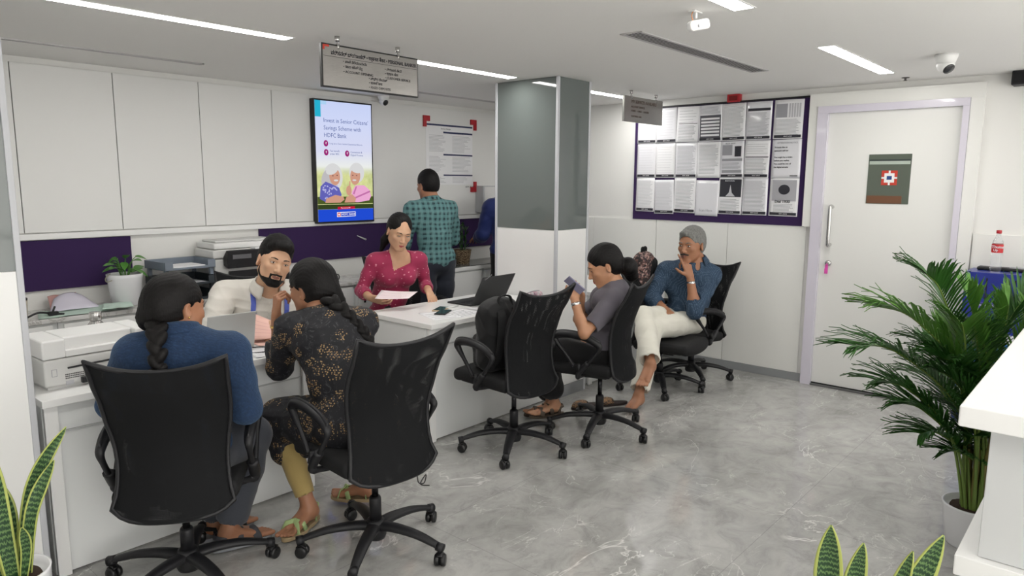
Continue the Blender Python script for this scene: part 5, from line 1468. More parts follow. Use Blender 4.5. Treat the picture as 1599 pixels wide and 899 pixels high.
# grey letter trays
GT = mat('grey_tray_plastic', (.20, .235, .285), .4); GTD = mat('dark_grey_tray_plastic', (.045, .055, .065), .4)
t = thing('letter_tray', 'three-tier grey letter tray with paper, on the wall counter', 'letter tray', (2.165, 4.90, .7855), R(2))
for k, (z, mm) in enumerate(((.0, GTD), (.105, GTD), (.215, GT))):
    m = MB(); m.bb((-.175, -.12, z), (.175, .18, z + .006)); m.bb((-.175, -.12, z), (-.169, .18, z + .055)); m.bb((.169, -.12, z), (.175, .18, z + .055)); m.bb((-.175, .174, z), (.175, .18, z + .055)); m.bb((-.175, -.12, z), (-.12, -.114, z + .055)); m.bb((.12, -.12, z), (.175, -.114, z + .055)); m.bb((-.12, -.12, z), (.12, -.114, z + .016))
    m.build('tray', mm, t, bevel=.002)
    if k:
        for sx in (-1, 1):
            for sy in (-.09, .15): MB().bb((sx * .155 - .012, sy - .012, z - .052), (sx * .155 + .012, sy + .012, z + .002)).build('tray_support', mm, t, bevel=.002)
tag(MB().box((0, 0, 0), (.23, .19, .012)).build('paper_stack', PAPER, None, loc=(2.165, 4.905, 1.0145), rotz=R(3)), 'white paper stack lying in the top letter tray', 'paper')
tag(MB().box((0, 0, 0), (.23, .19, .010)).build('paper_stack', PAPER, None, loc=(2.170, 4.905, .898), rotz=R(3)), 'white paper stack lying in the middle letter tray', 'paper')
# wall-side multifunction printer
t = thing('printer', 'large white printer with a black control panel on the wall counter', 'printer', (2.655, 4.93, .7855), 0)
MB().bb((-.30, -.10, 0), (.26, .18, .26)).build('printer_body', G1, t, bevel=.012)
MB().bb((-.305, -.105, .265), (.265, .185, .325)).build('scanner_bed', G1, t, bevel=.010)
MB().bb((-.29, -.09, .328), (.25, .175, .372)).build('document_lid', G2, t, bevel=.010)
MB().bb((-.26, -.05, .373), (.20, .15, .385)).build('feeder_tray', G1, t, bevel=.004)
pn = MB(); pn.prism([(-.165, .195), (-.105, .215), (-.105, .275), (-.155, .325), (-.175, .320)], -.235, .20, M=Matrix(((0, 0, 1, 0), (1, 0, 0, 0), (0, 1, 0, 0), (0, 0, 0, 1)))); pn.build('control_panel', BLACKP, t, bevel=.004)
MB().bb((-.20, -.178, .262), (-.06, -.168, .292)).build('panel_screen', mat('panel_grey', (.13, .13, .14), .3), t)
MB().bb((-.02, -.165, .322), (.17, -.09, .334)).build('paper_on_panel', PAPER, t)
MB().bb((-.20, -.135, .02), (.17, -.099, .17)).build('output_slot', BLACKP, t, bevel=.004)
# small green plant leaves behind the printer
t = thing('potted_plant', 'small dark plant peeking above the wall printer beside the pin board', 'plant', (2.97, 5.04, .7855))
MB().lathe([(.04, 0), (.05, .1), (.052, .11)], 20).build('pot', BLACKP, t, smooth=True)
for k in range(9):
    a = k * .7; mb = MB(); leaf_mesh(mb, (.01 * math.cos(a), .01 * math.sin(a), .10), (.055 * math.cos(a), .035 * math.sin(a), .395 + .02 * math.sin(k * 2.1)), .03, (0, -1, .3)); mb.build('leaf', m_leaf('dark_leaf', (.01, .05, .01), (.03, .10, .02)) if 'dark_leaf' not in bpy.data.materials else bpy.data.materials['dark_leaf'], t, smooth=True, fix=False)
# pen and clip on the purple board
tag(MB().tube([(3.78, YW - .04, 1.125), (3.88, YW - .03, 1.085)], [.003, .008], 10).build('pen', WPLAST, smooth=True), 'silver pen fixed to the purple board left of the woman in magenta', 'pen')
# wicker planter with a slim plant
def m_wick():
    g = N('wicker'); wv = g.n('TexWave', wave_type='BANDS', bands_direction='Z'); wv.inputs['Scale'].default_value = 22; wv.inputs['Distortion'].default_value = 8; wv.inputs['Detail'].default_value = 3; wv.inputs['Detail Scale'].default_value = 3; g.l(g.tc.outputs['Object'], wv.inputs['Vector'])
    g.l(g.ramp(wv.outputs['Fac'], [(.2, (.07, .035, .018)), (.6, (.28, .17, .085)), (.9, (.48, .36, .22))]), g.b.inputs['Base Color']); g.b.inputs['Roughness'].default_value = .7; g.bump(wv.outputs['Fac'], .8, .006); return g.m
t = thing('potted_plant', 'slim dark plant in a wicker pot on the raised worktop', 'plant', (4.905, 4.93, .8035))
pts = []
MB().lathe([(.062, 0), (.066, .005), (.082, .12), (.086, .135), (.078, .135), (.074, .11), (0, .105)], 28).build('wicker_pot', m_wick(), t, smooth=True)
DL = bpy.data.materials['dark_leaf']
for k in range(5):
    a = k * 1.3; MB().tube(bez([(.02 * math.cos(a), .02 * math.sin(a), .1), (.03 * math.cos(a), .03 * math.sin(a), .22), (.035 * math.cos(a), .035 * math.sin(a), .36)], 4), .004, 6).build('stem', DL, t, smooth=True)
    for j in range(6):
        b = a + j * 1.9; z = .15 + j * .042; mb = MB(); leaf_mesh(mb, (.03 * math.cos(a), .03 * math.sin(a), z), (.03 * math.cos(a) + .055 * math.cos(b), .03 * math.sin(a) + .045 * math.sin(b), z + .045), .018, (0, 0, 1), shape='long'); mb.build('leaf', DL, t, smooth=True, fix=False)

# ------------------------------------------------------------------ snake plants
def m_snake():
    g = N('snake_plant_leaf'); uv = g.n('SeparateXYZ'); g.l(g.tc.outputs['UV'], uv.inputs[0])
    e = g.math('ABSOLUTE', g.math('SUBTRACT', uv.outputs[0], .5)); nz = g.noise(14, 3)
    edge = g.math('GREATER_THAN', g.math('ADD', e, g.math('MULTIPLY', g.math('SUBTRACT', nz.outputs['Fac'], .5), .05)), .395)
    wv = g.nt.nodes.new('ShaderNodeTexWave'); wv.bands_direction = 'Y'; wv.inputs['Scale'].default_value = 6.5; wv.inputs['Distortion'].default_value = 5.5; wv.inputs['Detail'].default_value = 3; wv.inputs['Detail Scale'].default_value = 2.2; g.l(g.tc.outputs['UV'], wv.inputs['Vector'])
    mid = g.ramp(wv.outputs['Fac'], [(.25, (.010, .042, .014)), (.6, (.028, .085, .024)), (.92, (.13, .22, .075))])
    g.l(g.mix(edge, mid, (.42, .47, .12)), g.b.inputs['Base Color']); g.b.inputs['Roughness'].default_value = .4; return g.m
SNAKE = m_snake()
def snake_leaf(t, base, mid, tip, wd, face_dir, twist=0.0):
    P = bez([base, mid, tip], 14); n = len(P) - 1; mb = MB(); uvs = []; fd = Vector(face_dir)
    for i, p in enumerate(P):
        u = i / n; d = (P[min(i + 1, n)] - P[max(i - 1, 0)]).normalized(); nn = (fd - d * fd.dot(d)).normalized(); nn.rotate(Matrix.Rotation(twist * u, 3, d)); sd = d.cross(nn)
        w_ = wd * (.55 + .45 * math.sin(PI * min(1, u * 1.05) * .6)) * (1 if u < .62 else max(.02, (1 - ((u - .62) / .38) ** 1.7)))
        for j in range(7):
            s_ = (j / 6 - .5) * 2; mb.v.append(p + sd * (s_ * w_ / 2) - nn * ((1 - s_ * s_) * w_ * .16)); uvs.append((j / 6, u * (P[-1] - P[0]).length * 3))
    for i in range(n):
        for j in range(6): a = i * 7 + j; mb.f.append([a, a + 1, a + 8, a + 7]); mb.m.append(0)
    o = mb.build('leaf', SNAKE, t, smooth=True, fix=False); me = o.data; ul = me.uv_layers.new(name='UVMap')
    for l in me.loops: ul.data[l.index].uv = uvs[l.vertex_index]
    so = o.modifiers.new('thickness', 'SOLIDIFY'); so.thickness = .003
    return o
def pot(t, r, h, taper=.8, rim=True, m=None, soil_z=None):
    MB().lathe([(r * taper * .96, 0), (r * taper, .006), (r, h - .01), (r * 1.02, h), (r * .95, h), (r * .93, h - .02), (0, h - .03)], 44).build('pot', m or WPOT, t, smooth=True)
    F = Field(); F.el((0, 0, h - .035), (r * .93, r * .93, .025)); F.warp = folds(.006, 60, 4); F.build('soil', SOIL, t, .007)
VD = (-.3, -.95, 0)
t = thing('snake_plant', 'snake plant with yellow-edged leaves in a white pot at the lower left', 'plant', (.515, 2.475, 0))
pot(t, .105, .415)
L0 = [((-.03, .0), (-.075, .0, .62), (-.075, .02, .93), .060, -.1), ((.0, -.03), (-.02, -.04, .62), (-.04, -.05, .86), .058, .3), ((.03, .01), (.075, -.01, .66), (.175, -.03, .835), .044, .5), ((.035, -.02), (.06, -.04, .60), (.125, -.06, .75), .040, -.4), ((.0, .03), (.02, .03, .56), (.0, .05, .70), .042, .4), ((-.05, -.02), (-.10, -.02, .56), (-.13, -.02, .78), .05, 0.2), ((.02, -.04), (.03, -.07, .50), (.02, -.09, .58), .03, 0.2)]
for (bx_, by_), m_, e_, wd, tw in L0: snake_leaf(t, (bx_, by_, .38), m_, e_, wd, VD, tw)
t = thing('snake_plant', 'snake plant with yellow-edged leaves at the bottom right beside the reception counter', 'plant', (1.69, .40, 0))
pot(t, .125, .36)
for (bx_, by_), m_, e_, wd, tw in [((-.03, .03), (-.055, .05, .64), (-.09, .045, .842), .062, .1), ((.0, .02), (-.02, .01, .62), (-.05, -.015, .805), .050, .3), ((.02, -.02), (.02, -.06, .60), (.015, -.10, .79), .040, -.2), ((.04, -.03), (.04, -.09, .62), (.055, -.150, .83), .062, .3), ((.0, -.04), (-.03, -.05, .52), (-.05, -.08, .66), .05, 0), ((-.05, -.0), (-.10, .03, .5), (-.15, .06, .62), .045, .2)]:
    snake_leaf(t, (bx_, by_, .33), m_, e_, wd, (-.95, -.25, 0), tw)

# ------------------------------------------------------------------ areca palm beside the reception counter
PALM = [m_leaf('palm_leaf_dark', (.022, .090, .014), (.055, .18, .03), .4), m_leaf('palm_leaf_bright', (.07, .21, .03), (.16, .34, .06), .4)]
t = thing('areca_palm', 'bushy areca palm in a white pot behind the reception counter', 'plant', (3.62, .42, 0))
pot(t, .120, .19, m=WPOT)
rr = random.Random(11)
def frond(t, base, rise, tip, nleaf, ll, seed, mi=0):
    base, rise, tip = Vector(base), Vector(rise), Vector(tip); q = random.Random(seed)
    P = bez([base, rise, (rise * .38 + tip * .62) + Vector((0, 0, (tip - rise).length * .14)), tip], 9); n = len(P) - 1
    MB().tube(P, [.0065 * (1 - .75 * i / n) + .0008 for i in range(n + 1)], 7).build('frond_stem', mat('palm_stem', (.16, .24, .05), .5) if 'palm_stem' not in bpy.data.materials else bpy.data.materials['palm_stem'], t, smooth=True)
    mb = MB()
    for i in range(nleaf):
        u = .34 + .66 * i / nleaf; k = u * n; a = P[int(k)].lerp(P[min(n, int(k) + 1)], k % 1); d = (P[min(n, int(k) + 1)] - P[int(k)]).normalized()
        sd = d.cross(Vector((0, 0, 1))).normalized(); up = sd.cross(d)
        for s_ in (-1, 1):
            L_ = ll * (math.sin(PI * (.12 + .80 * (u - .34) / .66)) ** .6) * q.uniform(.85, 1.1)
            dr = (d * .85 + sd * s_ * .58 + up * q.uniform(.16, .34)).normalized()
            st = len(mb.v); nn = dr.cross(d).normalized()
            for j in range(6):
                v = j / 5; c = a + dr * L_ * v + Vector((0, 0, -L_ * .26 * v ** 2.0 * q.uniform(.7, 1.2))); w_ = .0115 * math.sin(PI * (.15 + .83 * v)) ** .7 if j < 5 else .0008
                wv = (dr.cross(Vector((0, 0, 1)))).normalized(); mb.v.append(c - wv * w_ / 2 + up * .001); mb.v.append(c + Vector((0, 0, -.002))); mb.v.append(c + wv * w_ / 2 + up * .001)
            for j in range(5):
                for z in range(2): b = st + j * 3 + z; mb.f.append([b, b + 1, b + 4, b + 3]); mb.m.append(0)
    mb.build('frond', PALM[mi], t, smooth=True, fix=False)
# (tip offsets relative to the pot)
FR = [((-.47, .50, .93), 32, .26), ((-.34, .40, .76), 28, .24), ((-.36, .44, 1.10), 32, .27), ((-.26, .26, 1.25), 30, .26), ((-.12, .10, 1.29), 28, .26), ((.06, -.05, 1.25), 28, .25), ((.14, -.13, 1.30), 32, .26), ((.04, -.20, 1.27), 28, .24), ((-.26, .22, .54), 26, .22), ((-.25, .32, .66), 28, .24), ((-.10, .12, .50), 22, .18), ((.34, .12, 1.05), 28, .25), ((.36, .05, .85), 26, .24), ((-.18, .0, .82), 26, .24), ((-.20, .10, 1.04), 30, .26), ((.12, .32, 1.0), 28, .25), ((.0, .12, .92), 28, .25), ((.24, .34, .80), 26, .24), ((-.10, .04, 1.12), 28, .25), ((-.16, .02, .68), 26, .22), ((.05, .15, .70), 24, .21), ((-.30, .14, .90), 28, .25), ((-.05, .22, 1.10), 28, .26), ((-.18, .20, .82), 28, .25), ((-.10, .02, .60), 22, .20), ((-.12, .20, .98), 28, .26)]
for i, (e, nl, ll) in enumerate(FR):
    e = (e[0] * .86, e[1] * .86, e[2] * (.98 if e[0] < -.15 else .87))
    a = i * 2.4; b = (.045 * math.cos(a), .045 * math.sin(a), .155); z = .24 + (e[2] - .24) * .55
    nl = int(nl * 1.35); ll *= 1.0
    frond(t, b, (b[0] * 1.1 + e[0] * .20, b[1] * 1.1 + e[1] * .20, z), e, nl, ll, i, mi=1 if e[2] > .9 and i % 3 else 0)
for i in range(6):
    a = i * 1.05; MB().tube(bez([(.03 * math.cos(a), .03 * math.sin(a), .15), (.04 * math.cos(a), .04 * math.sin(a), .42), (.055 * math.cos(a), .055 * math.sin(a), .60)], 4), [.012] * 5 + [.006] * 4, 8).build('cane', mat('palm_cane', (.20, .17, .05), .5) if 'palm_cane' not in bpy.data.materials else bpy.data.materials['palm_cane'], t, smooth=True)

# ------------------------------------------------------------------ blue leaflet cabinet, bottle and modem
BLU = mat('blue_laminate', (.018, .030, .24), .3); BLU2 = mat('violet_print', (.12, .09, .42), .4); SLT = mat('slot_black', (.01, .01, .015), .6); WHB = mat('white_band', (.75, .77, .80), .4); BLU3 = mat('bright_blue_print', (.02, .12, .42), .4)
t = thing('drop_box_cabinet', 'blue drop box cabinet with vertical slots behind the palm', 'cabinet', (5.50, .82, 0))
MB().bb((0, -1.30, 0), (.30, 0, 1.03)).build('cabinet_body', BLU, t, bevel=.004)
for k in range(8): MB().bb((-.003, -.125 - k * .155 - .004, .855), (.002, -.125 - k * .155 + .004, .995)).build('slot', SLT, t)
for k in range(8):
    MB().bb((-.0015, -.195 - k * .155, .80), (.001, -.075 - k * .155 - .01, .835)).build('printed_label', BLU2, t); text_mesh('label_text', 'Cheque Drop', .020, WHB, t, (-.003, -.085 - k * .155, .818), normal='-x', sx=.8)
MB().bb((-.0035, -1.28, .575), (.0005, -.02, .635)).build('white_band', WHB, t); MB().bb((-.003, -1.28, .40), (.0005, -.02, .574)).build('blue_band', BLU3, t)
text_mesh('band_text', 'Drop your cheques here', .045, WHB, t, (-.0045, -.15, .52), normal='-x')
t = thing('soft_drink_bottle', 'clear plastic soft drink bottle with a red label and cap on the blue cabinet', 'bottle', (5.63, .672, 1.0305))
PET = mat('clear_plastic', (.95, .97, .98), .04, trans=.92, ior=1.33)
MB().lathe([(.022, 0), (.032, .004), (.034, .02), (.033, .06), (.030, .09), (.033, .12), (.033, .17), (.028, .20), (.014, .232), (.0125, .25)], 28, cap=False).build('bottle_body', PET, t, smooth=True)
lb = MB().lathe([(.0335, .125), (.0338, .13), (.0338, .175), (.0335, .18)], 28, cap=False).build('label', mat('red_label', (.55, .015, .02), .35), t, smooth=True)
text_mesh('label_text', 'Thums', .024, WHB, lb, (-.0345, .028, .163), normal='-x', bold=.0005); text_mesh('label_text', 'Up', .022, WHB, lb, (-.0345, .018, .142), normal='-x', bold=.0005)
MB().lathe([(.0145, .25), (.0155, .252), (.0155, .268), (.014, .272), (0, .273)], 22).build('cap', REDP, t, smooth=True)
t = thing('modem', 'flat black modem lying on the blue cabinet behind the bottle', 'modem', (5.70, .58, 1.0305))
MB().bb((-.04, -.36, 0), (.05, .20, .022)).build('modem_case', BLACKP, t, bevel=.008)
MB().bb((-.03, -.10, .022), (.04, .02, .025)).build('modem_label', GREYINK, t)
# ------------------------------------------------------------------ clothes helpers
from mathutils.bvhtree import BVHTree
def bvh_of(o):
    me = o.data
    return BVHTree.FromPolygons([v.co.copy() for v in me.vertices], [tuple(p.vertices) for p in me.polygons])
def drape(o, pts, wd, off=.002, th=.0012, name='strap', m=None, parent=None, n=6, flatdir=None):
    """a ribbon lying on the surface of o along pts"""
    t = bvh_of(o); P = bez(pts, n); Q = []; Nn = []
    for p in P:
        c, nn, _, _ = t.find_nearest(p)
        s_ = 1 if (p - c).dot(nn) >= 0 else 1
        Q.append(c + nn * off * s_); Nn.append(nn)
    mb = MB(); vs = []; N_ = len(Q)
    for i in range(N_):
        d = (Q[min(i + 1, N_ - 1)] - Q[max(i - 1, 0)]).normalized(); b = d.cross(Nn[i]).normalized() * wd / 2
        for q in (Q[i] - b, Q[i] + b, Q[i] + b + Nn[i] * th, Q[i] - b + Nn[i] * th): vs.append(q)
    fs = []
    for i in range(N_ - 1):
        a, b = 4 * i, 4 * i + 4
        for k in range(4): fs.append((a + k, a + (k + 1) % 4, b + (k + 1) % 4, b + k))
    fs += [(0, 1, 2, 3), (4 * N_ - 4, 4 * N_ - 1, 4 * N_ - 2, 4 * N_ - 3)]
    mb.add(vs, fs)
    return mb.build(name, m, parent, smooth=False)
def buttons(o, pts, m, parent, r=.0055, off=.001):
    t = bvh_of(o)
    for p in pts:
        mb = MB()
        c, nn, _, _ = t.find_nearest(Vector(p))
        T = Matrix.Translation(c + nn * off) @ nn.to_track_quat('Z', 'Y').to_matrix().to_4x4()
        mb.lathe([(r, 0), (r, .0015), (r * .7, .002)], 12, M=T)
        mb.build('button', m, parent, smooth=True)
def collar(p, r0, m, h=.038, open_front=.5, flare=.35, parent=None, name='collar', th=.004, dz=0.0, tilt=0.0, lift=0.0):
    """folded shirt collar round the neck"""
    c = V3(p.J['neck']) + (p.J['head'] - p.J['neck']) * .16 + p.up * dz
    ax = unit(p.J['head'] - p.J['neck']) ; ax = unit(ax + V3(0, 0, .6)); lt = unit(p.lat - ax * (p.lat @ ax)); fw = np.cross(ax, lt)
    def fn(u, v):
        a = open_front + (2 * PI - 2 * open_front) * u      # angle from the front
        e = abs(u - .5) * 2
        rr = r0 * (1.0 + .10 * e)
        out = (1 - v) if v < .5 else v
        if v < .45: z = h * (.1 + .9 * v / .45); ro = rr * (1 + .02)
        else: z = h * (1 - (v - .45) / .55 * (1.05 + .55 * e ** 3)); ro = rr * (1.05 + flare * (v - .45) / .55)
        q = c + lt * math.sin(a) * ro * 1.0 + fw * math.cos(a) * ro * 1.05 + ax * (z - h * .35 - tilt * math.cos(a) * r0 - e * lift)
        return q
    mb = MB().grid(fn, 36, 9, thick=th)
    return mb.build(name, m, parent or p.root, smooth=True)
def torso_cloth(p, g, sleeves, m, h=.006, wr=(.004, 34, 1), cuts=(), belly=0.0, neckcut=None, name='shirt', hem=None, waist=1.0, skirt=None, bust=True, extra=None, sleeve_g=None, cuffs=True):
    J = p.J; F = Field()
    p.tor(F, g, bust=bust, belly=belly, waist=waist)
    for sd, fr in sleeves.items():
        p.arm(F, sd, (sleeve_g if sleeve_g is not None else g) + .002, fr)
    if skirt: skirt(F)
    # neck opening
    nb = J['neck'] + (J['head'] - J['neck']) * .1
    F.rc(nb - p.up * .0, J['head'], .052 * p.sc, .07 * p.sc, k=.006, op='-')
    if neckcut: neckcut(F)
    for sd, fr in sleeves.items():
        a, b, w_ = J['sh' + sd], J['el' + sd], J['wr' + sd]
        if fr > 1: e = lerp(b, w_, fr - 1); d = unit(w_ - b)
        else: e = lerp(a, b, fr); d = unit(b - a)
        F.el(e + d * .05, V3(.052, .052, .052) * 1.1, None, k=.004, op='-')
        # slightly hollow cuff
    if hem is not None: F.pl(hem[0], hem[1], k=.006)
    if extra: extra(F)
    F.warp = folds(wr[0], wr[1], wr[2])
    return F.build(name, m, p.root, h)
def trousers(p, g, m, frac=(1.93, 1.93), h=.007, flare=.0, wr=(.004, 26, 3), name='trousers', top=.12, pelvis_g=None):
    F = Field(); J = p.J; Qp = np.array([p.latp, p.fwdp, V3(0, 0, 1)])
    F.el(J['pel'] + V3(0, 0, .0), V3(.165, .12, .12) * p.sc + g, Qp, k=.05)
    for sd, fr in reversed(list(zip('LR', frac))):
        p.leg(F, sd, g, fr, flare=flare)
        w_, b = J['an' + sd], J['kn' + sd]
        if fr > 1.3:
            e = lerp(b, w_, fr - 1); d = unit(w_ - b); F.rc(e + d * .035, e + d * .12, .05 + flare, k=.004, op='-')
    F.pl(J['pel'] + p.up * top, p.up, k=.01)
    F.warp = folds(*wr)
    return F.build(name, m, p.root, h)
def sandal(p, sd, m, msole, sc=1.0, kind='strap', name='sandal'):
    J = p.J; up = V3(J.get('fu' + sd, V3(0, 0, 1))); d = J['to' + sd] - J['an' + sd]; d = unit(d - up * (d @ up)); r = np.cross(d, up)
    s0 = J['an' + sd] - up * .062 * sc * .98
    L = lambda x, y, z: Vector(s0 + r * x * sc + d * y * sc + up * z * sc)
    mb = MB()
    n = 26; ring = []
    out = []
    for k in range(n):
        a = 2 * PI * k / n; y = .055 + .128 * math.cos(a); x = math.sin(a) * (.034 + .009 * (y > .05) + .006 * math.cos(a))
        out.append((x, y))
    vs = [L(x, y, -.031) for x, y in out] + [L(x * 1.04, y, -.012) for x, y in out]
    fs = [list(range(n - 1, -1, -1)), list(range(n, 2 * n))] + [[i, (i + 1) % n, (i + 1) % n + n, i + n] for i in range(n)]
    mb.add(vs, fs)
    o = mb.build(name, msole, p.root, bevel=.003)
    mb = MB(); U = Vector(r)
    if kind in ('strap', 'tech'):
        mb.tube([L(-.042, .105, -.012), L(-.040, .10, .012), L(-.02, .095, .030), L(.0, .095, .034), L(.02, .098, .030), L(.042, .105, .010), L(.044, .108, -.012)], 1, 8, flat=(.017 * sc, .003 * sc), up0=U)
        mb.tube([L(-.034, -.02, -.01), L(-.036, -.03, .03), L(-.02, -.058, .038), L(0, -.064, .038), L(.02, -.058, .038), L(.036, -.03, .03), L(.034, -.02, -.01)], 1, 8, flat=(.010 * sc, .003 * sc), up0=U)
    if kind == 'tech':
        mb.tube([L(-.036, .03, -.01), L(-.036, .035, .03), L(-.015, .04, .055), L(.015, .04, .055), L(.036, .035, .03), L(.036, .03, -.01)], 1, 8, flat=(.016 * sc, .004 * sc), up0=U)
    if kind == 'cross':
        mb.tube([L(-.042, .075, -.012), L(-.038, .085, .022), L(0, .10, .036), L(.03, .12, .028), L(.042, .135, -.01)], 1, 8, flat=(.012 * sc, .003 * sc), up0=U)
        mb.tube([L(.042, .075, -.012), L(.038, .085, .022), L(0, .10, .038), L(-.03, .12, .028), L(-.042, .13, -.01)], 1, 8, flat=(.012 * sc, .003 * sc), up0=U)
        mb.tube([L(-.03, -.01, -.01), L(-.038, -.01, .04), L(-.02, -.045, .06), L(0, -.05, .062), L(.02, -.045, .06), L(.038, -.01, .04), L(.03, -.01, -.01)], 1, 8, flat=(.004 * sc, .003 * sc), up0=U)
    mb.build('sandal_strap', m, o, smooth=True)
    return o
def braid(p, pts, r0, r1, m, n=14, name='braid', tail=True):
    F = Field(); P = bez(pts, 10); L_ = len(P) - 1
    for i in range(n):
        t = (i + .5) / n; q = P[int(t * L_)]; q2 = P[min(int(t * L_) + 2, L_)]
        d = (q2 - q).normalized() if (q2 - q).length > 1e-6 else Vector((0, 0, -1))
        s_ = Vector(p.lat) ; s_ = (s_ - d * s_.dot(d)).normalized()
        r = r0 * (1 - t) + r1 * t; sg = 1 if i % 2 else -1
        c = q + s_ * sg * r * .40
        ax = (d * .8 + s_ * sg * -.55).normalized(); b = ax.cross(Vector(p.fwd)).normalized(); c3 = ax.cross(b)
        F.el(V3(*c), V3(r * 1.45, r * .80, r * .95), np.array([V3(*ax), V3(*b), V3(*c3)]), k=.004)
    if tail: F.rc(V3(*P[-1]), V3(*(P[-1] + (P[-1] - P[-3]).normalized() * .05)), r1 * .8, .004, k=.006)
    return F.build(name, m, p.root, .0035)

# ------------------------------------------------------------------ cloth materials
def m_floral():
    g = N('black_floral_cotton')
    # flower heads: round clusters made of many golden dots
    v = g.mapping(scale=(1, 1, 1))
    vo = g.n('TexVoronoi', feature='F1'); vo.inputs['Scale'].default_value = 13.0; vo.inputs['Randomness'].default_value = .75; g.l(v, vo.inputs['Vector'])
    cl = g.math('LESS_THAN', vo.outputs['Distance'], .50)
    pick = g.n('SeparateColor'); g.l(vo.outputs['Color'], pick.inputs[0])
    keep = g.math('GREATER_THAN', pick.outputs[0], .22)
    dt = g.n('TexVoronoi', feature='F1'); dt.inputs['Scale'].default_value = 105; dt.inputs['Randomness'].default_value = .55; g.l(v, dt.inputs['Vector'])
    dots = g.math('LESS_THAN', dt.outputs['Distance'], .36)
    fl = g.math('MULTIPLY', g.math('MULTIPLY', cl, keep), dots)
    # smoky grey leaves in between
    n = g.noise(26, 6, v, .75, 2.0); lv = g.math('MULTIPLY', g.math('GREATER_THAN', n.outputs['Fac'], .575), .6)
    base = g.mix(lv, (0.0085, 0.0085, 0.012), (0.075, 0.075, 0.085))
    n2 = g.noise(9, 2, v); gold = g.mix(n2.outputs['Fac'], (0.30, 0.16, 0.055), (0.46, 0.33, 0.17))
    g.l(g.mix(fl, base, gold), g.b.inputs['Base Color']); g.b.inputs['Roughness'].default_value = .75
    w_ = g.noise(700, 2); g.bump(w_.outputs['Fac'], .2, .001)
    return g.m
def m_magenta():
    g = N('magenta_printed_cotton')
    vo = g.n('TexVoronoi', feature='F1'); vo.inputs['Scale'].default_value = 36; vo.inputs['Randomness'].default_value = .9
    st = g.mapping(scale=(1.0, 1.0, 1.5)); nz = g.noise(60, 2); 
    ad = g.n('VectorMath', operation='MULTIPLY_ADD'); g.l(nz.outputs['Color'], ad.inputs[0]); ad.inputs[1].default_value = (.018, .018, .018); g.l(st, ad.inputs[2])
    g.l(ad.outputs[0], vo.inputs['Vector'])
    d = g.math('LESS_THAN', vo.outputs['Distance'], .23)
    pick = g.n('SeparateColor'); g.l(vo.outputs['Color'], pick.inputs[0]); k = g.math('GREATER_THAN', pick.outputs[1], .35)
    g.l(g.mix(g.math('MULTIPLY', d, k), (0.33, 0.018, 0.075), (0.70, 0.28, 0.36)), g.b.inputs['Base Color'])
    g.b.inputs['Roughness'].default_value = .75; g.b.inputs['Sheen Weight'].default_value = .15
    w_ = g.noise(900, 2); g.bump(w_.outputs['Fac'], .25, .001)
    return g.m
def m_plaid():
    g = N('teal_checked_cotton')
    v = g.mapping(rot=(0, 0, R(20)))
    sx = g.n('SeparateXYZ'); g.l(v, sx.inputs[0])
    def band(c, f, lo):
        a = g.math('SINE', g.math('MULTIPLY', c, f)); return g.math('GREATER_THAN', a, lo)
    warp = g.noise(7, 3)
    xx = g.math('ADD', sx.outputs[0], g.math('MULTIPLY', warp.outputs['Fac'], .035)); zz = g.math('ADD', sx.outputs[2], g.math('MULTIPLY', warp.outputs['Fac'], .035))
    b1 = band(xx, 150.0, .1); b2 = band(zz, 150.0, .1)
    b3 = band(xx, 75.0, .75); b4 = band(zz, 75.0, .75)
    c1 = g.mix(g.math('MULTIPLY', g.math('ADD', b1, b2), .5), (0.115, 0.255, 0.26), (0.060, 0.15, 0.16))
    c2 = g.mix(g.math('MULTIPLY', b1, b2), c1, (0.014, 0.045, 0.055))
    c3 = g.mix(g.math('MULTIPLY', g.math('MAXIMUM', b3, b4), .22), c2, (0.22, 0.38, 0.38))
    g.l(c3, g.b.inputs['Base Color']); g.b.inputs['Roughness'].default_value = .8
    return g.m
def m_chenille():
    g = N('blue_chenille_knit')
    n = g.noise(70, 5, None, .7, .6); n2 = g.noise(11, 4)
    wv = g.n('TexWave', wave_type='BANDS', bands_direction='DIAGONAL'); wv.inputs['Scale'].default_value = 38; wv.inputs['Distortion'].default_value = 9; wv.inputs['Detail'].default_value = 2; g.l(g.tc.outputs['Object'], wv.inputs['Vector'])
    f = g.math('ADD', g.math('MULTIPLY', n.outputs['Fac'], .8), g.math('MULTIPLY', wv.outputs['Fac'], .12))
    c = g.ramp(f, [(.25, (0.003, 0.010, 0.030)), (.5, (0.010, 0.030, 0.082)), (.78, (0.045, 0.100, 0.20))])
    g.l(g.mix(n2.outputs['Fac'], c, (0.008, 0.028, 0.075)), g.b.inputs['Base Color'])
    g.b.inputs['Roughness'].default_value = .9; g.b.inputs['Sheen Weight'].default_value = .25; g.b.inputs['Sheen Tint'].default_value = (.3, .5, .8, 1)
    g.bump(f, .9, .004)
    return g.m
def m_navy_dot():
    g = N('navy_dotted_cotton')
    vo = g.n('TexVoronoi', feature='F1'); vo.inputs['Scale'].default_value = 120; vo.inputs['Randomness'].default_value = .15; g.l(g.tc.outputs['Object'], vo.inputs['Vector'])
    d = g.math('LESS_THAN', vo.outputs['Distance'], .26); n = g.noise(7, 4)
    base = g.mix(n.outputs['Fac'], (0.014, 0.034, 0.068), (0.028, 0.064, 0.118))
    g.l(g.mix(g.math('MULTIPLY', d, .8), base, (0.20, 0.28, 0.38)), g.b.inputs['Base Color']); g.b.inputs['Roughness'].default_value = .8
    return g.m
FLORAL, MAGENTA, PLAID, CHENILLE, NAVY = m_floral(), m_magenta(), m_plaid(), m_chenille(), m_navy_dot()
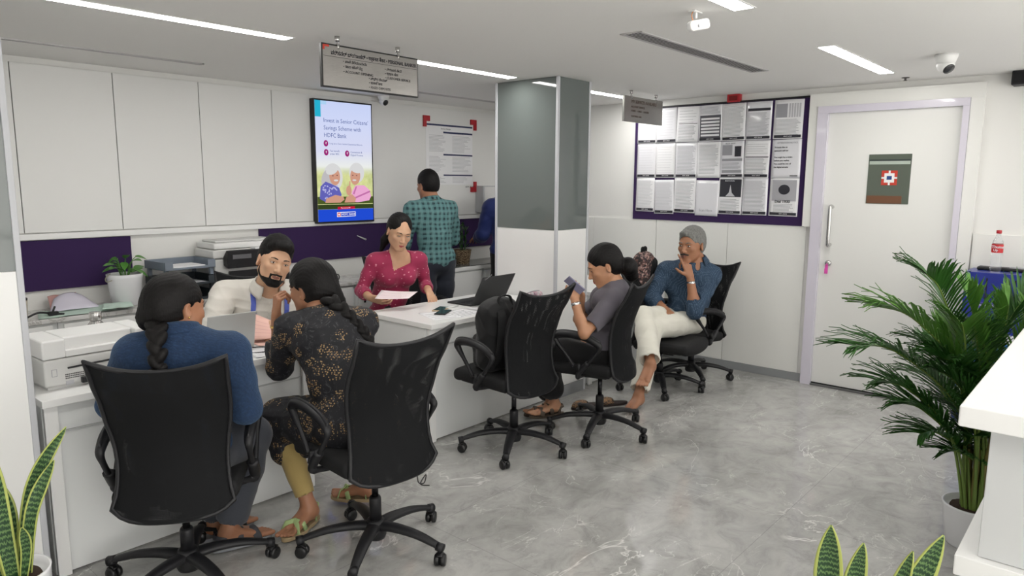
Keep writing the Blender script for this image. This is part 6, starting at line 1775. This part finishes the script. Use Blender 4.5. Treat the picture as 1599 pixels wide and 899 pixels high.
CREAM = fabric('cream_shirt_cotton', (0.66, 0.63, 0.58), var=.06, bump=.3)
GREYTROU = fabric('charcoal_trouser_cloth', (0.050, 0.054, 0.066))
BLACKCL = fabric('black_cloth', (0.008, 0.008, 0.009), var=.1)
MUSTARD = fabric('mustard_legging_knit', (0.42, 0.31, 0.12), var=.08)
GREYTEE = fabric('grey_tee_jersey', (0.115, 0.105, 0.125), var=.08)
OFFWHITE = fabric('off_white_trouser_cotton', (0.72, 0.70, 0.62), var=.04)
BLUEJK = fabric('royal_blue_jacket_cloth', (0.014, 0.026, 0.13), rough=.6)
DENIM = fabric('dark_trouser_cloth', (0.03, 0.035, 0.05))
LANY = mat('blue_lanyard_ribbon', (0.075, 0.11, 0.46), .6)
GOLD = mat('gold_bangle', (0.75, 0.50, 0.18), .25, metal=1.0)
SILVER = mat('silver_watch', (0.70, 0.70, 0.70), .25, metal=1.0)
GREENST = mat('pale_green_strap', (0.42, 0.55, 0.25), .5)
TANSOLE = mat('tan_sole', (0.40, 0.30, 0.17), .6)
GREYSOLE = mat('grey_sole', (0.27, 0.28, 0.30), .6)
BROWNST = mat('brown_leather_strap', (0.10, 0.075, 0.055), .6)

FINE = 0.004
# ================================================================== man at the first desk, cream shirt and lanyard
def banker_man():
    J = dict(pel=(2.24, 4.03, .54), neck=(2.115, 3.70, .975), head=(2.08, 3.565, 1.150), hf=(-.30, -1.05, -.06), hu=(.23, -.26, .93),
             shR=(1.925, 3.855, .955), shL=(2.315, 3.70, .935), elR=(1.775, 3.69, .815), wrR=(1.93, 3.50, .815),
             elL=(2.34, 3.45, .80), wrL=(2.08, 3.40, .805), hipR=(2.15, 4.06, .52), hipL=(2.33, 4.00, .52),
             knR=(2.02, 3.66, .53), knL=(2.26, 3.60, .53), anR=(2.02, 3.62, .09), anL=(2.27, 3.55, .09), toR=(2.0, 3.45, .03), toL=(2.26, 3.40, .03))
    p = Person('bearded man in a cream shirt and blue lanyard seated behind the first desk, holding papers', J, 'm', 1.12, 1.10)
    p.browm = HAIRB
    p.body(SKIN_LIGHT, LIPM, {'R': dict(d=(.45, -.55, .05), n=(.5, .3, -.6), curl=(.35, .45, .5, .5), thumb=(.1, .5)), 'L': dict(d=(-.75, .05, -.1), n=(.1, .1, -1), curl=(.3, .35, .4, .4), thumb=(.1, .4))}, h=FINE, eye_open=.75, jaw=1.08)
    def ex(F, L, Q):
        pass
    p.cap(.004, line=.076, side=-.03, nape=-.055, top=.020, h=.0035, extra=lambda F, L, Q: (F.chain([L(-.050, .058, .084), L(-.02, .076, .096), L(.03, .074, .092), L(.054, .050, .080)], [.012 * p.hs, .016 * p.hs, .017 * p.hs, .012 * p.hs], k=.015), F.el(L(0, .01, .094), V3(.060, .070, .036) * p.hs, Q, k=.03)))
    beard_shell(p, HAIRB)
    sh = torso_cloth(p, .016, {'L': 1.9, 'R': 1.9}, CREAM, wr=(.008, 30, 5), belly=.01, hem=(p.J['pel'] - V3(0, 0, .10), (0, 0, -1)), sleeve_g=.018)
    collar(p, .073, CREAM, h=.045, open_front=.55, flare=.38, dz=.012)
    trousers(p, .012, DENIM)
    c = Vector(p.J['neck']); f = Vector(p.fwd); l = Vector(p.lat); u = Vector(p.up)
    end = c + f * .20 - u * .185 + l * -.015
    drape(sh, [c + l * .075 + f * .00 + u * .03, c + l * .085 + f * .09 - u * .04, c + l * .05 + f * .16 - u * .15, end], .027, .006, .002, 'lanyard', LANY, p.root)
    drape(sh, [c - l * .075 + f * .00 + u * .03, c - l * .085 + f * .09 - u * .04, c - l * .06 + f * .16 - u * .15, end], .027, .0065, .002, 'lanyard', LANY, p.root)
    MB().box(tuple(end + f * .012 - u * .02), (.018, .012, .035)).build('lanyard_clip', BLACKP, p.root, bevel=.003)
    buttons(sh, [c + f * .2 - u * q + l * .0 for q in (.09, .16, .23, .30)], WPLAST, p.root)
    drape(sh, [c + f * .14 - u * .03, c + f * .2 - u * .12, c + f * .2 - u * .25, c + f * .2 - u * .36], .030, .0025, .0015, 'placket', CREAM, p.root)
    for sd in 'LR':
        for k_, J_ in ((0, 0),):
            d = p.J['wr' + sd] - p.J['el' + sd]; 
    return p
banker_man()
# ================================================================== woman at the second desk, magenta printed top
def banker_woman():
    J = dict(pel=(3.36, 4.20, .55), neck=(3.31, 3.99, 1.075), head=(3.255, 3.905, 1.245), hf=(-.38, -1.0, -.42), hu=(.03, -.30, 1),
             shR=(3.145, 4.06, 1.03), shL=(3.475, 3.94, 1.025), elR=(3.075, 4.12, .82), wrR=(3.01, 3.93, .80),
             elL=(3.54, 3.955, .83), wrL=(3.415, 3.78, .815), hipR=(3.28, 4.24, .53), hipL=(3.44, 4.18, .53),
             knR=(3.16, 3.86, .53), knL=(3.33, 3.80, .53), anR=(3.18, 3.80, .09), anL=(3.34, 3.74, .09), toR=(3.13, 3.65, .03), toL=(3.30, 3.58, .03))
    p = Person('woman in a magenta printed top seated behind the second desk, reading a sheet', J, 'f', 1.0, 1.03)
    p.body(SKIN_LIGHT, LIPF, {'R': dict(d=(.35, -.85, -.15), n=(.75, .25, .45), curl=(.5, .6, .6, .6), thumb=(-.1, .5)), 'L': dict(d=(-.25, -.65, -.55), n=(-.1, .35, -.8), curl=(.25, .35, .35, .3), thumb=(.2, .3))}, h=FINE, eye_open=.35, iris_dx=0)
    # hair parted in the middle, tied back into a tail behind the right shoulder
    def ex(F, L, Q):
        hs = p.hs
        F.chain([L(.0, -.10, .02), L(-.0, -.118, -.04), L(.035, -.115, -.12), L(.055, -.10, -.20)], [.028 * hs, .032 * hs, .030 * hs, .012 * hs], k=.02)
    p.cap(.004, line=.072, side=-.02, nape=-.07, top=.002, h=.0035, extra=lambda F, L, Q: (ex(F, L, Q), F.rc(L(0, .06, .075), L(0, .11, .055), .022 * p.hs, .03 * p.hs, k=.02, op='-')), m=HAIRB)
    c, f, l, u = V3(p.J['neck']), p.fwd, p.lat, p.up
    Q = np.array([l, f, u])
    def nc(F):   # slanted V neckline
        poly = [(.080, .06), (.050, -.085), (-.080, -.035), (-.080, .06)]
        def post(P, d):
            a, z, y = (P - c) @ l, (P - c) @ u, (P - c) @ f
            reg = .01 - y
            for i in range(4):
                (x0, z0), (x1, z1) = poly[i], poly[(i + 1) % 4]; nx, nz = z1 - z0, -(x1 - x0); q = math.hypot(nx, nz)
                reg = np.maximum(reg, -((a - x0) * nx + (z - z0) * nz) / q)
            return np.maximum(d, -reg)
        F.post = post
    sh = torso_cloth(p, .008, {'L': 1.62, 'R': 1.62}, MAGENTA, wr=(.004, 30, 8), neckcut=nc, skirt=lambda F: (p.leg(F, 'L', .02, .85), p.leg(F, 'R', .02, .85), F.bx(p.J['pel'] + V3(-.04, -.13, -.02), (.17, .16, .05), rad=.04, k=.05)), h=.005, name='kurta')
    trousers(p, .008, BLACKCL)
    MB().lathe([(.024, -.003), (.026, 0), (.024, .003), (.0235, 0), (.024, -.003)], 20, M=Matrix.Translation(Vector(lerp(p.J['elR'], p.J['wrR'], .94))) @ Vector(p.J['wrR'] - p.J['elR']).to_track_quat('Z', 'Y').to_matrix().to_4x4(), cap=False).build('bangle', GOLD, p.root, smooth=True)
    return p
banker_woman()

# ================================================================== woman in the blue knit at the first desk, long braid
def knit_woman():
    J = dict(pel=(1.165, 2.745, .54), neck=(1.14, 2.65, 1.02), head=(1.162, 2.705, 1.115), hf=(.985, .17, -.12), hu=(.06, .10, 1),
             shR=(1.285, 2.535, .955), shL=(1.015, 2.755, .955), elR=(1.345, 2.56, .71), wrR=(1.44, 2.78, .66),
             elL=(.985, 2.90, .74), wrL=(1.15, 3.02, .72), hipR=(1.235, 2.69, .53), hipL=(1.095, 2.80, .53),
             knR=(1.49, 2.79, .51), knL=(1.36, 2.96, .51), anR=(1.385, 2.84, .10), anL=(1.40, 2.99, .09), toR=(1.52, 2.82, .05), toL=(1.53, 3.0, .03))
    p = Person('woman in a blue knitted jumper with a long braid down her back', J, 'f', 1.02, 1.0)
    p.body(SKIN_BROWN, LIPF, {'R': dict(d=(.3, .9, -.1), n=(0, 0, -1), curl=(.2, .25, .3, .3)), 'L': dict(d=(.8, .5, 0), n=(0, 0, -1))}, h=FINE, feet='LR')
    def ex(F, L, Q):
        hs = p.hs
        F.el(L(0, -.07, .01), V3(.075, .058, .085) * hs, Q, k=.02)
        F.chain([L(-.02, -.085, .02), L(-.035, -.095, -.03), L(-.045, -.09, -.05)], [.035 * hs, .034 * hs, .028 * hs], k=.02)
    p.cap(.012, line=.058, side=-.01, nape=-.075, top=.004, h=.004, extra=ex)
    L = p.L
    q = [Vector((1.060, 2.640, 1.075)), Vector((1.036, 2.585, 1.045)), Vector((1.022, 2.555, .98)), Vector((1.018, 2.556, .91)), Vector((1.022, 2.562, .87))]
    braid(p, q, .027, .021, HAIRB, n=11)
    sh = torso_cloth(p, .020, {'L': 1.9, 'R': 1.9}, CHENILLE, wr=(.006, 26, 11), h=.006, name='jumper', bust=False, sleeve_g=.024, skirt=lambda F: F.el(p.J['pel'] + V3(0, 0, .0), V3(.17, .125, .12), np.array([p.latp, p.fwdp, V3(0, 0, 1)]), k=.03), hem=(p.J['pel'] - V3(0, 0, .07), (0, 0, -1)))
    collar(p, .068, CHENILLE, h=.045, open_front=.35, flare=.12, th=.008, name='ribbed_collar')
    trousers(p, .018, GREYTROU, frac=(1.9, 1.86), flare=.012)
    sandal(p, 'R', mat('dark_grey_strap', (.06, .06, .07), .6), GREYSOLE, 1.02, 'tech'); sandal(p, 'L', BLACKCL, GREYSOLE, 1.02, 'tech')
    t = MB().lathe([(.002, 0), (.0035, .004), (.002, .008)], 10, c=tuple(L(.084, -.004, -.036))).build('earring', GOLD, p.root, smooth=True)
    return p
knit_woman()

# ================================================================== woman in the black floral kurta leaning on the first desk
def floral_woman():
    J = dict(pel=(1.83, 2.49, .56), neck=(1.83, 2.755, .985), head=(1.865, 2.875, 1.095), hf=(-.30, 1.0, -.12), hu=(-.04, -.02, 1), waist=(1.825, 2.58, .74), chest=(1.83, 2.68, .88),
             shL=(1.715, 2.83, .935), shR=(2.00, 2.665, .945), elL=(1.745, 2.985, .72), wrL=(1.755, 3.01, .965), elR=(2.09, 2.90, .77), wrR=(1.93, 3.08, .785),
             hipL=(1.75, 2.53, .54), hipR=(1.91, 2.48, .54), knL=(1.70, 2.93, .50), knR=(2.0, 2.88, .50), anL=(1.735, 2.765, .10), anR=(2.05, 2.75, .115),
             toL=(1.60, 2.72, .04), toR=(1.97, 2.87, .03))
    p = Person('woman in a black floral kurta and mustard leggings leaning toward the first desk', J, 'f', 1.02, 1.04)
    p.body(SKIN_BROWN, LIPF, {'L': dict(d=(.10, .0, 1), n=(.9, -.15, .1), curl=(.95, 1.0, 1.0, 1.0), thumb=(.05, .6)), 'R': dict(d=(-.9, .4, -.05), n=(0, 0, -1), curl=(.2, .3, .3, .3))}, h=FINE)
    def ex(F, L, Q):
        hs = p.hs
        F.el(L(0, -.06, .0), V3(.078, .062, .095) * hs, Q, k=.02)
        F.chain([L(-.03, .03, .095), L(-.07, .0, .05), L(-.055, -.07, .03)], [.016 * hs, .018 * hs, .02 * hs], k=.02)
        F.chain([L(0, -.11, -.01), L(.02, -.12, -.065)], [.04 * hs, .034 * hs], k=.02)
    p.cap(.014, line=.055, side=-.0, nape=-.085, top=.006, h=.004, extra=ex)
    L = p.L
    q = [Vector((1.84, 2.70, 1.07)), Vector((1.862, 2.630, 1.025)), Vector((1.895, 2.582, .965)), Vector((1.925, 2.545, .905)), Vector((1.93, 2.530, .84)), Vector((1.925, 2.53, .78))]
    braid(p, q, .027, .017, HAIRB, n=17)
    def sk(F):
        p.leg(F, 'L', .03, 1.0); p.leg(F, 'R', .03, 1.0)
        F.el(p.J['pel'] - V3(0, 0, .02), V3(.185, .15, .14), np.array([p.latp, p.fwdp, V3(0, 0, 1)]), k=.05)
        F.chain([lerp(p.J['hipL'], p.J['knL'], .35), lerp(p.J['hipR'], p.J['knR'], .35)], [.10, .10], k=.06)
        F.chain([lerp(p.J['hipL'], p.J['knL'], .92), lerp(p.J['hipR'], p.J['knR'], .92)], [.075, .075], k=.06)
        F.rc(p.J['knL'] - V3(0, .02, .02), p.J['knL'] + V3(.0, -.04, -.15), .072, .070, k=.05)
        F.rc(p.J['hipL'] + V3(-.05, .12, -.03), p.J['hipL'] + V3(-.06, .16, -.14), .055, .030, k=.05)
        F.rc(p.J['knR'] - V3(0, .02, .02), p.J['knR'] + V3(.0, -.04, -.15), .072, .070, k=.05)
    sh = torso_cloth(p, .016, {'L': 1.45, 'R': 1.6}, FLORAL, wr=(.009, 26, 14), h=.006, name='kurta', bust=True, waist=1.16, skirt=sk, belly=.01, sleeve_g=.022)
    trousers(p, .006, MUSTARD, frac=(1.86, 1.86))
    sandal(p, 'L', GREENST, TANSOLE, 1.0, 'cross'); sandal(p, 'R', GREENST, TANSOLE, 1.0, 'cross')
    T = Matrix.Translation(Vector(lerp(p.J['elL'], p.J['wrL'], .80))) @ Vector(p.J['wrL'] - p.J['elL']).to_track_quat('Z', 'Y').to_matrix().to_4x4()
    MB().lathe([(.031, -.006), (.033, 0), (.031, .006), (.0295, 0), (.031, -.006)], 20, M=T, cap=False).build('bangle', GOLD, p.root, smooth=True)
    # red hair clip with a small loop
    F = Field(); F.el(L(.108, -.035, .020), V3(.020, .028, .034), p.Q); F.build('hair_clip', mat('red_clip', (.42, .01, .02), .4), p.root, .003)
    MB().tube([L(.134 + .012 * math.cos(a), -.045, .032 + .012 * math.sin(a)) for a in [i * PI / 8 for i in range(16)]], .0028, 8, closed=True).build('hair_tie', BLACKP, p.root, smooth=True)
    return p
floral_woman()
# ================================================================== young woman with a phone in the fourth chair
def phone_woman():
    J = dict(pel=(3.735, 2.495, .55), neck=(3.785, 2.435, .945), head=(3.745, 2.495, 1.075), hf=(-.66, .70, -.42), hu=(-.12, .16, 1), waist=(3.765, 2.455, .68),
             shL=(3.665, 2.37, .872), shR=(3.885, 2.545, .872), elL=(3.435, 2.425, .70), wrL=(3.455, 2.515, .895), elR=(3.70, 2.66, .72), wrR=(3.585, 2.56, .90),
             hipL=(3.67, 2.46, .54), hipR=(3.81, 2.54, .54), knL=(3.47, 2.76, .53), knR=(3.62, 2.86, .53), anL=(3.64, 2.80, .145), anR=(3.72, 2.90, .10),
             toL=(3.53, 2.86, .04), toR=(3.62, 3.0, .04))
    p = Person('woman in a grey tee looking at her phone, dark hair in a low bun', J, 'f', .98, 1.06)
    p.body(SKIN_MID, LIPF, {'L': dict(d=(.10, .12, 1), n=(.6, .55, .15), curl=(.55, .7, .8, .9), thumb=(.0, .5)), 'R': dict(d=(-.75, -.1, .45), n=(-.35, -.2, -.6), curl=(.5, .6, .7, .7), thumb=(.1, .4))}, h=FINE, eye_open=.3)
    def ex(F, L, Q):
        hs = p.hs
        F.chain([L(0, -.085, .0), L(0, -.105, -.045)], [.028 * hs, .030 * hs], k=.015)
        F.el(L(0, -.128, -.060), V3(.060, .054, .060) * hs, Q, k=.012)
        F.el(L(.012, -.128, -.115), V3(.042, .040, .040) * hs, Q, k=.015)
    p.cap(.007, line=.058, side=-.01, nape=-.085, top=.008, h=.004, extra=ex, m=HAIRB)
    sh = torso_cloth(p, .012, {'L': .72, 'R': .72}, GREYTEE, wr=(.005, 30, 21), h=.006, name='tee_shirt', sleeve_g=.020, hem=(p.J['pel'] - V3(0, 0, .05), (0, 0, -1)))
    F = None
    trousers(p, .022, BLACKCL, frac=(1.72, 1.80), flare=.020, top=.03)
    sandal(p, 'R', BROWNST, mat('dark_brown_sole', (.075, .055, .042), .7), .98, 'tech'); sandal(p, 'L', BROWNST, mat('brown_sole', (.09, .07, .05), .7), .98, 'tech')
    T = Matrix.Translation(Vector(lerp(p.J['elL'], p.J['wrL'], .86))) @ Vector(p.J['wrL'] - p.J['elL']).to_track_quat('Z', 'Y').to_matrix().to_4x4()
    w_ = MB().lathe([(.029, -.009), (.0305, 0), (.029, .009), (.027, 0), (.029, -.009)], 20, M=T, cap=False).build('watch_strap', SILVER, p.root, smooth=True)
    MB().lathe([(.013, -.004), (.014, 0), (.012, .004)], 18, M=T @ Matrix.Translation((-.02, -.024, 0)) @ Matrix.Rotation(R(90), 4, 'X') @ Matrix.Rotation(R(40), 4, 'Y')).build('watch_case', SILVER, w_, smooth=True)
    return p
phone_woman()

# ================================================================== older man with grey hair, hand on his cheek
def older_man():
    J = dict(pel=(5.16, 2.68, .50), neck=(5.19, 2.595, .965), head=(5.135, 2.615, 1.112), hf=(-1.0, .06, -.06), hu=(-.02, .0, 1), waist=(5.20, 2.64, .68),
             shR=(5.045, 2.785, .905), shL=(5.27, 2.49, .875), elR=(4.92, 2.84, .69), wrR=(4.90, 2.70, .625), elL=(5.01, 2.50, .615), wrL=(5.01, 2.55, .878),
             hipR=(5.09, 2.75, .50), hipL=(5.17, 2.60, .50), knR=(4.61, 2.715, .610), knL=(4.61, 2.633, .515), anR=(4.285, 2.455, .345), anL=(4.29, 2.545, .095),
             toR=(4.16, 2.43, .27), toL=(4.13, 2.53, .03), fuR=(-.25, -.25, .90))
    J['fuR'] = unit(J['fuR'])
    p = Person('grey-haired man in a navy shirt and off-white trousers seated barefoot, chin on hand', J, 'm', 1.06, 1.15)
    p.browm = HAIRG
    p.body(SKIN_BROWN, LIPM, {'R': dict(d=(-.45, -.85, -.35), n=(0, 0, -1), curl=(.25, .3, .35, .4), thumb=(.0, .4)), 'L': dict(d=(-.06, .32, .95), n=(.35, .95, -.1), curl=(.06, .95, 1.1, 1.2), thumb=(.25, .3), s=1.0)}, h=FINE, eye_open=.8)
    L = p.L
    def ex(F, L, Q):
        hs = p.hs
        F.chain([L(-.045, .055, .082), L(.0, .078, .092), L(.050, .050, .082)], [.012 * hs, .016 * hs, .012 * hs], k=.02)
    p.cap(.006, line=.064, side=-.035, nape=-.06, top=.008, h=.0038, extra=ex, m=HAIRG)
    beard_shell(p, mat('dark_grey_moustache', (.025, .022, .02), .6, bump=.6, bscale=700), g=.0045, chin=False, jaw=False, name='moustache')
    sh = torso_cloth(p, .014, {'L': 1.22, 'R': 1.55}, NAVY, wr=(.007, 28, 31), h=.006, belly=.015, sleeve_g=.018, neckcut=lambda F: F.el(p.J['neck'] + p.fwd * .085 - p.up * .01, V3(.020, .05, .034), np.array([p.lat, p.fwd, p.up]), k=.006, op='-'),
        hem=(p.J['pel'] - V3(0, 0, .04), (0, 0, -1)))
    collar(p, .068, NAVY, h=.042, open_front=.6, flare=.36, dz=.008)
    for sd, fr in (('L', 1.20), ('R', 1.52)):
        a, b = p.J['el' + sd], p.J['wr' + sd]; F = Field(); c0 = lerp(a, b, fr - 1 - .10); c1 = lerp(a, b, fr - 1 + .12); F.rc(c0, c1, .054, .056, k=.01); F.rc(lerp(a, b, fr - 1 + .2), lerp(a, b, fr - 1 + .5), .055, k=.004, op='-')
        F.warp = folds(.003, 60, 3); F.build('rolled_cuff', NAVY, p.root, .006)
    c = Vector(p.J['neck']); f = Vector(p.fwd); u = Vector(p.up)
    buttons(sh, [c + f * .2 - u * q for q in (.10, .17, .24, .31, .38)], WPLAST, p.root)
    drape(sh, [c + f * .14 - u * .03, c + f * .2 - u * .12, c + f * .2 - u * .25, c + f * .2 - u * .40], .030, .0025, .0015, 'placket', NAVY, p.root)
    trousers(p, .012, OFFWHITE, frac=(1.88, 1.90), flare=.020, wr=(.006, 30, 9), top=.17)
    T = Matrix.Translation(Vector(lerp(p.J['elL'], p.J['wrL'], .84))) @ Vector(p.J['wrL'] - p.J['elL']).to_track_quat('Z', 'Y').to_matrix().to_4x4()
    w_ = MB().lathe([(.032, -.010), (.0335, 0), (.032, .010), (.030, 0), (.032, -.010)], 20, M=T, cap=False).build('watch_strap', SILVER, p.root, smooth=True)
    MB().lathe([(.017, -.004), (.018, 0), (.015, .005)], 20, M=T @ Matrix.Translation((-.024, -.024, 0)) @ Matrix.Rotation(R(90), 4, 'X') @ Matrix.Rotation(R(45), 4, 'Y')).build('watch_case', SILVER, w_, smooth=True)
    return p
older_man()

# ================================================================== standing man in a checked shirt, back to us
def standing_man():
    J = dict(pel=(4.12, 4.46, .93), neck=(4.10, 4.49, 1.425), head=(4.10, 4.535, 1.558), hf=(.10, 1, -.15), hu=(0, 0, 1),
             shL=(3.935, 4.55, 1.36), shR=(4.265, 4.44, 1.36), elL=(3.90, 4.62, 1.09), wrL=(4.05, 4.82, 1.02), elR=(4.355, 4.50, 1.10), wrR=(4.33, 4.74, 1.02),
             hipL=(4.03, 4.49, .90), hipR=(4.20, 4.44, .90), knL=(4.03, 4.50, .50), knR=(4.21, 4.46, .50), anL=(4.03, 4.47, .09), anR=(4.21, 4.43, .09), toL=(4.05, 4.65, .03), toR=(4.25, 4.6, .03))
    p = Person('standing man in a teal checked shirt with his back turned, at the wall counter', J, 'm', .98, .98)
    p.body(SKIN_BROWN, LIPM, {'L': dict(d=(.5, .8, -.1), n=(0, 0, -1)), 'R': dict(d=(-.2, 1, -.1), n=(0, 0, -1))}, h=.0045, eyes=False)
    p.cap(.008, line=.06, side=-.03, nape=-.055, top=.014, h=.004, m=HAIRB)
    torso_cloth(p, .016, {'L': 1.85, 'R': 1.85}, PLAID, wr=(.011, 26, 41), h=.006, hem=(p.J['pel'] - V3(0, 0, .06), (0, 0, -1)), sleeve_g=.022, belly=.01)
    collar(p, .064, PLAID, h=.036, open_front=.6, flare=.22)
    trousers(p, .010, DENIM, flare=.01, top=.0)
    for sd in 'LR':
        F = Field(); s0 = p.J['an' + sd] - V3(0, 0, .05); d = unit((p.J['to' + sd] - p.J['an' + sd]) * V3(1, 1, 0))
        F.chain([s0 - d * .03, s0 + d * .08, s0 + d * .16], [.042, .040, .036], k=.02); F.rc(s0, s0 + V3(0, 0, .05), .042, k=.02); F.pl((0, 0, .003), (0, 0, -1)); F.build('shoe', BLACKP, p.root, .006)
    return p
standing_man()

# ================================================================== man in a blue jacket, mostly behind the column
def jacket_man():
    J = dict(pel=(5.10, 4.50, .93), neck=(5.12, 4.53, 1.42), head=(5.14, 4.57, 1.56), hf=(.5, .9, -.2), hu=(0, 0, 1),
             shL=(4.97, 4.62, 1.35), shR=(5.27, 4.44, 1.35), elL=(4.93, 4.68, 1.10), wrL=(5.05, 4.86, 1.05), elR=(5.36, 4.50, 1.10), wrR=(5.36, 4.72, 1.02),
             hipL=(5.03, 4.54, .90), hipR=(5.18, 4.46, .90), knL=(5.03, 4.56, .50), knR=(5.19, 4.48, .50), anL=(5.03, 4.53, .09), anR=(5.19, 4.45, .09), toL=(5.1, 4.70, .03), toR=(5.26, 4.62, .03))
    p = Person('person in a royal blue jacket and black trousers, nearly hidden behind the grey glass column', J, 'm', 1.0, 1.0)
    p.body(SKIN_BROWN, LIPM, {'L': dict(d=(.5, .8, -.1), n=(0, 0, -1)), 'R': dict(d=(-.2, 1, -.1), n=(0, 0, -1))}, h=.006, eyes=False)
    p.cap(.008, line=.06, side=-.03, nape=-.055, top=.01, h=.005)
    torso_cloth(p, .03, {'L': 1.9, 'R': 1.9}, BLUEJK, wr=(.012, 24, 51), h=.008, hem=(p.J['pel'] - V3(0, 0, .06), (0, 0, -1)), sleeve_g=.028, name='jacket')
    trousers(p, .014, BLACKCL, flare=.01)
    for sd in 'LR':
        F = Field(); s0 = p.J['an' + sd] - V3(0, 0, .05); d = unit((p.J['to' + sd] - p.J['an' + sd]) * V3(1, 1, 0))
        F.chain([s0 - d * .03, s0 + d * .08, s0 + d * .16], [.042, .040, .036], k=.02); F.rc(s0, s0 + V3(0, 0, .05), .042, k=.02); F.pl((0, 0, .003), (0, 0, -1)); F.build('shoe', BLACKP, p.root, .008)
    return p
jacket_man()
